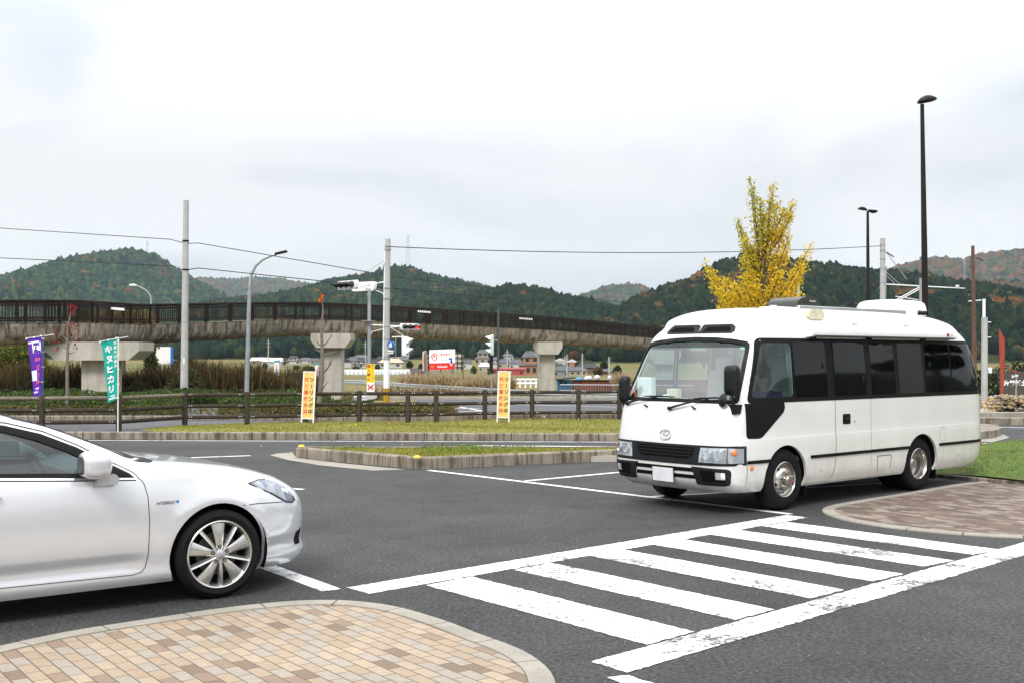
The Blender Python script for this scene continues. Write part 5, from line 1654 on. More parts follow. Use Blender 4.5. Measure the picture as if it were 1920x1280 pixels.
for y in (.40, -.40):
    for x in (-1.75, -2.70):
        _b = MB(); _b.obox((x, y, .62), (.27, 0, .02), (0, .25, 0), (-.005, 0, .08), 0, .04); _b.obox((x - .33, y, .95), (.06, 0, .012), (0, .24, 0), (-.09, 0, .34), 0, .05)
        s_ = _b.build('seat', M_INTER, car, ang=50)
        _b = MB(); _b.obox((x - .45, y, 1.33 if x > -2 else 1.28), (.045, 0, .01), (0, .12, 0), (-.02, 0, .08), 0, .035); _b.build('headrest', M_INTER, s_, ang=50)
_b = MB(); _b.obox((-1.24, 0, 1.35), (.012, 0, .004), (0, .12, 0), (-.004, 0, .03), 0, .01); _b.build('rear_view_mirror', M_TRIM, car)

# ---------------------------------------------------------------- wooden fence
M_WOOD = None
def m_wood(name, lo, hi):
    m, t, b = new_mat(name)
    v = coords(t, 'Object', (6, 6, 1.2))
    c = ramp(t, noise(t, v, 3.0, 7, .7), [(.3, lo), (.7, hi)])
    c = mixc(t, 1.0, c, ramp(t, noise(t, coords(t), 18, 5, .7), [(.3, .7), (.7, 1.25)]), 'MULTIPLY')
    t.links.new(c, b.inputs['Base Color']); b.inputs['Roughness'].default_value = .85
    b.inputs['Specular IOR Level'].default_value = .2
    bump(t, b, noise(t, v, 6, 5), .4, .01)
    return m
M_WOOD = m_wood('fence_timber', (.022, .016, .011), (.070, .053, .038))
M_WOODT = m_wood('bleached_fence_timber', (.10, .082, .06), (.22, .19, .145))
M_BOLT = pm('bolt_head', (.75, .75, .72), .3, .5, .1, 9)
fence = thing('wooden_fence', 'dark timber post and rail fence with three rails along the grass strip', 'fence', (-4.0, 32.2, 0))
_fp = [(-24.0, 27.6), (-17.6, 28.0), (-11.95, 28.5), (-10.1, 28.8), (-9.05, 31.0), (-7.4, 31.3), (-5.85, 31.8), (-4.4, 32.3), (-3.0, 32.3), (-2.2, 32.5), (-.8, 33.1), (.6, 33.5), (2.0, 33.7), (3.25, 33.9), (4.7, 34.0), (6.2, 34.2), (7.7, 34.3)]
_fo = Vector((-4.0, 32.2, 0))
for (x, y) in _fp:
    b_ = MB(); p = Vector((x, y, 0)) - _fo
    b_.tube([p + Vector((0, 0, -.15)), p + Vector((0, 0, .915)), p + Vector((0, 0, .94))], [.075, .072, .055], 10)
    b_.build('post', M_WOOD, fence)
for k, (a, b) in enumerate(zip(_fp, _fp[1:])):
    if k == 2: pass
    for hz in (.86, .55, .245):
        b_ = MB(); A = Vector((a[0], a[1], hz)) - _fo; B = Vector((b[0], b[1], hz)) - _fo
        d = (B - A).normalized()
        b_.tube([A + d * .06, A + d * .4, B - d * .4, B - d * .06], [.048, .052, .05, .048], 8)
        b_.build('rail', M_WOODT if (hz > .7 and k < 4) else M_WOOD, fence)
bl = MB()
for k, (x, y) in enumerate(_fp):
    for hz in (.86, .55, .245):
        for sd in (-1, 1):
            for q in (.14, .20):
                if 0 < k < len(_fp) - 1:
                    nb = _fp[k + sd]; d = Vector((nb[0] - x, nb[1] - y, 0)).normalized()
                    P = Vector((x, y, hz)) - _fo + d * q + Vector((0, -.052, .012))
                    bl.obox(P, (.012, 0, 0), (0, .008, 0), (0, 0, .012))
bo = bl.build('bolt_heads', M_BOLT, fence, ang=0); bo['kind'] = 'stuff'

# ---------------------------------------------------------------- signs before the fence
M_SIGNY = pm('pale_yellow_sign_panel', (.70, .47, .11), .5, 0, .05, 2, col2=(.68, .52, .18))
M_REDT = pm('red_lettering', (.66, .05, .015), .5, 0, .1, 9)
M_BLKT = pm('black_lettering', (.01, .01, .01), .5, 0, .1, 9)
M_WHT = pm('white_lettering', (.85, .85, .85), .5, 0, .03, 9)
def standing_sign(px, py, lean, label):
    x, y = G(px, py + 2.5, .06)
    t = thing('standing_sign', label, 'sign', (x, y, .06), 0, 'yellow accident warning signs in front of the fence')
    V = Vector((math.sin(lean), .06, 1)).normalized(); U = Vector((1, 0, 0)); U = (U - V * U.dot(V)).normalized(); N = U.cross(V)
    w, h0, h1 = .165, .13, 1.45
    fr = MB()
    for s in (-1, 1): fr.obox(U * (s * w) + V * (h1 / 2), U * .016, V * (h1 / 2), N * .014)
    for h in (h0, h1 - .012): fr.obox(V * h, U * w, V * .013, N * .0125)
    fr.build('frame', M_WHITEP, t)
    pa = MB(); pa.obox(V * ((h0 + h1) / 2), U * (w - .016), V * ((h1 - h0) / 2 - .013), N * .006)
    pl = pa.build('panel', M_SIGNY, t)
    for txt, ux, mt in (('ツーリング中', .072, M_BLKT), ('死亡事故多発', -.072, M_REDT)):
        tb = MB()
        for i, ch in enumerate(txt):
            P = V * (1.215 - i * .178) + U * ux + N * .008
            if ch == 'ー': tb.obox(P + N * .001, U * .009, V * .055, N * .001)
            else: text_mb(tb, ch, P, U, V, .135, 0, .002, bold=.026 if mt is M_BLKT else .014)
        tb.build('lettering', mt, pl, ang=0)
standing_sign(576, 790, R(2.2), 'yellow warning sign with red and black characters, left one before the fence')
standing_sign(943, 788, R(1.4), 'yellow warning sign with red and black characters, right one before the bridge pier')

# ---------------------------------------------------------------- advertising flags by the fence
def flag(px, py, ptop, bar, base_col, lab, kind):
    x, y = G(px, py + 3, .0)
    t = thing('advertising_flag', lab, 'flag', (x, y, 0))
    k = y / CF
    ht = At(px, ptop, y).z
    fpm = pm(kind + '_pole_paint', (.75, .75, .62) if kind == 'green' else (.03, .12, .13), .4)
    b_ = MB(); b_.tube([(0, 0, -.1), (0, 0, ht)], .017, 8); b_.build('pole', fpm, t)
    A = At(bar[0], bar[1], y) - Vector((x, y, 0)); B = At(bar[2], bar[3], y) - Vector((x, y, 0))
    b_ = MB(); b_.tube([A, B], .009, 6); b_.build('cross_bar', M_WHITEP, t)
    # cloth, hanging from the bar and pulled in towards the pole lower down
    h = ht - At(px, 742 if kind == 'purple' else 746, y).z
    n, m = 24, 8
    def cp(u, v):
        wtop = abs(A.x) - .03; wb = (.20 if kind == 'purple' else .235)
        w_ = wtop + (wb - wtop) * min(1, v * 1.25) ** .7
        if kind == 'purple': inner = -.02 - .02 * v
        else: inner = -.02
        zz = A.z * u + (ht - .02) * (1 - u)
        return Vector((inner - w_ * u, .03 * math.sin(3.1 * v + 2 * u) + .02 * math.sin(9 * u + 4 * v), zz - h * v - .02 * (1 - v)))
    vs = [cp(j / m, i / n) for i in range(n + 1) for j in range(m + 1)]
    b_ = MB(); b_.add(vs, [(i * (m + 1) + j, i * (m + 1) + j + 1, (i + 1) * (m + 1) + j + 1, (i + 1) * (m + 1) + j) for i in range(n) for j in range(m)])
    cl = b_.build('cloth', base_col, t, ang=80)
    tie = MB()
    for v in (0.03, .25, .5, .75, .98): tie.obox(cp(0, v) + Vector((.015, 0, 0)), (.03, 0, 0), (0, .02, 0), (0, 0, .012))
    for q in (.05, .5, .95): tie.obox(A * q + Vector((0, 0, ht)) * (1 - q) * 1.0 if False else (A + (Vector((-.03, 0, ht)) - A) * (1 - q)) + Vector((0, 0, -.015)), (.02, 0, 0), (0, .012, 0), (0, 0, .02))
    tie.split('tie', M_WHITEP, t, ang=0)
    def on(u, v, w_, h_, mb, txt, mi=0, bold=.03):
        """lettering laid on the cloth"""
        s = MB(); text_mb(s, txt, (0, 0, 0), (1, 0, 0), (0, 1, 0), 1.0, 0, 0, bold=bold)
        out = []
        for p in s.v:
            q = cp(u - p[0] * w_, v - p[1] * h_) + Vector((0, -.006, 0)); out.append(q)
        mb.add(out, s.f, mi)
    def blk(u0, u1, v0, v1, mb, mi=0):
        out = [cp(u0 + (u1 - u0) * i / 4, v0 + (v1 - v0) * j / 4) + Vector((0, -.005, 0)) for j in range(5) for i in range(5)]
        mb.add(out, [(j * 5 + i, j * 5 + i + 1, (j + 1) * 5 + i + 1, (j + 1) * 5 + i) for i in range(4) for j in range(4)], mi)
    return t, cl, on, blk
M_TEAL = pm('teal_flag_cloth', (.0, .34, .27), .8, 0, .08, 2)
M_PURF = pm('purple_flag_cloth', (.10, .015, .36), .8, 0, .12, 2)
M_PINK = pm('pink_print', (.75, .12, .22), .7)
_t, _c, on, blk = flag(221, 808, 632, (186, 640, 241, 631), M_TEAL, 'teal advertising flag with large white characters on a pole at the bent fence post', 'green')
b_ = MB()
for i, ch in enumerate('キヌヒカリ'): on(.60, .14 + i * .165, .56 + .1 * i / 4, .135, b_, ch, 0, .05)
for i, ch in enumerate('京都丹波産米'): on(.17, .06 + i * .075, .22, .06, b_, ch, 0, .02)
blk(.25, .70, .905, .925, b_); blk(.15, .80, .945, .97, b_)
b_.build('lettering', M_WHT, _c, ang=0, fix=False)
_t, _c, on, blk = flag(80, 806, 628, (48, 634, 102, 627), M_PURF, 'purple advertising flag with white and pink print, leftmost of the flags', 'purple')
b_ = MB(); blk(.25, .98, .055, .085, b_); on(.45, .17, .62, .16, b_, '国', 0, .09); blk(.55, .95, .53, .70, b_); blk(.35, .7, .82, .85, b_); blk(.45, .8, .88, .91, b_)
b_.split('white_print', M_WHT, _c, ang=0, fix=False)
b_ = MB(); on(.42, .36, .5, .085, b_, 'の', 0, .06); on(.38, .49, .35, .11, b_, 'ぼ', 0, .02); on(.35, .62, .3, .11, b_, 'り', 0, .03); on(.45, .74, .5, .08, b_, '祭', 0, .03)
b_.build('pink_print', M_PINK, _c, ang=0, fix=False)

# ---------------------------------------------------------------- poles, lamps and signals
def part_tube(name, pts, r, mat, parent, n=10, org=(0, 0, 0)):
    b_ = MB(); o = Vector(org); b_.tube([Vector(p) - o for p in pts], r, n); return b_.build(name, mat, parent)
def bands(parent, px, pys, Y, r, org, mat=None, name='band'):
    for py in pys:
        p = At(px, py, Y) - Vector(org); b_ = MB(); b_.lathe([(r, -.03), (r + .012, -.03), (r + .012, .03), (r, .03)], (p.x, p.y, p.z), (0, 0, 1), 12); b_.build(name, mat or M_POLEG, parent)
# concrete pole on the left
Y = 45.0; base = Vector((At(345, 755, Y).x, Y, 0)); top = At(349, 376, Y)
t = thing('concrete_pole', 'tall plain concrete pole rising beside the left fence corner', 'utility pole', base)
part_tube('shaft', [base, top], [.155, .105], M_POLEC, t, 14, base)
bands(t, 348, (452, 506), Y, .125, base, M_TRIM)
b_ = MB(); p = At(347, 676, Y) - base; b_.obox((p.x, p.y - .15, p.z), (.03, 0, 0), (0, .005, 0), (0, 0, .12)); b_.build('number_plate', M_WHITEP, t)
# curved street lamp
Y = 47.0; base = Vector((At(462, 755, Y).x, Y, 0))
t = thing('street_lamp', 'grey street lamp with a curved neck beside the concrete pole', 'street lamp', base)
pts = [(base.x, Y, -.1)] + [At(px, py, Y) for px, py in ((464, 680), (466, 600), (468, 545), (471, 515), (479, 499), (492, 487), (508, 480), (517, 478))]
part_tube('pole', pts, [.10, .095, .085, .075, .07, .06, .055, .05, .05], M_POLEG, t, 10, base)
h = At(527, 474, Y) - base
b_ = MB(); d = Vector((.95, 0, .22)).normalized(); b_.obox(h, d * .26, (0, .12, 0), d.cross(Vector((0, 1, 0))) * -.045, 0, .03); b_.build('lamp_head', M_BLACK, t)
bands(t, 467, (552, 540), Y, .085, base)
# far lamp behind the footbridge
Y = 85.0; base = Vector((At(283, 700, Y).x, Y, gz(Y)))
t = thing('street_lamp', 'small pale street lamp showing above the left end of the footbridge', 'street lamp', base)
pts = [base] + [At(px, py, Y) for px, py in ((283, 620), (283, 560), (281, 552), (272, 543), (262, 538), (256, 536))]
part_tube('pole', pts, [.08, .07, .06, .05, .045, .04, .04], M_POLEG, t, 8, base)
h = At(249, 535, Y) - base; b_ = MB(); b_.ball(h, .30, .12, .10, 12, 8); b_.build('lamp_head', M_WHITEP, t)
# brown car-park lamps
def park_lamp(px, Y, ptop, heads, label, k=1.0):
    base = Vector((At(px[0], 700, Y).x, Y, 0)); tp = At(px[1], ptop, Y)
    t = thing('park_lamp', label, 'street lamp', base, 0, 'dark brown car park lamps')
    part_tube('pole', [base, base + (tp - base) * .55, tp], [.085 * k, .070 * k, .045 * k], M_BROWNP, t, 12, base)
    for (dx, dz, sz, tl) in heads:
        b_ = MB()
        prof = [(-1, 0), (-.92, .30), (-.6, .62), (-.1, .80), (.4, .70), (.85, .35), (1, .0), (.9, -.12), (.5, -.20), (-.6, -.22), (-.95, -.12)]
        u = Vector((math.cos(tl), .25, math.sin(tl))).normalized(); v = Vector((-math.sin(tl), 0, math.cos(tl)))
        w = u.cross(v); c = tp - base + Vector((dx, 0, dz))
        for a, bb, kk in ((-1, -.8, .55), (-.8, -.4, .85), (-.4, .4, 1.0), (.4, .8, .85), (.8, 1, .55)): pass
        rings = []
        for q, kk in ((-1, .35), (-.8, .72), (-.4, .96), (0, 1), (.4, .96), (.8, .72), (1, .35)):
            rings.append([c + u * (p[0] * sz * (.6 + .4 * kk)) + v * (p[1] * sz * .72 * kk) + w * (q * sz * .55) for p in prof])
        n = len(prof); b_.add([p for r_ in rings for p in r_], [(i * n + j, i * n + (j + 1) % n, (i + 1) * n + (j + 1) % n, (i + 1) * n + j) for i in range(6) for j in range(n)] + [tuple(range(n)), tuple(6 * n + j for j in range(n))])
        hd = b_.build('lamp_head', M_BROWNP, t, ang=60)
        b_ = MB(); b_.ball(c - v * sz * .08 + u * sz * .25, sz * .45, sz * .3, sz * .06, 12, 6); b_.build('lens', M_LENSG, hd)
park_lamp((1738, 1729), 26.5, 196, [(.12, .08, .235, R(12))], 'tall dark brown lamp post with a single head, behind the back of the minibus', 1.0)
park_lamp((1628, 1627), 46.0, 396, [(-.21, .06, .20, R(-8)), (.21, .02, .20, R(172))], 'dark brown lamp post with twin heads, behind the minibus roof', 1.15)

# traffic signal pole
M_LENSR = None
def emis(name, col, s):
    m, t, b = new_mat(name); b.inputs['Base Color'].default_value = (*col, 1); b.inputs['Emission Color'].default_value = (*col, 1); b.inputs['Emission Strength'].default_value = s
    return m
M_LITRED = emis('lit_red_signal', (1.0, .03, .02), 1.6)
M_DIM = [pm('unlit_green_lens', (.01, .06, .05), .15), pm('unlit_amber_lens', (.10, .04, .01), .15), pm('unlit_red_lens', (.10, .012, .008), .15)]
def signal(parent, c, F, n=3, vertical=False, sz=.36, lit=None, hood=M_BLACK, body=M_WHITEP, hl=.30, name='signal_head'):
    """traffic signal head; c = centre, F = direction it faces"""
    c = Vector(c); F = Vector(F).normalized(); W = Vector((0, 0, 1)); U = W.cross(F).normalized()
    L = U if not vertical else W; S = W if not vertical else U
    e = bpy.data.objects.new(name, None); COL.objects.link(e); e.parent = parent; e.location = c
    b_ = MB()
    ol = [(px, pz) for px, pz in rpoly(-sz * n * .53, sz * n * .53, -sz * .5, sz * .5, sz * .24, 4)]
    b_.extr(ol, (0, 0, 0), L, S, F, -.12, .05); b_.build('housing', body, e, ang=30)
    for i in range(n):
        o = L * ((i - (n - 1) / 2) * sz * (1 if not vertical else 1))
        b_ = MB(); b_.lathe([(sz * .40, .052), (.001, .075)], o, F, 20)
        m_ = M_LITRED if lit == i else M_DIM[i % 3]
        b_.build('lens', m_, e)
        b_ = MB()
        k = 14; vs = []
        for j in range(k + 1):
            a = R(-20) + R(220) * j / k
            r_ = L.cross(F)
            up = W if abs(W.dot(F)) < .9 else S
            sd_ = U
            p = o + (sd_ * math.cos(a) + up * math.sin(a)) * sz * .44
            ln = hl * (.35 + .65 * max(0, math.sin(a)))
            vs += [p + F * .05, p + F * (.05 + ln) - W * ln * .12, p * 1.0 + F * .05 + (o - p).normalized() * .012, p + F * (.05 + ln) - W * ln * .12 + (o - p).normalized() * .012]
        fs = []
        for j in range(k):
            a0, b0 = j * 4, (j + 1) * 4
            fs += [(a0, b0, b0 + 1, a0 + 1), (a0 + 2, a0 + 3, b0 + 3, b0 + 2), (a0 + 1, b0 + 1, b0 + 3, a0 + 3)]
        b_.add(vs, fs); b_.build('visor', hood, e, ang=60)
    return e
Y = 41.6; base = Vector((At(724, 765, Y).x, Y, 0)); top = At(727.5, 448, Y)
sp = thing('signal_pole', 'grey and white traffic signal pole with yellow and black foot stripes at the junction', 'traffic signal', base)
pz = lambda py: At(725, py, Y).z
ax = lambda z: base.x + (top.x - base.x) * z / top.z
def seg(z0, z1, r0, r1, mat, name):
    b_ = MB(); b_.tube([(ax(z0) - base.x, 0, z0), (ax(z1) - base.x, 0, z1)], [r0, r1], 16); return b_.build(name, mat, sp)
seg(-.1, pz(757), .118, .115, M_WHITEP, 'foot')
def m_stripes():
    m, t, b = new_mat('yellow_black_stripes')
    g = _n(t, 'ShaderNodeTexCoord'); s_ = _n(t, 'ShaderNodeSeparateXYZ'); t.links.new(g.outputs['Object'], s_.inputs[0])
    a = math_n(t, 'ARCTAN2', s_.outputs['Y'], s_.outputs['X']); a = math_n(t, 'MULTIPLY', a, 1.9)
    f = math_n(t, 'FRACT', a)
    c = ramp(t, f, [(0, (.72, .42, .0)), (.5, (.01, .01, .01))], 'CONSTANT')
    t.links.new(c, b.inputs['Base Color']); b.inputs['Roughness'].default_value = .5
    return m
seg(pz(757), pz(727), .121, .120, m_stripes(), 'stripe_sleeve')
seg(pz(727), pz(672), .117, .115, M_WHITEP, 'white_sleeve')
seg(pz(672), top.z, .108, .095, M_POLEC, 'shaft')
part_tube('side_pipe', [(ax(pz(672)) - base.x - .125, -.02, pz(672)), (ax(pz(545)) - base.x - .115, -.02, pz(545)), (ax(pz(470)) - base.x - .105, -.01, pz(470))], .030, M_WHITEP, sp)
for py in (462, 468, 540, 560, 612, 635, 668, 673):
    z = pz(py); b_ = MB(); b_.lathe([(.10, -.022), (.128, -.022), (.128, .022), (.10, .022)], (ax(z) - base.x, 0, z), (0, 0, 1), 14); b_.build('pole_band', M_POLEG, sp)
def LP(px, py, dy=0.0):
    p = At(px, py, Y + dy); return p - base
part_tube('upper_arm', [LP(721, 529), LP(676, 536, -.3)], .028, M_WHITEP, sp)
part_tube('arm_brace', [LP(720, 555), LP(718, 550), LP(700, 543, -.2), LP(675, 537, -.3)], .022, M_WHITEP, sp)
signal(sp, LP(651, 535, -.5), (-.68, -.70, -.12), 3, False, .33, None, hl=.40)
signal(sp, LP(684, 538, .1), (.55, .83, -.05), 3, False, .34, None)
part_tube('lower_arm', [LP(735, 632), LP(758, 631), LP(759, 640)], .022, M_WHITEP, sp)
part_tube('lower_arm', [LP(735, 671), LP(759, 669)], .018, M_POLEG, sp)
part_tube('drop_rod', [LP(742, 633), LP(742, 668)], .016, M_POLEG, sp)
part_tube('tie_rod', [LP(733, 614), LP(756, 629)], .010, M_WHITEP, sp, 6)
signal(sp, LP(762, 650), (1, -.25, -.05), 2, True, .36, None, M_WHITEP, M_WHITEP, .22, 'walk_signal')
b_ = MB(); c = LP(732.5, 646, -.16); b_.lathe([(.135, .0), (.135, .010), (.001, .012)], c, (-.25, -1, 0), 28)
bs = b_.build('round_sign', pm('blue_sign_face', (.01, .10, .50), .4, 0, .05, 9), sp)
b_ = MB(); U_ = Vector((1, -.25, 0)).normalized(); W_ = Vector((0, 0, 1)); nn = Vector((-.25, -1, 0)).normalized() * .014
# white walking figures on the blue disc
b_.lathe([(.016, 0), (.001, .001)], c + nn + W_ * .085 + U_ * .01, (-.25, -1, 0), 12)
b_.add([c + nn + U_ * a + W_ * bb for a, bb in ((-.015, .065), (.035, .065), (.045, -.02), (.055, -.10), (.03, -.10), (.012, -.02), (-.01, -.10), (-.035, -.10), (-.015, .0))], [tuple(range(9))])
b_.lathe([(.011, 0), (.001, .001)], c + nn + W_ * .03 - U_ * .05, (-.25, -1, 0), 12)
b_.add([c + nn + U_ * a + W_ * bb for a, bb in ((-.065, .015), (-.035, .015), (-.035, -.09), (-.065, -.09))], [(0, 1, 2, 3)])
b_.build('pictogram', M_WHT, bs, ang=0, fix=False)
b_ = MB(); c = LP(732, 659.5, -.16); b_.obox(c, U_ * .115, (0, .006, 0), W_ * .065); pl = b_.build('supplementary_plate', M_WHITEP, sp)
b_ = MB(); text_mb(b_, '自転車可', c, U_, W_, .058, 0, .012, bold=.01); b_.build('lettering', M_BLKT, pl, ang=0)
part_tube('sign_bracket', [LP(736, 640), LP(741, 647), LP(739, 660)], .03, M_POLEG, sp)
# second pole with the far signal and the moped sign
Y = 47.0; base = Vector((At(692, 760, Y).x, Y, 0)); top = At(692.5, 532, Y)
s2 = thing('signal_pole', 'slim grey pole left of the signal pole, carrying a red signal and a yellow notice', 'traffic signal', base)
part_tube('shaft', [base, top], [.085, .07], M_POLEG, s2, 12, base)
b_ = MB(); p = At(690, 602, Y) - base; b_.lathe([(.30, -.015), (.30, .015), (.001, .02)], p, (0, 0, 1), 20); b_.lathe([(.001, -.02), (.30, -.015)], p, (0, 0, 1), 20); b_.build('disc_fitting', M_POLEG, s2)
L2 = lambda px, py, dy=0: At(px, py, Y + dy) - base
part_tube('signal_arm', [L2(694, 609), L2(728, 611, -1), L2(756, 612, -2)], .026, M_WHITEP, s2)
part_tube('arm_brace', [L2(695, 629), L2(697, 622), L2(722, 616, -.8), L2(748, 612, -1.8)], .020, M_WHITEP, s2)
signal(s2, L2(769, 613, -2.2), (.50, -.86, -.10), 3, False, .25, 2)
bands(s2, 692, (606, 611, 538, 553), Y, .08, base)
c = L2(695, 708, -.15); b_ = MB(); b_.obox(c, (.165, 0, 0), (0, .008, 0), (0, 0, .585)); nb = b_.build('notice_board', pm('bright_yellow_panel', (.80, .62, .02), .5, 0, .05, 5), s2)
b_ = MB(); b_.obox(c + Vector((0, -.010, -.385)), (.16, 0, 0), (0, .003, 0), (0, 0, .195)); b_.build('white_field', M_WHT, nb)
b_ = MB()
for i, ch in enumerate('進入禁止'): text_mb(b_, ch, c + Vector((-.078, -.012, .495 - i * .175)), (1, 0, 0), (0, 0, 1), .15, 0, .003, bold=.015)
b_.build('lettering', pm('dark_red_lettering', (.42, .01, .01), .5), nb, ang=0)
b_ = MB()
for i, ch in enumerate('原付・ミニカー'):
    P = c + Vector((.082, -.012, .515 - i * .100))
    if ch == 'ー': b_.obox(P, (.006, 0, 0), (0, .002, 0), (0, 0, .035))
    else: text_mb(b_, ch, P, (1, 0, 0), (0, 0, 1), .095, 0, .003, bold=.012)
b_.build('lettering', pm('orange_red_lettering', (.70, .10, .01), .5), nb, ang=0)
b_ = MB()
for s in (-1, 1): b_.obox(c + Vector((0, -.016, -.385)), (.018, 0, .018 * s), (0, .002, 0), (-.12 * s, 0, .12))
b_.build('red_cross', M_REDT, nb, ang=0)
b_ = MB()
for s in (-1, 1): b_.lathe([(.055, .0), (.03, .001)], c + Vector((s * .06, -.0145, -.40)), (0, -1, 0), 18)
b_.split('moped_pictogram', pm('blue_print', (.02, .15, .40), .5), nb, ang=0)
# third pole and vertical signal near the right-hand pier
Y = 64.0; base = Vector((At(934, 760, Y).x, Y, gz(Y))); top = At(934.5, 578, Y)
s3 = thing('signal_pole', 'dark grey pole with a three-light signal seen side on, left of the right bridge pier', 'traffic signal', base)
part_tube('shaft', [base, top], [.065, .055], pm('dark_steel_pole', (.06, .07, .075), .5), s3, 12, base)
L3 = lambda px, py, dy=0: At(px, py, Y + dy) - base
signal(s3, L3(921, 647, -.1), (-1, -.15, 0), 3, True, .37, None, M_WHITEP, pm('pale_green_housing', (.45, .60, .58), .5), .30)
part_tube('signal_arm', [L3(934, 638), L3(922, 638)], .03, M_POLEG, s3)
b_ = MB(); b_.obox(L3(921, 679), (.10, 0, 0), (0, .08, 0), (0, 0, .5)); b_.build('louvre_screen', M_BLACK, s3)
part_tube('thin_post', [L3(921, 700), L3(922, 745)], .05, M_POLEG, s3)

# concrete pole with long arm, behind the minibus
Y = 55.0; base = Vector((At(1655, 760, Y).x, Y, 0)); top = At(1655, 447, Y)
t = thing('concrete_pole', 'concrete pole with a long thin horizontal arm, right of the twin-headed lamp', 'utility pole', base)
part_tube('shaft', [base, top], [.15, .12], M_POLEC, t, 14, base)
L4 = lambda px, py, dy=0: At(px, py, Y + dy) - base
part_tube('long_arm', [L4(1657, 533), L4(1730, 537), L4(1809, 541)], [.03, .028, .022], M_WHITEP, t)
part_tube('pipe', [L4(1661, 500), L4(1659, 580)], .05, M_POLEG, t)
for a, b in (((1661, 472), (1700, 524)), ((1661, 510), (1688, 534)), ((1661, 516), (1682, 536))): part_tube('stay', [L4(*a), L4(*b)], .018, M_POLEG, t, 6)
part_tube('bracket', [L4(1661, 473), L4(1676, 482)], .03, M_BLACK, t, 6)
bands(t, 1655, (459, 505, 530, 470, 486), Y, .13, base)
b_ = MB(); b_.ball(L4(1795, 537), .10, .08, .06, 10, 6); b_.build('arm_fitting', M_WHITEP, t)
# roof-level lattice stay seen above the minibus (second gantry)
Y = 52.0; base = Vector((At(1727, 760, Y).x, Y, 0)); 
t = thing('signal_gantry', 'pale steel post with two slanting struts, just left of the tall lamp post', 'gantry', base)
L5 = lambda px, py, dy=0: At(px, py, Y + dy) - base
part_tube('post', [Vector((0, 0, 0)), L5(1727, 522)], .08, M_POLEG, t)
part_tube('strut', [L5(1727, 537), L5(1681, 562)], .022, M_WHITEP, t, 6); part_tube('strut', [L5(1727, 541), L5(1686, 563)], .022, M_WHITEP, t, 6)
part_tube('curved_bar', [L5(1679, 556), L5(1700, 559), L5(1722, 563)], .02, M_WHITEP, t, 6)
# brown timber pole and pale concrete pole at the right
Y = 48.0; base = Vector((At(1828, 790, Y).x, Y, 0))
t = thing('timber_pole', 'tall thin brown timber pole at the back of the minibus', 'utility pole', base)
part_tube('shaft', [base, At(1824, 461, Y)], [.11, .07], pm('creosoted_timber', (.11, .055, .035), .8, 0, .3, 3), t, 10, base)
part_tube('crossarm', [At(1816, 565, Y) - base, At(1840, 563, Y) - base], .025, M_WHITEP, t, 6)
part_tube('stub', [At(1829, 483, Y) - base, At(1843, 489, Y) - base], .025, M_BLACK, t, 6)
Y = 42.0; base = Vector((At(1846, 790, Y).x, Y, 0))
t = thing('concrete_pole', 'short pale concrete pole just right of the minibus tail', 'utility pole', base)
part_tube('shaft', [base, At(1846, 595, Y)], [.12, .11], M_POLEC, t, 12, base)
part_tube('upper_tube', [At(1845, 596, Y) - base, At(1845, 561, Y) - base], .055, M_WHITEP, t)
for py in (604, 632):
    part_tube('insulator_arm', [At(1842, py, Y) - base, At(1858, py, Y) - base], .02, M_WHITEP, t, 6)
b_ = MB(); p = At(1856, 694, Y) - base; b_.obox(p, (.07, 0, 0), (0, .05, 0), (0, 0, .11), 0, .02); b_.build('meter_box', M_WHITEP, t)
Y = 70.0; base = Vector((At(1497, 760, Y).x, Y, gz(Y)))
t = thing('pale_pole', 'plain pale pole just right of the yellow tree', 'utility pole', base)
part_tube('shaft', [base, At(1497, 518, Y)], [.11, .09], M_POLEC, t, 10, base)
# leaning rust-red post at the far right
Y = 55.0; base = Vector((At(1880, 748, Y).x, Y, gz(Y)))
t = thing('red_post', 'leaning rust-red steel post at the dark fence', 'post', base)
M_RUST = pm('rust_red_steel', (.30, .045, .02), .7, 0, .3, 4)
b_ = MB(); A = At(1874, 617, Y) - base; B = At(1880, 690, Y) - base
b_.add([At(1873.5, 617, Y) - base, At(1884, 635, Y) - base, At(1883, 690, Y) - base, At(1881, 748, Y) - base, At(1876, 748, Y) - base, At(1876, 690, Y) - base], [(0, 1, 2, 3, 4, 5)])
bb = MB(); vs = b_.v; bb.add([Vector(p) for p in vs] + [Vector(p) + Vector((0, .08, 0)) for p in vs], [tuple(range(6)), tuple(range(11, 5, -1))] + [(i, (i + 1) % 6, (i + 1) % 6 + 6, i + 6) for i in range(6)])
bb.build('blade', M_RUST, t, ang=0)
part_tube('side_rod', [At(1883, 683, Y) - base, At(1895, 693, Y) - base, At(1912, 698, Y) - base], .03, M_RUST, t, 6)

# overhead cables
def cable(label, pts, r=.014, sag=0.0, n=14):
    P = [At(*p) for p in pts]
    out = []
    for a, b in zip(P, P[1:]):
        for i in range(n):
            f = i / n; q = a.lerp(b, f); q.z -= sag * 4 * f * (1 - f) * (b - a).length; out.append(q)
    out.append(P[-1])
    b_ = MB(); b_.tube(out, r, 5); tag(b_.build('cable', M_BLACK, None), label, 'cable')
cable('upper overhead cable coming in from the left to the concrete pole', [(-60, 424, 52), (320, 449, 45.5), (348, 457, 45)], .016)
cable('lower overhead cable coming in from the left to the concrete pole', [(-60, 481, 52), (322, 499, 45.5), (345, 507, 45)], .018)
cable('upper overhead cable between the concrete pole and the signal pole', [(348, 457, 45), (372, 456, 45), (705, 513, 42), (724, 516, 41.6)], .016)
cable('lower overhead cable between the concrete pole and the signal pole', [(345, 507, 45), (372, 503, 45), (620, 529, 43), (724, 540, 41.6)], .018)
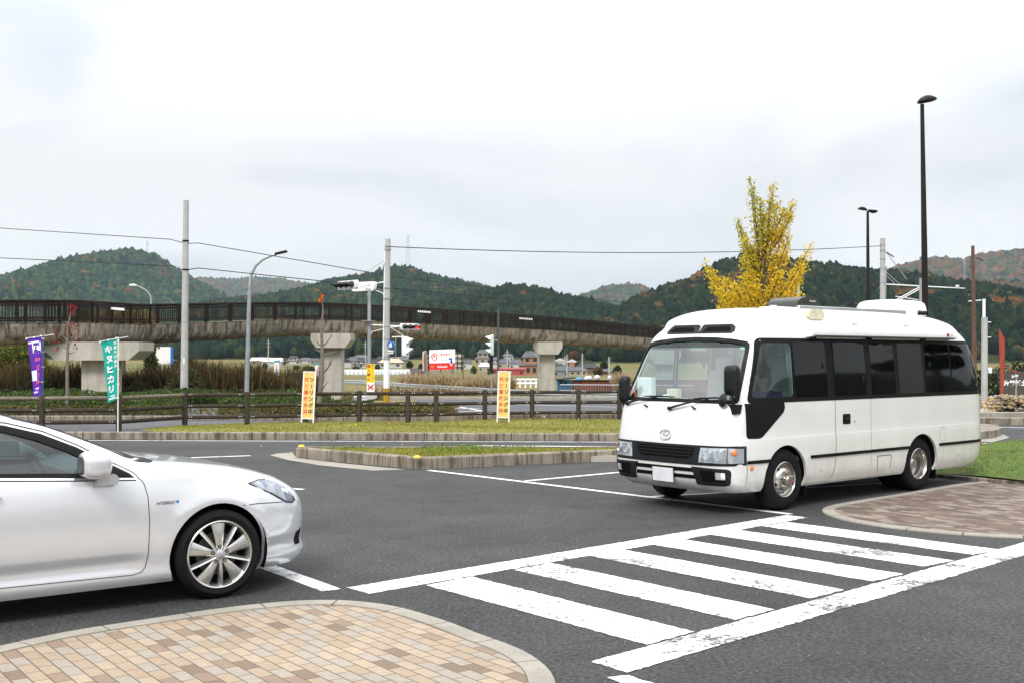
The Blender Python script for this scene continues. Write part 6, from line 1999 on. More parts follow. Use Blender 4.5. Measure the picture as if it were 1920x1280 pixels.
cable('upper overhead cable running right from the signal pole over the footbridge', [(730, 518, 41.6), (1105, 560, 50), (1480, 600, 60)], .016, .002)
cable('lower overhead cable running right from the signal pole over the footbridge', [(730, 540, 41.6), (1105, 573, 50), (1480, 607, 60)], .018, .002)
cable('topmost overhead cable spanning from the signal pole top to the far concrete pole', [(733, 463, 41.6), (1655, 461, 55)], .017, .0105, 30)
cable('thin slack guy wire on the left of the signal pole', [(724, 487, 41.6), (672, 520, 41.2)], .006)
cable('thicker guy rod leaning from the signal pole to its upper arm', [(723, 488, 41.6), (705, 545, 41.3)], .012)
cable('thin cable sloping beside the brown timber pole', [(1822, 470, 48), (1806, 640, 47)], .010)

# ---------------------------------------------------------------- footbridge
fb = thing('footbridge', 'long stained concrete footbridge with a dark brown railing crossing the view', 'bridge', (At(620, 700, 62).x, 62, 0))
_o = Vector(fb.location)
path_px = [(-200, 567, 48), (0, 563, 50), (150, 563.5, 52), (275, 571, 58), (420, 568.5, 62), (560, 567, 67), (680, 571, 70), (800, 578, 74), (935, 587, 80), (1042, 595, 86), (1230, 612, 97), (1420, 631, 108)]
_pp = [At(*p) for p in path_px]
_pp = [Vector((p.x, p.y, p.z)) for p in _pp]
RH = .98
def along(P, step):
    out = [P[0].copy()]; acc = 0
    for a, b in zip(P, P[1:]):
        l = (b - a).length; p = a
        while acc + l >= step:
            p = p + (b - p).normalized() * (step - acc); out.append(p.copy()); l = (b - p).length; acc = 0
        acc += l
    return out
def smoothpath(P, k=8): return [Vector(q) for q in catmull([tuple(p) for p in P], k)]
sp_ = smoothpath(_pp[:3], 6)[:-1] + [_pp[2]]; sp2 = smoothpath(_pp[3:], 8)
full = sp_ + sp2
def girder(P, name):
    """U-shaped concrete girder swept below a rail line"""
    prof = [(-.05, 0), (.0, -.02), (.0, -.22), (.03, -.30), (.06, -.62), (.18, -.95), (.42, -1.18), (.80, -1.28), (1.20, -1.28), (1.58, -1.18), (1.82, -.95), (1.94, -.62), (1.97, -.30), (2.0, -.22), (2.0, -.02), (2.05, 0)]
    b_ = MB(); n = len(prof); vs = []
    for i, p in enumerate(P):
        d = (P[min(i + 1, len(P) - 1)] - P[max(i - 1, 0)]); d.z = 0; d.normalize(); nn = Vector((-d.y, d.x, 0))
        vs += [p - _o + nn * a + Vector((0, 0, -RH - .04 + z_ * .80)) for a, z_ in prof]
    fs = [(i * n + j, i * n + j + 1, (i + 1) * n + j + 1, (i + 1) * n + j) for i in range(len(P) - 1) for j in range(n - 1)] + [(i * n + n - 1, i * n, (i + 1) * n, (i + 1) * n + n - 1) for i in range(len(P) - 1)]
    fs += [tuple(range(n)), tuple((len(P) - 1) * n + j for j in range(n))[::-1]]
    b_.add(vs, fs); return b_.build(name, M_GIRD, fb, ang=30)
def cutpath(P, l0, l1):
    out = []; s = 0
    for a, b in zip(P, P[1:]):
        l = (b - a).length
        if s + l >= l0 and s <= l1:
            f0 = max(0, (l0 - s) / l); f1 = min(1, (l1 - s) / l)
            if not out: out.append(a.lerp(b, f0))
            out.append(a.lerp(b, f1))
        s += l
    return out
def plen(P): return sum((b - a).length for a, b in zip(P, P[1:]))
for P in (sp_, [_pp[2], _pp[3]], sp2):
    L = plen(P); k = max(1, round(L / 3.4))
    for i in range(k):
        seg_ = cutpath(P, L * i / k + .02, L * (i + 1) / k - .02)
        if len(seg_) >= 2: girder(seg_, 'girder_segment')
def railing(P, side, name='railing'):
    b_ = MB()
    def sh(p, d): nn = Vector((-d.y, d.x, 0)); return p - _o + nn * (.06 + side * 1.88)
    pts = along(P, .5); tops = []
    for i, p in enumerate(pts):
        d = (pts[min(i + 1, len(pts) - 1)] - pts[max(i - 1, 0)]); d.z = 0; d.normalize(); tops.append(sh(p, d))
    for hz, r_ in ((-.03, .065), (-.19, .028), (-.78, .028), (-.90, .028)): b_.tube([q + Vector((0, 0, hz)) for q in tops], r_, 6)
    pk = along(P, .13)
    for i, p in enumerate(pk):
        d = (pk[min(i + 1, len(pk) - 1)] - pk[max(i - 1, 0)]); d.z = 0; d.normalize(); q = sh(p, d)
        b_.obox(q + Vector((0, 0, -.50)), d * .013, Vector((-d.y, d.x, 0)) * .010, (0, 0, .40))
    ps = along(P, 1.75)
    for i, p in enumerate(ps):
        d = (ps[min(i + 1, len(ps) - 1)] - ps[max(i - 1, 0)]); d.z = 0; d.normalize(); q = sh(p, d)
        b_.obox(q + Vector((0, 0, -.51)), d * .05, Vector((-d.y, d.x, 0)) * .05, (0, 0, .51))
    return b_.build(name, M_DKBROWN, fb, ang=30)
for s in (0, 1): railing(full, s)
b_ = MB()
for (px, py, Yq) in ((212, 578, 54.8), (785, 583.5, 73), (975, 596.5, 82)):
    for i in range(7):
        q = At(px + i * 3.6, py + i * .3, Yq) - _o + Vector((0, -.16, -.02)); b_.obox(q, (.045, 0, 0), (0, .01, 0), (0, 0, .06))
b_.split('reflector_slat', M_WHITEP, fb, ang=0)
def pier(px0, px1, py_top, capx0, capx1, py_cap0, py_cap1, Y, base_z):
    sc_ = Y / CF
    z = lambda py: At(960, py, Y).z
    cx = At((px0 + px1) / 2, 700, Y).x; w = (px1 - px0) * sc_; cw0, cw1 = At(capx0, 700, Y).x, At(capx1, 700, Y).x
    e = bpy.data.objects.new('pier', None); COL.objects.link(e); e.parent = fb; e.location = Vector((cx, Y + .6, base_z)) - _o
    O = Vector((cx, Y + .6, base_z))
    b_ = MB(); hh = z(py_cap1) - base_z
    b_.extr(rpoly(-w / 2, w / 2, -.55, .55, .14, 3), (0, 0, -.3), (1, 0, 0), (0, 1, 0), (0, 0, 1), 0, hh + .3); b_.build('column', M_CONC, e, ang=35)
    c0, c1 = cw0 - cx, cw1 - cx; h0, h1 = z(py_cap1) - base_z, z(py_cap0) - base_z; ch = min(.5, (c1 - c0) * .14)
    b_ = MB()
    prof = [(c0 + ch, h0), (c1 - ch, h0), (c1, h0 + (h1 - h0) * .52), (c1, h1), (c0, h1), (c0, h0 + (h1 - h0) * .52)]
    b_.extr(prof, (0, 0, 0), (1, 0, 0), (0, 0, 1), (0, -1, 0), -1.0, 1.15); b_.build('cap', M_CONC, e, ang=20)
    return e
pier(602, 641, 655, 585, 659, 625, 652, 68.5, gz(68) - .1)
pier(1012, 1041, 666, 1000, 1054, 641, 664, 85.0, gz(85) - .1)
pier(150, 214, 676, 92, 268, 641, 675, 52.5, -.1)
for px in (1246,): pier(1230, 1262, 690, 1218, 1275, 656, 682, 97, gz(97) - .1)
# drain pipe on the right pier
part_tube('drain_pipe', [At(1003, 664, 83.5) - _o, At(1009, 672, 83.5) - _o, At(1009, 744, 83.5) - _o], .07, M_POLEG, fb)

# ---------------------------------------------------------------- guard rail, billboards, white railing, sheds
gp = [(636, 711, 88), (700, 713, 84), (760, 718, 80), (860, 723.5, 74), (1000, 731, 67), (1165, 736.5, 61), (1330, 742, 56)]
gr_ = thing('guard_rail', 'grey steel guard rail curving along the far side of the junction', 'guard rail', (At(860, 724, 74).x, 74, gz(74)))
_o2 = Vector(gr_.location)
b_ = MB(); P = smoothpath([At(*p) for p in gp], 6); pr_ = [(0, .15), (.05, .11), (.05, .05), (0, .0), (.05, -.05), (.05, -.11), (0, -.15)]
vs = []
for p in P: vs += [p - _o2 + Vector((0, -a * 1.2 - .05, z_ - .15)) for a, z_ in pr_]
n = 7; b_.add(vs, [(i * n + j, i * n + j + 1, (i + 1) * n + j + 1, (i + 1) * n + j) for i in range(len(P) - 1) for j in range(n - 1)])
bm_ = b_.build('beam', pm('galvanised_beam', (.36, .39, .42), .45, .3, .1, 2), gr_, ang=60, fix=False)
for p in along(P, 2.6):
    b_ = MB(); q = p - _o2; b_.tube([(q.x, q.y, gz(p.y) - _o2.z - .2), (q.x, q.y, q.z)], .06, 8); b_.build('post', M_POLEG, gr_)
g2 = thing('guard_rail', 'short end of a pale guard rail curving away just left of the signal pole', 'guard rail', (At(690, 750, 44).x, 44, 0)); _o3 = Vector(g2.location)
b_ = MB(); P = smoothpath([At(664, 748, 44), At(684, 746, 44.5), At(700, 742, 46), At(707, 739, 48)], 6); vs = []
for p in P: vs += [p - _o3 + Vector((0, -a * 1.2, z_ * .8)) for a, z_ in pr_]
b_.add(vs, [(i * n + j, i * n + j + 1, (i + 1) * n + j + 1, (i + 1) * n + j) for i in range(len(P) - 1) for j in range(n - 1)]); b_.build('beam', M_WHITEP, g2, ang=60, fix=False)
b_ = MB(); q = At(666, 748, 44) - _o3; b_.tube([(q.x, q.y, -.1), (q.x, q.y, q.z + .1)], .07, 8); b_.build('post', M_POLEG, g2)

# shop billboard
Y = 100.0
bbd = thing('billboard', 'white and red roadside billboard with a round red emblem and a blue arrow', 'billboard', (At(829, 720, Y).x, Y, gz(Y)))
_o4 = Vector(bbd.location)
TL, TR, BL, BR = [At(px, py, Y + dy) - _o4 for px, py, dy in ((805, 656, .4), (853, 654.5, -.4), (805, 693, .4), (852.5, 691.5, -.4))]
U_ = (TR - TL); V_2 = (TL - BL)
b_ = MB(); c = (TL + BR) / 2; Un, Vn = U_.normalized(), V_2.normalized(); Nn = Un.cross(Vn)
b_.obox(c - Nn * .06, U_ / 2, V_2 / 2, Nn * .05); pb = b_.build('panel', M_WHT, bbd)
W_, H_ = U_.length, V_2.length
pt2 = lambda u, v, d=.0: c + Un * (u * W_) + Vn * (v * H_) + Nn * (d - .005)
b_ = MB(); b_.add([pt2(-.5, -.5), pt2(.5, -.5), pt2(.5, -.17), pt2(.43, -.17), pt2(.36, -.36), pt2(.29, -.17), pt2(-.5, -.17)], [tuple(range(7))]); M_SRED = pm('sign_red', (.70, .01, .015), .5, 0, .03, 3); b_.build('red_field', M_SRED, pb, ang=0)
b_ = MB()
cc_ = pt2(-.30, .16, .004)
def ring(mb, cx, cz, r0, r1, a0, a1, k=20, ex=1.0):
    vs = []
    for i in range(k + 1):
        a = R(a0 + (a1 - a0) * i / k); f = i / k
        ri = r0 + (r1 - r0) * (.15 + .85 * (1 - abs(2 * f - 1)) * 0) if False else r0
        vs += [cc_ + Un * (cx + r1 * math.cos(a) * ex) + Vn * (cz + r1 * math.sin(a)), cc_ + Un * (cx + (r0 + (r1 - r0) * (f if ex > 0 else 0) * .0) * math.cos(a)) + Vn * (cz + r0 * math.sin(a))]
    mb.add(vs, [(2 * i, 2 * i + 1, 2 * i + 3, 2 * i + 2) for i in range(k)])
ring(b_, 0, 0, .22, .30, -35, 215); ring(b_, .02, -.13, .17, .235, 160, 395); ring(b_, -.02, .05, .0, .10, 0, 360)
b_.build('round_emblem', M_SRED, pb, ang=0, fix=False)
b_ = MB(); text_mb(b_, 'マツモト', pt2(.13, .24), Un, Vn, .30, 0, .008, sx=.85, bold=.035); b_.build('shop_name', M_SRED, pb, ang=0)
b_ = MB(); text_mb(b_, '車で2分', pt2(.10, -.02), Un, Vn, .20, 0, .008, sx=.85, bold=.0); b_.build('small_lettering', pm('grey_print', (.30, .30, .32), .6), pb, ang=0)
b_ = MB(); text_mb(b_, "McDonald's", pt2(.02, -.345), Un, Vn, .24, 0, .010, sx=.85, bold=.03); b_.build('brand_lettering', M_WHT, pb, ang=0)
b_ = MB()
for s in (-1, 1):
    pts = [pt2(-.38, -.345, .01) + Un * (s * .065 + .065 * math.cos(a)) + Vn * (-.11 + .22 * math.sin(a)) for a in [PI * i / 14 for i in range(15)]]
    b_.tube(pts, .018, 6)
b_.build('arches_logo', pm('golden_yellow', (.85, .45, .01), .5), pb, ang=60)
b_ = MB(); b_.add([pt2(u, v, .006) for u, v in ((.26, .07), (.395, .07), (.395, -.12), (.43, -.12), (.365, -.25), (.30, -.12), (.335, -.12), (.335, .0), (.26, .0))], [tuple(range(9))]); b_.build('arrow', pm('arrow_blue', (.01, .05, .45), .5), pb, ang=0)
for px in (814, 848):
    p = At(px, 692, Y) - _o4; part_tube('support_post', [(p.x, .08, 0), (p.x, .08, p.z)], .11, M_POLEG, bbd)
Y = 104.0
t = thing('billboard', 'billboard seen almost edge on with an orange face, left of the red and white one', 'billboard', (At(797, 720, Y).x, Y, gz(Y))); _o5 = Vector(t.location)
b_ = MB(); A, B, C_, D_ = [At(px, py, Y + dy) - _o5 for px, py, dy in ((792, 660, -1.4), (796, 657, 1.6), (796, 694, 1.6), (792, 695, -1.4))]
b_.add([A, B, C_, D_] + [p + Vector((.10, .03, 0)) for p in (A, B, C_, D_)], [(0, 1, 2, 3), (4, 5, 6, 7), (0, 4, 5, 1), (3, 7, 6, 2), (1, 5, 6, 2), (0, 4, 7, 3)])
b_.build('panel', pm('faded_orange_print', (.62, .25, .16), .6, 0, .5, .8, col2=(.75, .62, .50)), t, ang=0)
part_tube('support_post', [(At(798, 700, Y).x - _o5.x, 0, 0), At(798, 657, Y) - _o5], .12, M_POLEG, t)
Y = 112.0
t = thing('billboard', 'back of a weathered framed billboard standing behind the red and white one', 'billboard', (At(838, 720, Y).x, Y, gz(Y))); _o6 = Vector(t.location)
b_ = MB(); A = At(801, 664, Y) - _o6; B = At(869, 694, Y) - _o6; b_.box(A.x, B.x, -.04, .04, B.z, A.z); b_.build('back_sheet', pm('corrugated_pale_sheet', (.48, .46, .40), .7, 0, .2, 2), t)
b_ = MB()
for i in range(9):
    x = A.x + (B.x - A.x) * (i + .5) / 9; b_.obox((x, -.10, (A.z + B.z) / 2), (.03, 0, 0), (0, .03, 0), (0, 0, (A.z - B.z) / 2))
for f in (.2, .5, .8): b_.obox(((A.x + B.x) / 2, -.16, B.z + (A.z - B.z) * f), ((B.x - A.x) / 2, 0, 0), (0, .03, 0), (0, 0, .04))
b_.build('frame', M_TRIM, t, ang=0)
for px in (803, 826, 868): p = At(px, 694, Y) - _o6; part_tube('support_post', [(p.x, 0, 0), (p.x, 0, A.z)], .09, M_WOODT, t)
# small far banners
for (px, y0, y1, w_, lab) in ((519, 675, 704, 9, 'small white banner with a green top standing in the reeds'), (594, 680, 705, 6, 'small pale banner half hidden behind the left yellow sign')):
    Y = 62.0; base = Vector((At(px + w_ / 2, 720, Y).x, Y, gz(Y)))
    t = thing('banner', lab, 'banner', base); a = At(px - w_ / 2, y0, Y) - base; c_ = At(px + w_ / 2, y1, Y) - base
    part_tube('pole', [(.02, 0, 0), (.02, 0, a.z + .05)], .02, M_POLEG, t)
    b_ = MB(); b_.box(a.x, c_.x, -.01, .01, c_.z, a.z - .12); b_.build('cloth', M_WHT, t)
    b_ = MB(); b_.box(a.x, c_.x, -.013, .013, a.z - .12, a.z); b_.build('top_band', M_TEAL, t)
    b_ = MB(); 
    for i in range(5): b_.box(a.x + .1, a.x + .17, -.014, -.011, a.z - .30 - i * .11, a.z - .22 - i * .11)
    b_.build('print', M_PINK, t)
# white railing by the fields
Y = 110.0; base = Vector((At(985, 725, Y).x, Y, gz(Y)))
t = thing('white_railing', 'low white railing beside the fields left of the right pier', 'railing', base)
for py in (711, 718): b_ = MB(); b_.tube([At(953, py, Y) - base, At(1008, py, Y) - base], .12, 6); b_.build('rail', M_WHITEP, t)
for px in (955, 965, 975, 985, 995, 1005): b_ = MB(); b_.tube([At(px, 726, Y) - base, At(px, 710, Y) - base], .10, 6); b_.build('post', M_WHITEP, t)
# blue hut and rusty hoarding
Y = 92.0; base = Vector((At(1062, 728, Y).x, Y, gz(Y)))
def m_corr(name, lo, hi, sc_=9):
    m, tt, b = new_mat(name); v = coords(tt)
    w = _n(tt, 'ShaderNodeTexWave'); w.inputs['Scale'].default_value = sc_; w.inputs['Distortion'].default_value = .2; tt.links.new(v, w.inputs['Vector'])
    c = ramp(tt, noise(tt, coords(tt, 'Object', (1, 1, .3)), 1.2, 6, .7), [(.35, lo), (.65, hi)]); tt.links.new(c, b.inputs['Base Color']); b.inputs['Roughness'].default_value = .7
    bump(tt, b, w.outputs['Fac'], .6, .05); return m
t = thing('blue_hut', 'small bright blue corrugated hut beside the rusty hoarding', 'hut', base)
a, c_ = At(1046, 712, Y) - base, At(1074, 729, Y) - base
b_ = MB(); b_.box(a.x, c_.x, 0, 2.0, c_.z - .3, a.z); b_.build('wall', m_corr('blue_corrugated_sheet', (.02, .16, .30), (.10, .42, .62)), t)
b_ = MB(); b_.extr([(a.x - .2, a.z), (c_.x + .2, a.z + .15), (c_.x + .2, a.z + .25), (a.x - .2, a.z + .1)], (0, 0, 0), (1, 0, 0), (0, 0, 1), (0, 1, 0), -.3, 2.2); b_.build('roof', m_corr('dark_blue_roof', (.03, .07, .10), (.08, .14, .18)), t)
for px in (1052, 1060): p = At(px, 717, Y) - base; b_ = MB(); b_.obox((p.x, -.01, p.z), (.10, 0, 0), (0, .02, 0), (0, 0, .12)); b_.build('window', M_BLACK, t)
base = Vector((At(1150, 730, 90).x, 90, gz(90)))
t = thing('rusty_hoarding', 'long rust-brown sheet metal hoarding behind the guard rail', 'hoarding', base)
a, c_ = At(1073, 714, 90) - base, At(1330, 732, 90) - base
b_ = MB(); b_.box(a.x, c_.x, 0, .08, c_.z - .3, a.z); b_.build('sheet', m_corr('rusty_sheet', (.10, .025, .012), (.24, .065, .03), 6), t)
b_ = MB(); b_.box(a.x, c_.x, -.05, .12, a.z, a.z + .1); b_.build('top_rail', M_TRIM, t)
t = thing('grey_railing', 'thin grey railing in front of the rusty hoarding', 'railing', Vector((At(1100, 733, 80).x, 80, gz(80)))); _o7 = Vector(t.location)
b_ = MB(); b_.tube([At(1050, 720.5, 80) - _o7, At(1300, 722, 80) - _o7], .04, 6); b_.tube([At(1050, 731, 80) - _o7, At(1300, 733, 80) - _o7], .03, 6); b_.split('rail', M_POLEG, t)
b_ = MB()
for px in range(1052, 1300, 5): b_.tube([At(px, 720.5, 80) - _o7, At(px, 733, 80) - _o7], .014, 4)
bo = b_.build('bars', M_POLEG, t)
# dark board fence and lettered sign at the far right
Y = 62.0; base = Vector((At(1905, 750, Y).x, Y, gz(Y)))
t = thing('board_fence', 'tall dark board fence at the right edge of the view', 'fence', base)
a, c_ = At(1881, 696, Y) - base, At(2060, 752, Y) - base
b_ = MB(); n_ = 34
for i in range(n_):
    x0 = a.x + (c_.x - a.x) * i / n_; b_.box(x0, x0 + (c_.x - a.x) / n_ - .02, 0, .04, c_.z - .4, a.z + RS.uniform(-.04, .04))
b_.build('boards', m_wood('dark_fence_boards', (.05, .04, .035), (.13, .11, .10)), t, ang=0)
Y = 60.0; base = Vector((At(1905, 750, Y).x, Y, gz(Y)))
t = thing('place_sign', 'white lettered sign on a post before the dark board fence', 'sign', base)
part_tube('post', [(0, 0, 0), (0, 0, At(1905, 700, Y).z - base.z)], .05, M_POLEG, t)
b_ = MB(); p = At(1908, 717, Y) - base; p2 = At(1902, 705, Y) - base
text_mb(b_, '京都部土木', (p.x, -.06, p.z), (1, 0, 0), (0, 0, 1), .31, 0, .003, bold=.05)
text_mb(b_, '京都', (p2.x, -.06, p2.z), (1, 0, 0), (0, 0, 1), .19, 0, .003, bold=.05); b_.build('lettering', M_WHT, t, ang=0)
b_ = MB(); b_.obox((p.x, -.02, p.z + .05), (.85, 0, 0), (0, .02, 0), (0, 0, .36)); b_.build('board', m_wood('sign_board', (.06, .05, .04), (.10, .09, .08)), t)
# white and blue board behind the left end of the bridge
Y = 75.0; base = Vector((At(308, 720, Y).x, Y, gz(Y)))
t = thing('white_board', 'white board with a blue edge glimpsed under the footbridge beside the left pier', 'board', base)
a, c_ = At(292, 650, Y) - base, At(323, 682, Y) - base
b_ = MB(); b_.box(a.x, c_.x, 0, .12, c_.z, a.z); b_.build('panel', M_WHT, t)
b_ = MB(); b_.box(c_.x - .12, c_.x + .02, -.02, .14, c_.z, a.z); b_.build('blue_edge', pm('edge_blue', (.02, .15, .6), .5), t)
for px in (298, 318): p = At(px, 700, Y) - base; b_ = MB(); b_.tube([(p.x, .06, 0), (p.x, .06, c_.z + .1)], .07, 8); b_.build('leg', M_POLEG, t)

# ---------------------------------------------------------------- vegetation helpers
def np_mesh(name, V, Fc, mats, cols=None, parent=None, smooth=False):
    V = np.asarray(V, np.float32); Fc = np.asarray(Fc, np.int32)
    me = bpy.data.meshes.new(name); k = Fc.shape[1]
    me.vertices.add(len(V)); me.vertices.foreach_set('co', V.ravel())
    me.loops.add(Fc.size); me.loops.foreach_set('vertex_index', Fc.ravel())
    me.polygons.add(len(Fc)); me.polygons.foreach_set('loop_start', np.arange(0, Fc.size, k, dtype=np.int32))
    if not isinstance(mats, (list, tuple)): mats = [mats]
    for m in mats: me.materials.append(m)
    if cols is not None:
        a = me.color_attributes.new('tint', 'FLOAT_COLOR', 'POINT')
        c = np.ones((len(V), 4), np.float32); c[:, :3] = cols
        a.data.foreach_set('color', c.ravel())
    if smooth: me.polygons.foreach_set('use_smooth', [True] * len(Fc))
    me.update(calc_edges=True)
    o = bpy.data.objects.new(name, me); COL.objects.link(o)
    if parent is not None: o.parent = parent
    return o
def m_tint(name, tr=0.0, rough=.8, n1=6.0, amt=.35, spec=.15):
    m, t, b = new_mat(name)
    a = _n(t, 'ShaderNodeAttribute'); a.attribute_name = 'tint'
    c = mixc(t, 1.0, a.outputs['Color'], ramp(t, noise(t, coords(t), n1, 4, .7), [(.3, 1 - amt), (.7, 1 + amt)]), 'MULTIPLY')
    t.links.new(c, b.inputs['Base Color']); b.inputs['Roughness'].default_value = rough; b.inputs['Specular IOR Level'].default_value = spec
    if tr:
        out = [n for n in t.nodes if n.type == 'OUTPUT_MATERIAL'][0]
        tl = _n(t, 'ShaderNodeBsdfTranslucent'); t.links.new(c, tl.inputs[0]); mx = _n(t, 'ShaderNodeMixShader'); mx.inputs[0].default_value = tr
        t.links.new(b.outputs[0], mx.inputs[1]); t.links.new(tl.outputs[0], mx.inputs[2]); t.links.new(mx.outputs[0], out.inputs['Surface'])
    return m
M_TREE = m_tint('distant_tree_foliage', 0, .9, .9, .55, .05)
M_LEAF = m_tint('leaf_foliage', .4, .6, 3.0, .2)
M_BARK = pm('tree_bark', (.085, .065, .045), .9, 0, .3, 9, bs=.4, bscale=40)
M_BARKG = pm('pale_sapling_bark', (.17, .14, .11), .9, 0, .35, 12)
def ico():
    bm = bmesh.new(); bmesh.ops.create_icosphere(bm, subdivisions=2, radius=1.0)
    v = np.array([x.co[:] for x in bm.verts]); f = np.array([[q.index for q in p.verts] for p in bm.faces]); bm.free(); return v, f
_IV, _IF = ico()
_bm = bmesh.new(); bmesh.ops.create_icosphere(_bm, subdivisions=1, radius=1.0); _IV1 = np.array([x.co[:] for x in _bm.verts]); _IF1 = np.array([[q.index for q in p.verts] for p in _bm.faces]); _bm.free()
def tree_protos(n=10, lvl=2):
    out = []
    IV, IF = (_IV, _IF) if lvl == 2 else (_IV1, _IF1)
    for i in range(n):
        v = IV.copy(); ph = RS.uniform(0, 6, (6, 3)); fr = RS.uniform(2, 6, (6, 3))
        d = np.zeros(len(v))
        for p, f in zip(ph, fr): d += np.sin(v @ f + p[0])
        v = v * (1 + .10 * d[:, None]) + RS.normal(0, .05, v.shape)
        con = i % 2 == 0
        if con:   # conifer: pointed crown
            z = (v[:, 2] + 1) / 2; taper = 1.10 - .45 * z
            v[:, 0] *= taper; v[:, 1] *= taper; v[:, 2] = v[:, 2] * 1.25
        out.append((v, con))
    return out, IF
PR2, IF2 = tree_protos(10, 2)
PR1, IF1 = tree_protos(10, 1)
GREENS = np.array([(.008, .024, .018), (.011, .032, .019), (.018, .042, .017), (.032, .050, .016), (.005, .016, .013)])
BROWNS = np.array([(.085, .038, .016), (.12, .052, .018), (.055, .030, .014), (.070, .048, .017), (.040, .038, .015)])
def vnoise(x, y, seed=0):
    r = 0
    for k, (fx, fy) in enumerate(((1, .7), (-.6, 1.3), (1.9, -1.1), (2.7, 2.3), (-3.1, 1.7))):
        r = r + np.sin(x * fx + y * fy + seed * 1.7 + k) / (1 + .35 * k)
    return r / 2.6
TREEK = 1.9
def hill(name, sky_px, D, Y0, zf, ntree, crown, brown, label, seed=0, lvl=2, gtint=1.0, xpad=0, bs=.02, dens_top=True):
    """wooded ridge: real terrain with the skyline seen in the photo, crowned by a mass of individual tree crowns"""
    sx = np.array([(p[0] - 960) / CF * D for p in sky_px]); sz = np.array([CH + (CHZ - p[1]) / CF * D for p in sky_px]) - crown * .62
    fx = pchip(list(sx), list(sz))
    def H(x, Y):
        z = fx(x)
        if Y <= D:
            v = max(0, (Y - Y0) / (D - Y0)); s_ = v ** .82
        else:
            v = (Y - D) / (D * .35); s_ = max(0, 1 - v * v)
        amp = (z - zf) * .05
        return zf + (z - zf) * s_ + amp * float(vnoise(x / (D * .05), Y / (D * .05), seed)) * math.sin(PI * min(1, max(0, v if Y <= D else 0)))
    xs = np.linspace(sx[0], sx[-1], 60); ys = list(np.linspace(Y0, D, 16)) + list(np.linspace(D * 1.05, D * 1.35, 5))
    V = [(x, Y, H(x, Y)) for Y in ys for x in xs]; n = len(xs)
    F_ = [(j * n + i, j * n + i + 1, (j + 1) * n + i + 1, (j + 1) * n + i) for j in range(len(ys) - 1) for i in range(n - 1)]
    o = np_mesh('hill', V, F_, M_FOREST, None, None, True); o['kind'] = 'structure'
    P, IF = (PR2, IF2) if lvl == 2 else (PR1, IF1)
    ntree = int(ntree * TREEK); crown = crown / TREEK ** .5
    X = RS.uniform(sx[0], sx[-1], ntree); YY = Y0 + (D * 1.02 - Y0) * RS.uniform(size=ntree) ** .75
    Z = np.array([H(x, y) for x, y in zip(X, YY)])
    nb = vnoise(X / bs / 1000, YY / bs / 1000, seed + 3) + .35 * vnoise(X / bs / 300, YY / bs / 300, seed) + RS.normal(0, .33, ntree)
    isb = nb > brown
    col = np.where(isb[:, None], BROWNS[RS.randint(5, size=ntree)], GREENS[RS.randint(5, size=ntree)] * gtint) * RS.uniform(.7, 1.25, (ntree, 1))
    S = crown * RS.uniform(.55, 1.2, ntree) * (1 + .2 * (RS.uniform(size=ntree) < .05)); A_ = RS.uniform(0, 6.28, ntree); kind = RS.randint(5, size=ntree) * 2 + (isb | (RS.uniform(size=ntree) < .55))
    Vs, Fs, Cs = [], [], []; off = 0
    for k in range(10):
        m_ = (kind == k) & (Z > zf + .5)
        n_ = int(m_.sum())
        if not n_: continue
        v, con = P[k]; q = S[m_][:, None, None] * v[None] * np.array([.66, .66, .72 if not con else .88]); ca, sa = np.cos(A_[m_])[:, None], np.sin(A_[m_])[:, None]
        w = np.stack([q[..., 0] * ca - q[..., 1] * sa, q[..., 0] * sa + q[..., 1] * ca, q[..., 2]], -1) + np.stack([X[m_], YY[m_], Z[m_] + S[m_] * .5], -1)[:, None, :]
        Vs.append(w.reshape(-1, 3)); Fs.append((IF[None] + (np.arange(n_) * len(v))[:, None, None]).reshape(-1, 3) + off); off += n_ * len(v)
        Cs.append((col[m_][:, None, :] * RS.uniform(.8, 1.2, (n_, len(v), 1))).reshape(-1, 3))
    f = np_mesh(name, np.concatenate(Vs), np.concatenate(Fs), M_TREE, np.concatenate(Cs), None, True)
    tag(f, label, 'woods', kind='stuff'); return H
M_FOREST = pm('forest_floor', (.030, .038, .018), .95, 0, .4, .02, spec=.05)
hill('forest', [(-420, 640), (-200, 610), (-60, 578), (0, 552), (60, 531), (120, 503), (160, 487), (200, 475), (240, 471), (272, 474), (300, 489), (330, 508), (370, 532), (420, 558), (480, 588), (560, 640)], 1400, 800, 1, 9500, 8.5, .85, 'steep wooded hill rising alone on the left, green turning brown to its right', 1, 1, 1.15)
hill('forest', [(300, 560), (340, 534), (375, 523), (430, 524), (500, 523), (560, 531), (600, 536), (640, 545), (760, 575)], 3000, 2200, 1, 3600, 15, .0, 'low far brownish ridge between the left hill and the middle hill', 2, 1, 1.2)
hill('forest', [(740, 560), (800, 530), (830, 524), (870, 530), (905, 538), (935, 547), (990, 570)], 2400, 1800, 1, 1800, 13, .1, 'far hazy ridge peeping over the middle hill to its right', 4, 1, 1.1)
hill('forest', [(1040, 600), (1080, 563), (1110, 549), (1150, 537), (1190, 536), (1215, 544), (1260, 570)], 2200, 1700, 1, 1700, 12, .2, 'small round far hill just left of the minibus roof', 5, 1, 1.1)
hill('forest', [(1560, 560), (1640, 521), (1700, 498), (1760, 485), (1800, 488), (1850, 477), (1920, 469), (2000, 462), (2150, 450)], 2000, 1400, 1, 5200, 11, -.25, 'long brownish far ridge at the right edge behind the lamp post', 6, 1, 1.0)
hill('forest', [(1700, 590), (1760, 548), (1830, 528), (1900, 532), (1980, 548), (2150, 560)], 1200, 900, 1, 2300, 8.5, -.4, 'brown wooded shoulder below the far right ridge', 7, 1, .9)
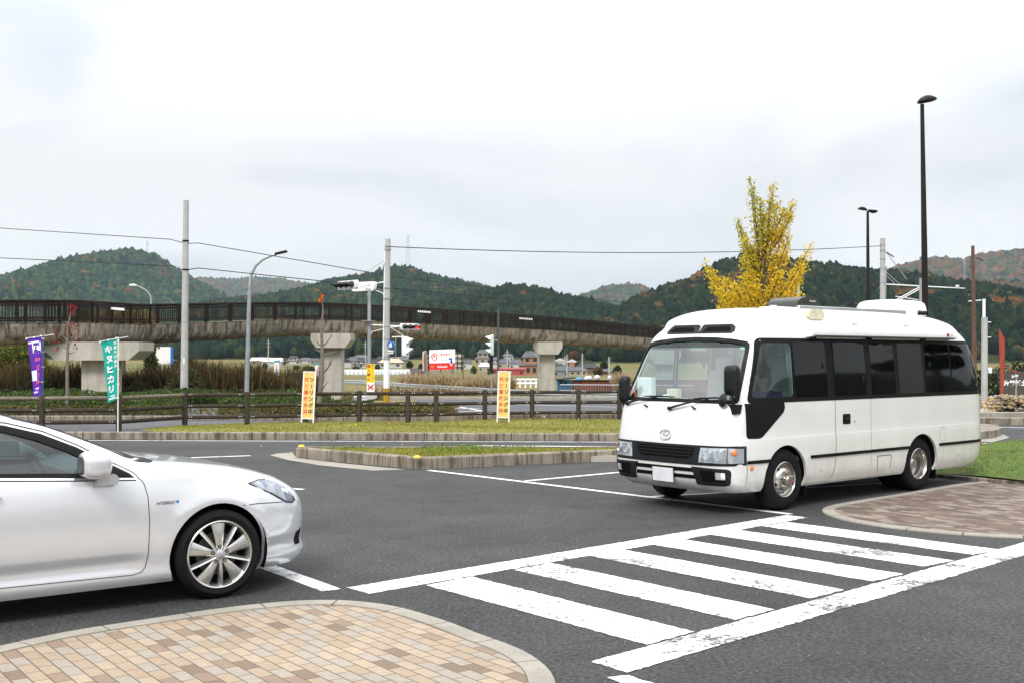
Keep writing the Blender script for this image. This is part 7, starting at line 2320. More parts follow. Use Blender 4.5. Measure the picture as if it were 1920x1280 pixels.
hill('forest', [(380, 600), (430, 568), (500, 558), (560, 549), (590, 541), (640, 526), (690, 518), (720, 512), (745, 506), (765, 505), (800, 519), (850, 530), (900, 541), (950, 556), (1040, 580), (1120, 600)], 950, 560, 1, 11500, 5.8, .62, 'middle wooded hill behind the signal pole with autumn brown patches', 8, 2, .85)
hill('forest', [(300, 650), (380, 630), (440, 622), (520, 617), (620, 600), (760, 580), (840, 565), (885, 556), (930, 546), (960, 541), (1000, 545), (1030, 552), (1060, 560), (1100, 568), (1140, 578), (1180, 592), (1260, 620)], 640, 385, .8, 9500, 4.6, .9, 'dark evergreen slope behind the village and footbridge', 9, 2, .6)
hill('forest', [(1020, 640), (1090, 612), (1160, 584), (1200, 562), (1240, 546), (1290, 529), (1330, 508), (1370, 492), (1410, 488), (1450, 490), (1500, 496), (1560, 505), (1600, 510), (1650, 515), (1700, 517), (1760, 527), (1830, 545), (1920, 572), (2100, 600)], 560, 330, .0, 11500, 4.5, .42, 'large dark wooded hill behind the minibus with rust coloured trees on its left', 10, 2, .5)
# low wooded rise behind the photographer, part of the same valley (it shows as a dark band in the dark panes)
def back_hill():
    V = []; azs = np.linspace(R(42), R(318), 70)
    for Y, k in ((300, 0), (360, .5), (450, .85), (540, 1.0), (680, .6)):
        for az in azs:
            V.append((Y * math.sin(az), Y * math.cos(az), -2 + k * (30 + 7 * math.sin(az * 9) + 4 * math.sin(az * 23) + 2 * math.sin(az * 61))))
    n = len(azs); F_ = [(j * n + i, j * n + i + 1, (j + 1) * n + i + 1, (j + 1) * n + i) for j in range(4) for i in range(n - 1)]
    o = np_mesh('hill', V, F_, M_FOREST, None, None, True); o['kind'] = 'structure'
back_hill()

# leaf masses -------------------------------------------------------
def leaf_quads(C, size, cols, aspect=1.0, droop=None, nrm=None):
    """C (N,3) centres -> small leaf faces with random orientation"""
    N = len(C)
    u = RS.normal(size=(N, 3)); u /= np.linalg.norm(u, axis=1)[:, None]
    if droop is not None: u = u * (1 - droop) + np.array([0, 0, 1]) * droop; u /= np.linalg.norm(u, axis=1)[:, None]
    w = RS.normal(size=(N, 3)); v = np.cross(u, w); v /= np.linalg.norm(v, axis=1)[:, None]
    s = (np.asarray(size) * np.ones(N))[:, None] * RS.uniform(.6, 1.3, (N, 1))
    u = u * s * aspect; v = v * s
    P = np.stack([C - u, C - v * .6, C + u, C + v * .6], 1).reshape(-1, 3)
    F_ = np.arange(4 * N).reshape(N, 4)
    return P, F_, np.repeat(cols, 4, 0)
def pick(cols, N, jit=.25):
    c = np.array(cols)[RS.randint(len(cols), size=N)]
    return c * RS.uniform(1 - jit, 1 + jit, (N, 1))
def ground_mass(poly_fn, n, hfun, size, cols, label, cat, name, mat=None, aspect=1.0, droop=None):
    C = []
    while len(C) < n:
        x, y, z = poly_fn()
        C.append((x, y, z))
    P, F_, c = leaf_quads(np.array(C), size, pick(cols, len(C)), aspect, droop)
    o = np_mesh(name, P, F_, mat or M_LEAF, c); return tag(o, label, cat, kind='stuff')
# clipped evergreen ground cover behind the fence
def _bed():
    px = RS.uniform(-80, 850); Y = RS.uniform(34.6, 46)
    if px > 620: Y = RS.uniform(34.6, 41.5 - (px - 620) * .012)
    if 345 < px < 412 and Y < 43: Y = RS.uniform(43, 46)
    x = (px - 960) / CF * Y
    hh = (.52 + .10 * math.sin(x * 1.3) + .06 * math.sin(Y * 2)) * (1 if px < 560 else (.75 if px < 700 else .5))
    return x, Y, hh * RS.uniform(0, 1) ** .45
ground_mass(_bed, 50000, None, .055, [(.030, .060, .014), (.045, .085, .018), (.06, .10, .02), (.02, .04, .012), (.11, .12, .03)], 'dark green clipped shrubs filling the bed behind the wooden fence', 'shrubs', 'shrubs')
def _bed2():
    px = RS.uniform(-80, 860); Y = RS.uniform(34.2, 35.0); x = (px - 960) / CF * Y
    return x, Y, .15 + RS.uniform(0, .28)
ground_mass(_bed2, 5000, None, .04, [(.16, .10, .04), (.12, .12, .03), (.22, .15, .06), (.07, .09, .02)], 'straggly low plants along the front of the shrub bed', 'undergrowth', 'undergrowth')
sheet('soil', [(-30, 34.2), (-2.8, 34.2), (-4.6, 41), (-6.5, 48), (-30, 48)], .05, pm('dark_soil', (.05, .04, .028), .95, 0, .3, 2))
_s = sheet('road', [((350 - 960) / CF * 34.2, 34.1), ((412 - 960) / CF * 34.2, 34.1), ((420 - 960) / CF * 44, 43), ((340 - 960) / CF * 44, 43)], .06, M_ROAD)
# brown reeds
def reeds(px0, px1, Y0, Y1, hmin, hmax, n, cols, label, plume=.25, lean=.18):
    Vs, Fs, Cs = [], [], []; off = 0
    for i in range(n):
        Y = RS.uniform(Y0, Y1); x = (RS.uniform(px0, px1) - 960) / CF * Y
        nz_ = float(vnoise(x * .8, Y * .7, 3)); h = (hmin + (hmax - hmin) * (RS.uniform() ** 1.1)) * (.93 + .34 * nz_)
        z = gz(Y); w = RS.uniform(.02, .05); a = RS.uniform(0, 6.28); lx, ly = RS.normal(0, lean) * h, RS.normal(0, lean) * h
        d = np.array([math.cos(a) * w, math.sin(a) * w, 0]); b = np.array([x, Y, z]); m = b + np.array([lx * .35, ly * .35, h * .6]); t_ = b + np.array([lx, ly, h])
        Vs.append(np.array([b - d, b + d, m + d * .9, m - d * .9, t_])); Fs.append(np.array([[0, 1, 2], [0, 2, 3], [3, 2, 4]]) + off); off += 5
        c = np.array(cols[RS.randint(len(cols))]) * RS.uniform(.7, 1.25); Cs.append(np.repeat(c[None], 5, 0))
        if RS.uniform() < plume:
            q = t_; k = RS.uniform(.05, .10); u = np.array([k * .5, 0, 0])
            Vs.append(np.array([q - u, q + u, q + np.array([lx * .3, 0, k * 3])])); Fs.append(np.array([[0, 1, 2]]) + off); off += 3
            Cs.append(np.repeat(np.array([[.42, .33, .22]]) * RS.uniform(.7, 1.1), 3, 0))
    o = np_mesh('reeds', np.concatenate(Vs), np.concatenate(Fs), M_LEAF, np.concatenate(Cs)); return tag(o, label, 'reeds', kind='stuff')
RB = [(.075, .038, .017), (.10, .055, .025), (.04, .022, .010), (.17, .11, .05), (.035, .042, .013), (.055, .065, .018), (.13, .10, .04)]
reeds(-120, 590, 54.5, 58, 1.0, 1.95, 15000, RB, 'tall brown autumn reeds filling the ground under the left half of the footbridge', 0)
reeds(180, 600, 60, 66, .9, 1.9, 7000, RB + [(.10, .11, .03)], 'brown reeds farther back right of the left bridge pier', 0)
RT = [(.34, .25, .11), (.42, .33, .17), (.25, .16, .07), (.20, .10, .04)]
reeds(745, 965, 92, 98, .5, 1.5, 5200, RT + [(.16, .13, .05)], 'tan pampas grass around the feet of the billboards', .3)
reeds(700, 900, 62.5, 68, .3, .9, 4200, [(.15, .08, .035), (.12, .12, .035), (.20, .12, .05)], 'reddish brown scrub behind the guard rail right of the signal pole', .1)
reeds(900, 1200, 62.5, 70, .2, .55, 4500, [(.05, .10, .02), (.09, .12, .03), (.16, .13, .05)], 'green verge grass behind the guard rail near the right pier', 0)
reeds(1150, 1185, 84, 85, .8, 1.9, 500, RT, 'tuft of pampas grass beside the minibus mirror', .6)
reeds(640, 1180, 54.2, 56.5, .08, .3, 5000, [(.14, .13, .05), (.22, .17, .08), (.08, .10, .03)], 'thin weeds along the far road kerb', 0)
def _mix():
    px = RS.uniform(-100, 560); Y = RS.uniform(53.6, 54.8); x = (px - 960) / CF * Y; k = float(vnoise(x * .9, 1, 5))
    if 140 < px < 225 or k < -.1: return x, Y, gz(Y) + RS.uniform(0, .5)
    return x, Y, gz(Y) + RS.uniform(0, .6 + 1.0 * k)
ground_mass(_mix, 9000, None, .085, [(.04, .06, .018), (.08, .075, .025), (.10, .06, .03), (.03, .045, .014)], 'low dark bushes growing among the reeds under the footbridge', 'bushes', 'bushes')
def _mix2():
    px = RS.uniform(1800, 2050); Y = RS.uniform(70, 74); x = (px - 960) / CF * Y
    return x, Y, gz(Y) + RS.uniform(0, 2.1 + .5 * float(vnoise(x * .7, 2, 5)))
ground_mass(_mix2, 5000, None, .11, [(.015, .028, .012), (.025, .045, .014), (.01, .018, .008)], 'dark hedge behind the board fence at the right edge', 'hedge', 'hedge')
# bushy trees and bushes as individual plants
def leafy(name, label, cat, base, blobs, n, size, cols, trunk=None, group=None, aspect=1.0):
    t = thing(name, label, cat, base, 0, group)
    C = []
    tot = sum(b[3] * b[4] * b[5] for b in blobs)
    for (x, y, z, rx, ry, rz) in blobs:
        k = int(n * rx * ry * rz / tot) + 8
        p = RS.normal(size=(k, 3)); p /= np.linalg.norm(p, axis=1)[:, None]; p *= (RS.uniform(.15, 1, (k, 1)) ** .45)
        C.append(p * np.array([rx, ry, rz]) + np.array([x, y, z]))
    C = np.concatenate(C); P, F_, c = leaf_quads(C, size, pick(cols, len(C)), aspect)
    np_mesh('crown', P, F_, M_LEAF, c, t)
    if trunk:
        b_ = MB(); b_.tube(trunk[0], trunk[1], 8); b_.build('trunk', M_BARK, t)
    return t
DG = [(.018, .032, .012), (.03, .05, .016), (.045, .065, .02), (.012, .02, .008)]
Y = 100; b0 = Vector((At(583, 720, Y).x, Y, gz(Y)))
leafy('evergreen_bush', 'dark round evergreen bush left of the nearer bridge pier', 'bush', b0, [(0, 0, 1.1, .95, .8, 1.1), (-.3, 0, 1.5, .7, .6, .8), (.3, 0, .6, .9, .7, .7)], 3500, .10, DG, ([(0, 0, 0), (0, 0, 1)], [.1, .05]))
LG = [(.05, .09, .02), (.09, .13, .03), (.14, .16, .03), (.30, .22, .03)]
for (px, Yq, top, w_, lab, cols, n) in ((20, 66, 640, 1.6, 'green and yellow garden tree under the bridge at the left edge', LG, 6500), (-50, 64, 645, 1.6, 'green tree cut by the left edge under the bridge', LG, 2500), (60, 70, 655, 1.0, 'yellowing shrub beside the green tree left of the purple flag', [(.35, .27, .04), (.10, .13, .03), (.22, .2, .03)], 2200),
                            (283, 72, 652, .45, 'small leafy tree between the left pier and the white board', LG[:3], 1300), (345, 78, 668, 1.0, 'dark green tree behind the concrete pole', DG, 2200)):
    b0 = Vector((At(px, 720, Yq).x, Yq, gz(Yq))); h = At(px, top, Yq).z - b0.z
    bl = [(0, 0, h * .72, w_, w_ * .8, h * .28)] + [(RS.uniform(-.6, .6) * w_, RS.uniform(-.4, .4) * w_, h * RS.uniform(.45, .85), w_ * .5, w_ * .5, h * .2) for _ in range(5)]
    leafy('garden_tree', lab, 'tree', b0, bl, n, .10, cols, ([(0, 0, 0), (.05, 0, h * .4), (0, 0, h * .75)], [.10, .07, .03]))
# tree tops seen between the railing bars
for (px, Yq, top, w_, lab, cols) in ((232, 70, 572, 2.3, 'yellow-green tree seen through the railing at the bend of the footbridge', [(.10, .12, .03), (.22, .17, .03), (.16, .07, .03)]), (170, 74, 580, 2.0, 'green tree seen through the railing left of the bridge bend', [(.06, .09, .03), (.12, .12, .03)])):
    b0 = Vector((At(px, 720, Yq).x, Yq, gz(Yq))); h = At(px, top, Yq).z - b0.z
    leafy('tree', lab, 'tree', b0, [(0, 0, h * .78, w_, w_ * .7, h * .22), (w_ * .5, 0, h * .68, w_ * .6, w_ * .5, h * .2), (-w_ * .5, 0, h * .7, w_ * .6, w_ * .5, h * .2)], 4200, .12, cols, ([(0, 0, 0), (0, 0, h * .5), (.1, 0, h * .8)], [.16, .1, .04]))
leafy('pine_tree', 'dark spreading tree right of the car park, mirrored in the rear windows of the minibus', 'tree', (17.5, 18.6, 0), [(0, 0, 2.6, 1.6, 1.6, .25), (.5, .6, 3.3, 1.5, 1.5, .22), (-.3, -.5, 3.9, 1.2, 1.2, .25), (.2, 0, 4.6, .8, .8, .35)], 3000, .12, DG, ([(0, 0, 0), (0, 0, 4.6)], [.16, .05]))
# bare saplings
def sapling(label, Y, trunk_px, branches, leaves, r0, lc):
    b0 = Vector((At(trunk_px[0][0], trunk_px[0][1], Y).x, Y, .1))
    t = thing('bare_sapling', label, 'tree', b0)
    P = [At(x, y, Y) - b0 for x, y in trunk_px]
    b_ = MB(); n = len(P); b_.tube(P, [r0 * (1 - .8 * i / (n - 1)) for i in range(n)], 8); b_.build('trunk', M_BARKG, t)
    for br in branches:
        Q = [At(x, y, Y + dy) - b0 for x, y, dy in br]; m = len(Q); k = r0 * .38
        b_ = MB(); b_.tube(Q, [k * (1 - .75 * i / (m - 1)) for i in range(m)], 6); b_.build('branch', M_BARKG, t)
    C = []
    for (x, y, n_, sp) in leaves:
        for _ in range(n_):
            q = At(x + RS.normal(0, sp), y + RS.normal(0, sp), Y + RS.normal(0, .1)) - b0; C.append(q[:])
    P_, F_, c = leaf_quads(np.array(C), .045, pick(lc, len(C))); np_mesh('leaves', P_, F_, M_LEAF, c, t)
sapling('nearly leafless sapling with an orange tuft on top, before the right half of the footbridge', 36, [(596, 785), (600, 740), (604, 690), (604, 650), (602, 610), (606, 585), (604, 562)],
        [[(604, 700, 0), (614, 690, -.1), (621, 680, -.2), (623, 672, -.2)], [(605, 672, 0), (610, 664, .1), (622, 661, .2), (631, 658, .3)], [(604, 650, 0), (614, 640, 0), (621, 630, .1), (624, 621, .1)], [(603, 650, 0), (597, 644, 0), (594, 639, -.1)], [(603, 661, 0), (596, 656, 0), (590, 655, .1)], [(604, 625, 0), (611, 620, 0), (619, 617, 0)], [(604, 684, 0), (597, 678, 0), (591, 674, 0)], [(617, 686, -.1), (619, 676, -.1), (616, 671, 0)]],
        [(601, 564, 50, 1.6), (604, 556, 12, 1.2), (602, 552, 6, 1)], .085, [(.62, .12, .02), (.75, .22, .03), (.4, .06, .01)])
sapling('nearly leafless sapling with dark red leaves between the two flags', 35, [(126, 800), (126, 740), (126, 690), (127, 650), (127, 620), (130, 600), (133, 585), (134, 575)],
        [[(126, 655, 0), (120, 650, 0), (112, 647, 0), (104, 642, 0)], [(126, 640, 0), (121, 632, 0), (114, 628, 0)], [(127, 650, 0), (132, 642, 0), (138, 636, 0)], [(126, 664, 0), (134, 661, 0), (143, 659, 0)], [(128, 605, 0), (124, 604, 0), (121, 602, 0)], [(126, 680, 0), (132, 677, 0), (137, 674, 0)]],
        [(137, 577, 50, 3), (134, 588, 20, 2.5), (132, 612, 22, 4), (103, 626, 12, 2), (104, 640, 16, 3), (140, 614, 12, 3), (150, 634, 10, 3), (108, 655, 8, 2), (143, 650, 6, 3), (128, 625, 10, 4)], .065, [(.22, .015, .02), (.32, .03, .03), (.14, .01, .015)])
# ginkgo
def ginkgo():
    Y = 24.0; b0 = Vector((At(1433, 800, Y).x, Y, 0))
    t = thing('ginkgo_tree', 'bright yellow ginkgo tree with upswept branches rising behind the minibus', 'tree', b0)
    LPx = lambda px, py, dy=0: At(px, py, Y + dy) - b0
    lead = [Vector((0, 0, 0)), Vector((0, 0, 1.5)), LPx(1433, 600), LPx(1432, 540), LPx(1431, 480), LPx(1430, 430), LPx(1428, 395)]
    b_ = MB(); b_.tube(lead, [.12, .10, .075, .06, .045, .03, .015], 9); b_.build('trunk', M_BARK, t)
    tops = [(1407, 336, 520), (1412, 352, 500), (1425, 372, 470), (1450, 345, 480), (1444, 372, 500), (1458, 380, 470), (1470, 392, 460), (1487, 381, 470), (1383, 413, 530), (1388, 432, 520), (1398, 445, 540), (1484, 400, 480), (1480, 440, 540), (1476, 470, 560), (1392, 482, 560), (1410, 460, 540), (1450, 430, 520), (1432, 400, 500), (1466, 432, 540)]
    lows = [(1321, 492, 600), (1328, 512, 610), (1337, 532, 620), (1350, 545, 620), (1362, 524, 600), (1376, 535, 600), (1392, 520, 590), (1406, 510, 580), (1519, 463, 580), (1508, 488, 590), (1503, 505, 600), (1490, 520, 600), (1478, 540, 600), (1462, 512, 580), (1448, 500, 570), (1368, 560, 640), (1350, 575, 650), (1400, 560, 640), (1470, 560, 640), (1498, 556, 640), (1440, 545, 620), (1420, 535, 610), (1385, 585, 660), (1450, 590, 660), (1345, 600, 670), (1500, 590, 670)]
    C, Cl = [], []
    br = MB()
    for k, (px, py, pb) in enumerate([(a, b, c) for a, b, c in tops] + [(a, b, c) for a, b, c in lows]):
        low = k >= len(tops)
        dy = RS.uniform(-1, 1) * (.75 if low else .35)
        A = LPx(1432, pb); B = LPx(px, py, dy); sp_x = B.x - A.x
        pts = []
        for i in range(9):
            f = i / 8; q = A.lerp(B, f); q.x = A.x + sp_x * (f ** .62); q.z += 0; pts.append(q)
        br.tube(pts, [.022 * (1 - .85 * i / 8) + .003 for i in range(9)], 5)
        n = int((350 if low else 280)); L = (B - A).length
        for _ in range(n):
            f = RS.uniform(.12, 1.0) ** .8; i = min(7, int(f * 8)); q = pts[i].lerp(pts[i + 1], f * 8 - i)
            r_ = (.150 if low else .105) * (1 - .55 * f) + .025
            q = q + Vector(RS.normal(0, r_ * .62, 3)); C.append(q[:])
            g = min(1, max(0, (q.z - 2.6) / 2.6)); 
            mixg = g * .75 + RS.normal(0, .16) + (.15 if px < 1425 and not low else 0) - (.25 if px > 1445 else 0)
            ye = np.array([.84, .60, .03]) if RS.uniform() < .7 else np.array([.76, .46, .03]); gr = np.array([.40, .40, .045])
            m_ = min(1, max(0, mixg)); Cl.append((ye * (1 - m_) + gr * m_) * RS.uniform(.75, 1.15))
    br.build('limbs', M_BARK, t)
    P, F_, c = leaf_quads(np.array(C), .031, np.array(Cl)); np_mesh('crown', P, F_, M_LEAF, c, t)
ginkgo()

# ---------------------------------------------------------------- village
M_TILE = m_corr('grey_roof_tiles', (.065, .07, .08), (.13, .135, .145), 30)
M_TILED = m_corr('dark_roof_tiles', (.022, .024, .028), (.045, .047, .052), 30)
M_TILER = m_corr('red_sheet_roof', (.26, .03, .03), (.38, .06, .05), 20)
M_TILEB = m_corr('buff_roof', (.42, .33, .24), (.52, .42, .32), 20)
M_ROOFW = m_corr('pale_metal_roof', (.50, .50, .50), (.62, .62, .62), 20)
WALLS = dict(white=pm('white_plaster', (.46, .44, .41), .8, 0, .1, .5), beige=pm('beige_render', (.33, .29, .22), .8, 0, .12, .5), orange=pm('orange_wood_wall', (.33, .17, .09), .8, 0, .2, .5), brown=pm('brown_board_wall', (.14, .085, .055), .85, 0, .25, .5), grey=pm('grey_wall', (.20, .20, .20), .8, 0, .12, .5), red=pm('dull_red_wall', (.36, .06, .05), .8, 0, .2, .5))
ROOFS = dict(tile=M_TILE, dark=M_TILED, red=M_TILER, buff=M_TILEB, pale=M_ROOFW)
M_PANE = pm('house_window_glass', (.02, .025, .03), .15, 0, .2, 2)
def house(px, base, wpx, hpx, wall, roof, style, label, nwin=3, yaw=0.0):
    p = GT(px, base); k = p.y / CF; W = wpx * k; Ht = hpx * k; D_ = W * .7
    t = thing('house', label, 'house', p, yaw, 'houses of the far village')
    tiers = 2 if style == 'two' else 1
    hw = Ht * (.55 if style != 'shed' else .8)
    def roofm(x0, x1, y0, y1, z0, h, kind):
        b_ = MB(); e = W * .06
        x0 -= e; x1 += e; y0 -= e; y1 += e; cy = (y0 + y1) / 2; th = Ht * .03
        if kind == 'hip': r0, r1 = x0 + (x1 - x0) * .22, x1 - (x1 - x0) * .22
        elif kind == 'gable': r0, r1 = x0, x1
        if kind in ('hip', 'gable'):
            vs = [(x0, y0, z0), (x1, y0, z0), (x1, y1, z0), (x0, y1, z0), (r0, cy, z0 + h), (r1, cy, z0 + h)]
            b_.add(vs, [(0, 1, 5, 4), (2, 3, 4, 5), (1, 2, 5), (3, 0, 4), (3, 2, 1, 0)])
            b_.tube([(r0, cy, z0 + h), (r1, cy, z0 + h)], th, 5)
        elif kind == 'front':   # gable end facing the viewer
            cx = (x0 + x1) / 2; vs = [(x0, y0, z0), (x1, y0, z0), (x1, y1, z0), (x0, y1, z0), (cx, y0, z0 + h), (cx, y1, z0 + h)]
            b_.add(vs, [(0, 4, 5, 3), (4, 1, 2, 5), (0, 1, 4), (2, 3, 5), (3, 2, 1, 0)])
        else:
            b_.add([(x0, y0, z0), (x1, y0, z0), (x1, y1, z0 + h), (x0, y1, z0 + h), (x0, y0, z0 - th), (x1, y0, z0 - th), (x1, y1, z0 + h - th), (x0, y1, z0 + h - th)], [(0, 1, 2, 3), (7, 6, 5, 4), (0, 4, 5, 1), (1, 5, 6, 2), (2, 6, 7, 3), (3, 7, 4, 0)])
        return b_.build('roof', ROOFS[roof], t, ang=0)
    def win(x, y, z, w, h):
        b_ = MB(); b_.obox((x, y - .03, z), (w / 2, 0, 0), (0, .04, 0), (0, 0, h / 2)); b_.build('window', M_PANE, t, ang=0)
    if tiers == 2:
        b_ = MB(); b_.box(-W / 2, W / 2, 0, D_, -2, Ht * .40); b_.build('wall', WALLS[wall], t, ang=0); roofm(-W / 2, W / 2, 0, D_, Ht * .40, Ht * .16, 'hip')
        b_ = MB(); b_.box(-W * .34, W * .34, D_ * .15, D_ * .85, Ht * .45, Ht * .74); b_.build('wall', WALLS[wall], t, ang=0); roofm(-W * .34, W * .34, D_ * .15, D_ * .85, Ht * .74, Ht * .26, 'hip')
        for i in range(nwin): win(-W * .38 + W * .76 * i / max(1, nwin - 1), 0, Ht * .20, W * .14, Ht * .20)
        for i in range(2): win(-W * .16 + W * .32 * i, D_ * .15, Ht * .63, W * .14, Ht * .13)
    else:
        b_ = MB(); b_.box(-W / 2, W / 2, 0, D_, -2, hw); b_.build('wall', WALLS[wall], t, ang=0)
        roofm(-W / 2, W / 2, 0, D_, hw, Ht - hw, {'hip': 'hip', 'gable': 'gable', 'front': 'front', 'shed': 'shed'}[style])
        for i in range(nwin): win(-W * .32 + W * .64 * i / max(1, nwin - 1), 0, hw * .5, W * .14, hw * .36)
    return t
HS = [
 (486, 683, 26, 12, 'beige', 'pale', 'gable', 'pale low house on the slope far left of the nearer pier', 2), (508, 686, 30, 14, 'white', 'pale', 'gable', 'white low building left of the dark bush', 2),
 (549, 682, 20, 14, 'white', 'dark', 'two', 'white house with a dark stepped roof left of the nearer pier', 2), (572, 681, 20, 10, 'white', 'tile', 'hip', 'low white house just above the dark bush', 2), (590, 682, 12, 10, 'grey', 'tile', 'gable', 'tiny grey house touching the nearer pier on the left', 1),
 (648, 688, 16, 16, 'white', 'dark', 'front', 'white gabled house just right of the nearer pier', 1), (661, 684, 16, 14, 'grey', 'tile', 'hip', 'grey house between the nearer pier and the yellow notice', 2), (676, 677, 22, 11, 'grey', 'tile', 'hip', 'grey-roofed house high above the yellow notice', 2),
 (677, 689, 24, 15, 'white', 'dark', 'two', 'white two-storey house with black roof behind the yellow notice pole', 3), (700, 688, 18, 13, 'white', 'dark', 'hip', 'white house with black roof left of the signal pole', 2), (716, 680, 14, 11, 'brown', 'dark', 'gable', 'brown house half behind the signal pole', 1),
 (732, 689, 36, 16, 'white', 'buff', 'hip', 'house under a big buff roof right of the signal pole', 2), (748, 681, 26, 11, 'grey', 'tile', 'gable', 'long grey building below the walk signal', 3),
 (877, 691, 14, 16, 'white', 'tile', 'hip', 'white house right of the red and white billboard', 1), (905, 682, 24, 24, 'beige', 'tile', 'two', 'beige two-storey house highest on the slope right of the billboard', 3), (908, 696, 18, 15, 'beige', 'pale', 'hip', 'small beige house left of the side-on signal post', 2),
 (928, 689, 18, 18, 'white', 'tile', 'two', 'white two-storey house right behind the side-on signal', 2), (946, 690, 20, 16, 'beige', 'tile', 'hip', 'beige house right of the dark grey pole', 2), (952, 677, 18, 13, 'white', 'tile', 'hip', 'white house highest above the right yellow sign', 2), (968, 691, 22, 16, 'white', 'tile', 'hip', 'white house left of the large tiled house', 2),
 (996, 702, 38, 40, 'orange', 'tile', 'two', 'large two-storey house with stacked grey roofs left of the right pier', 4), (966, 703, 30, 13, 'red', 'red', 'shed', 'low red shed in front of the large tiled house', 2), (935, 700, 20, 10, 'red', 'red', 'shed', 'smaller red shed left of the low red shed', 1),
 (1051, 684, 20, 12, 'white', 'pale', 'front', 'white gabled house just right of the right pier', 1), (1073, 686, 20, 12, 'orange', 'pale', 'front', 'orange and white gabled house right of the right pier', 1), (1052, 705, 26, 17, 'grey', 'tile', 'hip', 'grey house above the blue hut', 2), (1047, 693, 18, 11, 'brown', 'dark', 'hip', 'small dark house between the white gable and the grey house', 1),
 (1084, 703, 28, 14, 'beige', 'tile', 'hip', 'beige low house behind the white boat-shaped covers', 3), (1102, 700, 34, 18, 'brown', 'dark', 'hip', 'dark steep-roofed farmhouse right of the beige low house', 2), (1144, 702, 24, 10, 'brown', 'tile', 'gable', 'low brown house left of the minibus mirror', 2), (1066, 697, 14, 10, 'white', 'tile', 'hip', 'tiny white house behind the grey one above the blue hut', 1),
 (784, 703, 24, 11, 'brown', 'dark', 'gable', 'brown shed left of the billboards behind the long plastic tunnels', 1), (1863, 712, 30, 14, 'brown', 'tile', 'shed', 'dark open shed at the right between the pole and the red post', 1)]
for h in HS: house(h[0], h[1], h[2] * 1.2, h[3] * 1.1, *h[4:8], nwin=h[8])
for i, (px, base, hp, wp, lab, cols) in enumerate(((640, 690, 20, 9, 'dark tree right against the nearer pier', DG), (668, 694, 8, 12, 'low hedge-like tree before the black-roofed houses', LG[:2]), (708, 692, 9, 8, 'small tree left of the buff roof', LG[:2]), (768, 690, 14, 12, 'dark tree at the end of the long grey building', DG), (790, 694, 12, 10, 'dark tree behind the side-on billboard', DG), (888, 700, 14, 9, 'round tree right of the billboards', LG[:2]), (893, 676, 16, 12, 'tree above the white house beside the billboards', DG), (920, 702, 11, 9, 'tree before the small beige house', LG[:2]), (938, 678, 14, 12, 'dark tree above the beige house', DG), (958, 686, 9, 8, 'green tree amid the white houses', LG[:2]), (981, 688, 18, 10, 'tall dark tree left of the large tiled house', DG), (1003, 672, 14, 12, 'dark tree above the large tiled house', DG), (1062, 692, 12, 8, 'brown tree between the gabled houses', [(.10, .07, .03), (.07, .06, .025)]), (1083, 690, 12, 10, 'brown tree above the beige low house', [(.12, .07, .03), (.06, .06, .02)]), (1122, 704, 16, 16, 'tangled brown tree right of the dark farmhouse', [(.09, .06, .035), (.13, .09, .05)]), (1132, 696, 20, 14, 'dark tree behind the tangled brown tree', DG), (1158, 703, 18, 14, 'dark tree at the minibus mirror', DG), (497, 690, 9, 10, 'small bush below the pale low house', LG[:2]), (530, 684, 12, 12, 'dark tree between the pale and the white house', DG), (556, 692, 7, 12, 'low bush before the stepped-roof house', LG[:2]))):
    p = GT(px, base); k = p.y / CF; h = hp * k; w = wp * k / 2
    leafy('village_tree', lab, 'tree', p, [(0, 0, h * .55, w, w, h * .45), (w * .5, 0, h * .4, w * .6, w * .6, h * .35), (-w * .5, 0, h * .4, w * .6, w * .6, h * .35)], 420, .30, cols, ([(0, 0, 0), (0, 0, h * .6)], [.2, .08]), 'small trees among the village houses')
# white plastic crop tunnels
M_POLY = pm('milky_polythene', (.46, .48, .48), .45, 0, .06, .3)
for i, (px0, px1, lab) in enumerate(((641, 690, 'white plastic crop tunnel right of the nearer pier'), (691, 722, 'white plastic crop tunnel behind the signal pole'), (727, 772, 'white plastic crop tunnel right of the signal pole'))):
    p = GT((px0 + px1) / 2, 702); k = p.y / CF; w = (px1 - px0) * k; h = 10 * k
    t = thing('crop_tunnel', lab, 'greenhouse', p, 0, 'white crop tunnels in the fields')
    b_ = MB(); vs = []; m = 9
    for j in range(m):
        a = PI * j / (m - 1); vs += [(-w / 2, h * 1.1 * -math.cos(a), h * math.sin(a) ** .7 if 0 < j < m - 1 else 0), (w / 2, h * 1.1 * -math.cos(a), h * math.sin(a) ** .7 if 0 < j < m - 1 else 0)]
    b_.add(vs, [(2 * j, 2 * j + 1, 2 * j + 3, 2 * j + 2) for j in range(m - 1)] + [tuple(range(0, 2 * m, 2)), tuple(range(1, 2 * m, 2))]); b_.build('cover', M_POLY, t, ang=60)
    b_ = MB()
    for q in range(7):
        x = -w / 2 + w * q / 6; b_.tube([(x, h * 1.12 * -math.cos(PI * j / 8), (h * math.sin(PI * j / 8) ** .7 if 0 < j < 8 else 0) + .03) for j in range(9)], .07, 4)
    b_.build('hoops', M_POLEG, t, ang=0)
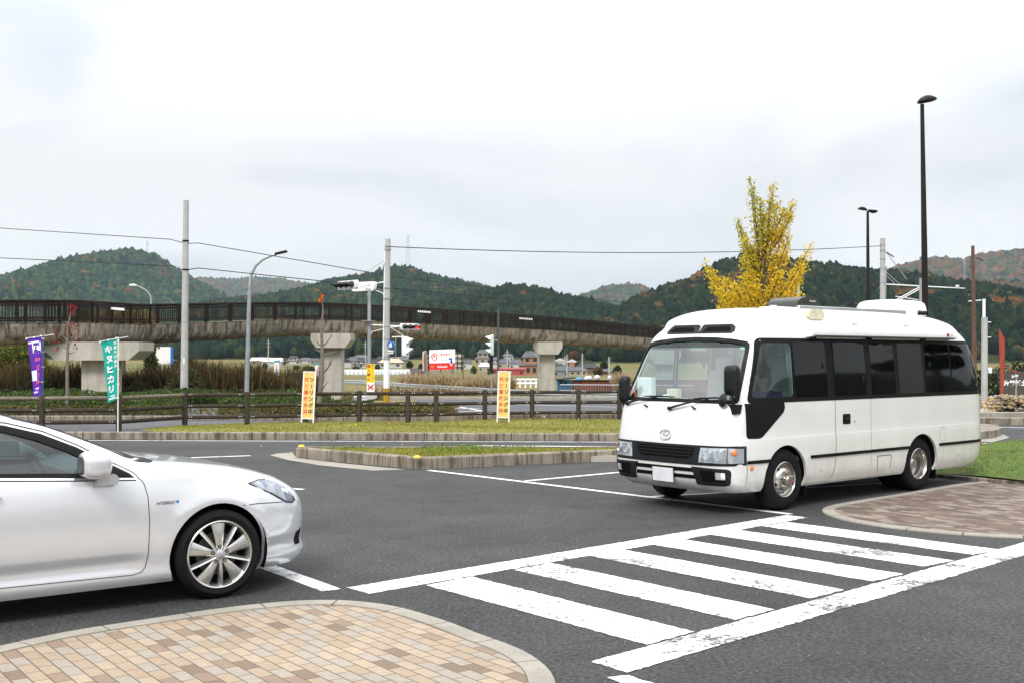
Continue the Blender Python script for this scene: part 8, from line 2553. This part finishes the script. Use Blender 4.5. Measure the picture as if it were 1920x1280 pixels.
# field paths
for (x0, y0, x1, y1, w_) in ((860, 703, 1010, 704.5, .7), (640, 707.5, 790, 706.5, .5), (360, 688, 470, 684, 1.6), (440, 684, 540, 691, .8)):
    a, c_ = GT(x0, y0), GT(x1, y1); d = (c_ - a).normalized(); nn = Vector((0, 1, 0)) * w_
    b_ = MB(); n = 12; vs = []
    for i in range(n + 1):
        q = a.lerp(c_, i / n); vs += [(q.x, q.y - w_, gz(q.y - w_) + .06), (q.x, q.y + w_, gz(q.y + w_) + .06)]
    b_.add(vs, [(2 * i, 2 * i + 1, 2 * i + 3, 2 * i + 2) for i in range(n)]); struct(b_.build('path', M_KERBTOP, ang=0))
# wrapped white things on the ground near the hoarding
for (px, py, wpx, hpx, lab, mt) in ((1103, 709, 16, 4, 'long low white covered heap behind the rusty hoarding', M_WHITEP), (1120, 708, 12, 6, 'rounded white covered heap behind the rusty hoarding', M_WHITEP), (1144, 709, 10, 7, 'white sacks heaped near the minibus mirror', M_WHITEP), (1151, 711, 10, 4, 'blue tarpaulin heap near the minibus mirror', pm('blue_tarpaulin', (.05, .30, .50), .6)), (1086, 711, 14, 3, 'blue sheet lying behind the rusty hoarding', pm('blue_sheet', (.06, .26, .42), .6))):
    Yq = 96.0; p = At(px, py, Yq); k = Yq / CF; b_ = MB(); w, h = wpx * k, hpx * k
    b_.ball((0, 0, 0), w / 2, .8, max(h, .25), 14, 8); o = b_.build('covered_heap', mt, None, ang=60); o.location = (p.x, Yq, p.z); tag(o, lab, 'heap', 'covered heaps behind the hoarding')
struct(sheet('yard', [(At(1040, 720, 92).x, 93), (At(1340, 720, 92).x, 93), (At(1340, 720, 92).x, 110), (At(1040, 720, 92).x, 110)], .02, pm('yard_soil', (.10, .075, .05), .95, 0, .3, .5)))
b_ = MB(); A = At(1045, 711.5, 96.5)
# small utility poles in the village
for (px, top, base, lab) in ((503, 637, 700, 'thin utility pole standing in the fields at the left'), (685, 640, 690, 'pale utility pole behind the yellow notice'), (951, 655, 700, 'thin village pole right of the dark grey pole'), (1063, 664, 706, 'village pole right of the white gabled house'), (1059, 668, 704, 'thinner village pole beside the one right of the white gable'), (1092, 662, 706, 'tall pale village pole before the dark farmhouse'), (1142, 668, 706, 'village pole near the minibus mirror')):
    p = GT(px, base); k = p.y / CF; h = (base - top) * k
    t = thing('utility_pole', lab, 'utility pole', p, 0, 'small utility poles in the village')
    b_ = MB(); b_.tube([(0, 0, 0), (0, 0, h)], max(.10, .55 * k), 6); b_.build('shaft', M_POLEC, t)
    for f in (.90, .80): b_ = MB(); b_.obox((0, 0, h * f), (4.2 * k, 0, 0), (0, .05, 0), (0, 0, .30 * k)); b_.build('crossarm', M_POLEG, t)
# lattice masts on the skyline
def mast(px, top, base, Y, wpx, label):
    B = At(px, base, Y); k = Y / CF; h = (base - top) * k; w = wpx * k
    t = thing('lattice_mast', label, 'pylon', B, 0, 'lattice masts on the skyline'); b_ = MB(); r = .22 * k * (1 if Y > 500 else 1)
    lv = 7
    for i in range(lv):
        z0, z1 = h * i / lv, h * (i + 1) / lv; w0, w1 = w * (1 - .8 * i / lv), w * (1 - .8 * (i + 1) / lv)
        for s in (-1, 1):
            b_.tube([(s * w0 / 2, 0, z0), (s * w1 / 2, 0, z1)], r, 4); b_.tube([(s * w0 / 2, 0, z0), (-s * w1 / 2, 0, z1)], r * .7, 4)
    b_.build('frame', M_POLEG, t, ang=0)
    for f in (.72, .84, .95): b_ = MB(); b_.tube([(-w * .55, 0, h * f), (w * .55, 0, h * f)], r, 4); b_.build('crossarm', M_POLEG, t, ang=0)
mast(765, 441, 512, 1000, 9, 'tall faint lattice mast on top of the middle hill')
mast(276, 452, 478, 1450, 5, 'tiny faint lattice mast on top of the left hill')
mast(1809, 486, 540, 1250, 6, 'slim lattice mast on the brown slope at the right')
# mound of rubble at the right
base = Vector((At(1900, 776, 38.2).x, 38.2, 0))
C, Cl = [], []
Vs, Fs, Cs = [], [], []; off = 0
for i in range(4200):
    x = RS.uniform(-1.4, 4.5); y = RS.uniform(-.7, 1.2)
    hh = .58 * min(1, max(0, (x + 1.1) * 1.8)) * (1 - (y / 1.25) ** 2) ; z = max(0, hh) * RS.uniform(.0, 1) ** .5 + .03
    s_ = RS.uniform(.03, .085); v = _IV1 * (1 + RS.normal(0, .22, (len(_IV1), 1))) * np.array([s_ * 1.5, s_, s_ * .75]) + np.array([base.x + x, base.y + y, z])
    Vs.append(v); Fs.append(_IF1 + off); off += len(v); c = np.array([(.34, .25, .13), (.42, .33, .20), (.24, .17, .09), (.30, .27, .22)][RS.randint(4)]) * RS.uniform(.7, 1.2); Cs.append(np.repeat(c[None], len(v), 0))
tag(np_mesh('rubble', np.concatenate(Vs), np.concatenate(Fs), M_TREE, np.concatenate(Cs)), 'heap of tan stones beyond the road at the right edge', 'rubble', kind='stuff')
# fallen yellow leaves on grass and asphalt
C = []
for (px, py, n_, sx_, sy_) in ((1851, 877, 1, 0, 0), (1199, 912, 1, 0, 0), (900, 800, 25, 230, 6), (780, 845, 16, 120, 7)):
    for _ in range(n_):
        x, y = G(px + RS.normal(0, 1) * sx_, py + RS.normal(0, 1) * sy_, .0)
        C.append((x, y, .012 if not (19.0 < y < 21.4 and -4 < x < 2.4) and y < 25.5 and not (x > 7.4 and y > 16.6) else .23))
P, F_, c = leaf_quads(np.array(C), .035, pick([(.75, .45, .03), (.7, .5, .08)], len(C)))
tag(np_mesh('fallen_leaves', P, F_, M_LEAF, c), 'few scattered yellow leaves lying on the ground', 'leaves', kind='stuff')

# ---------------------------------------------------------------- thin haze over the valley
def haze():
    b_ = MB(); b_.box(-3300, 3300, -700, 3500, -4.2, 330)
    m = bpy.data.materials.new('thin_haze'); m.use_nodes = True; t = m.node_tree; t.nodes.clear()
    out = _n(t, 'ShaderNodeOutputMaterial'); v = _n(t, 'ShaderNodeVolumePrincipled')
    v.inputs['Color'].default_value = (.72, .87, 1.0, 1); v.inputs['Density'].default_value = HAZE; v.inputs['Anisotropy'].default_value = 0.0
    t.links.new(v.outputs[0], out.inputs['Volume'])
    tag(b_.build('haze', m, None, ang=0), 'thin pale haze filling the valley air', 'haze', kind='stuff')
HAZE = .00008
USE_HAZE = True
if USE_HAZE: haze()
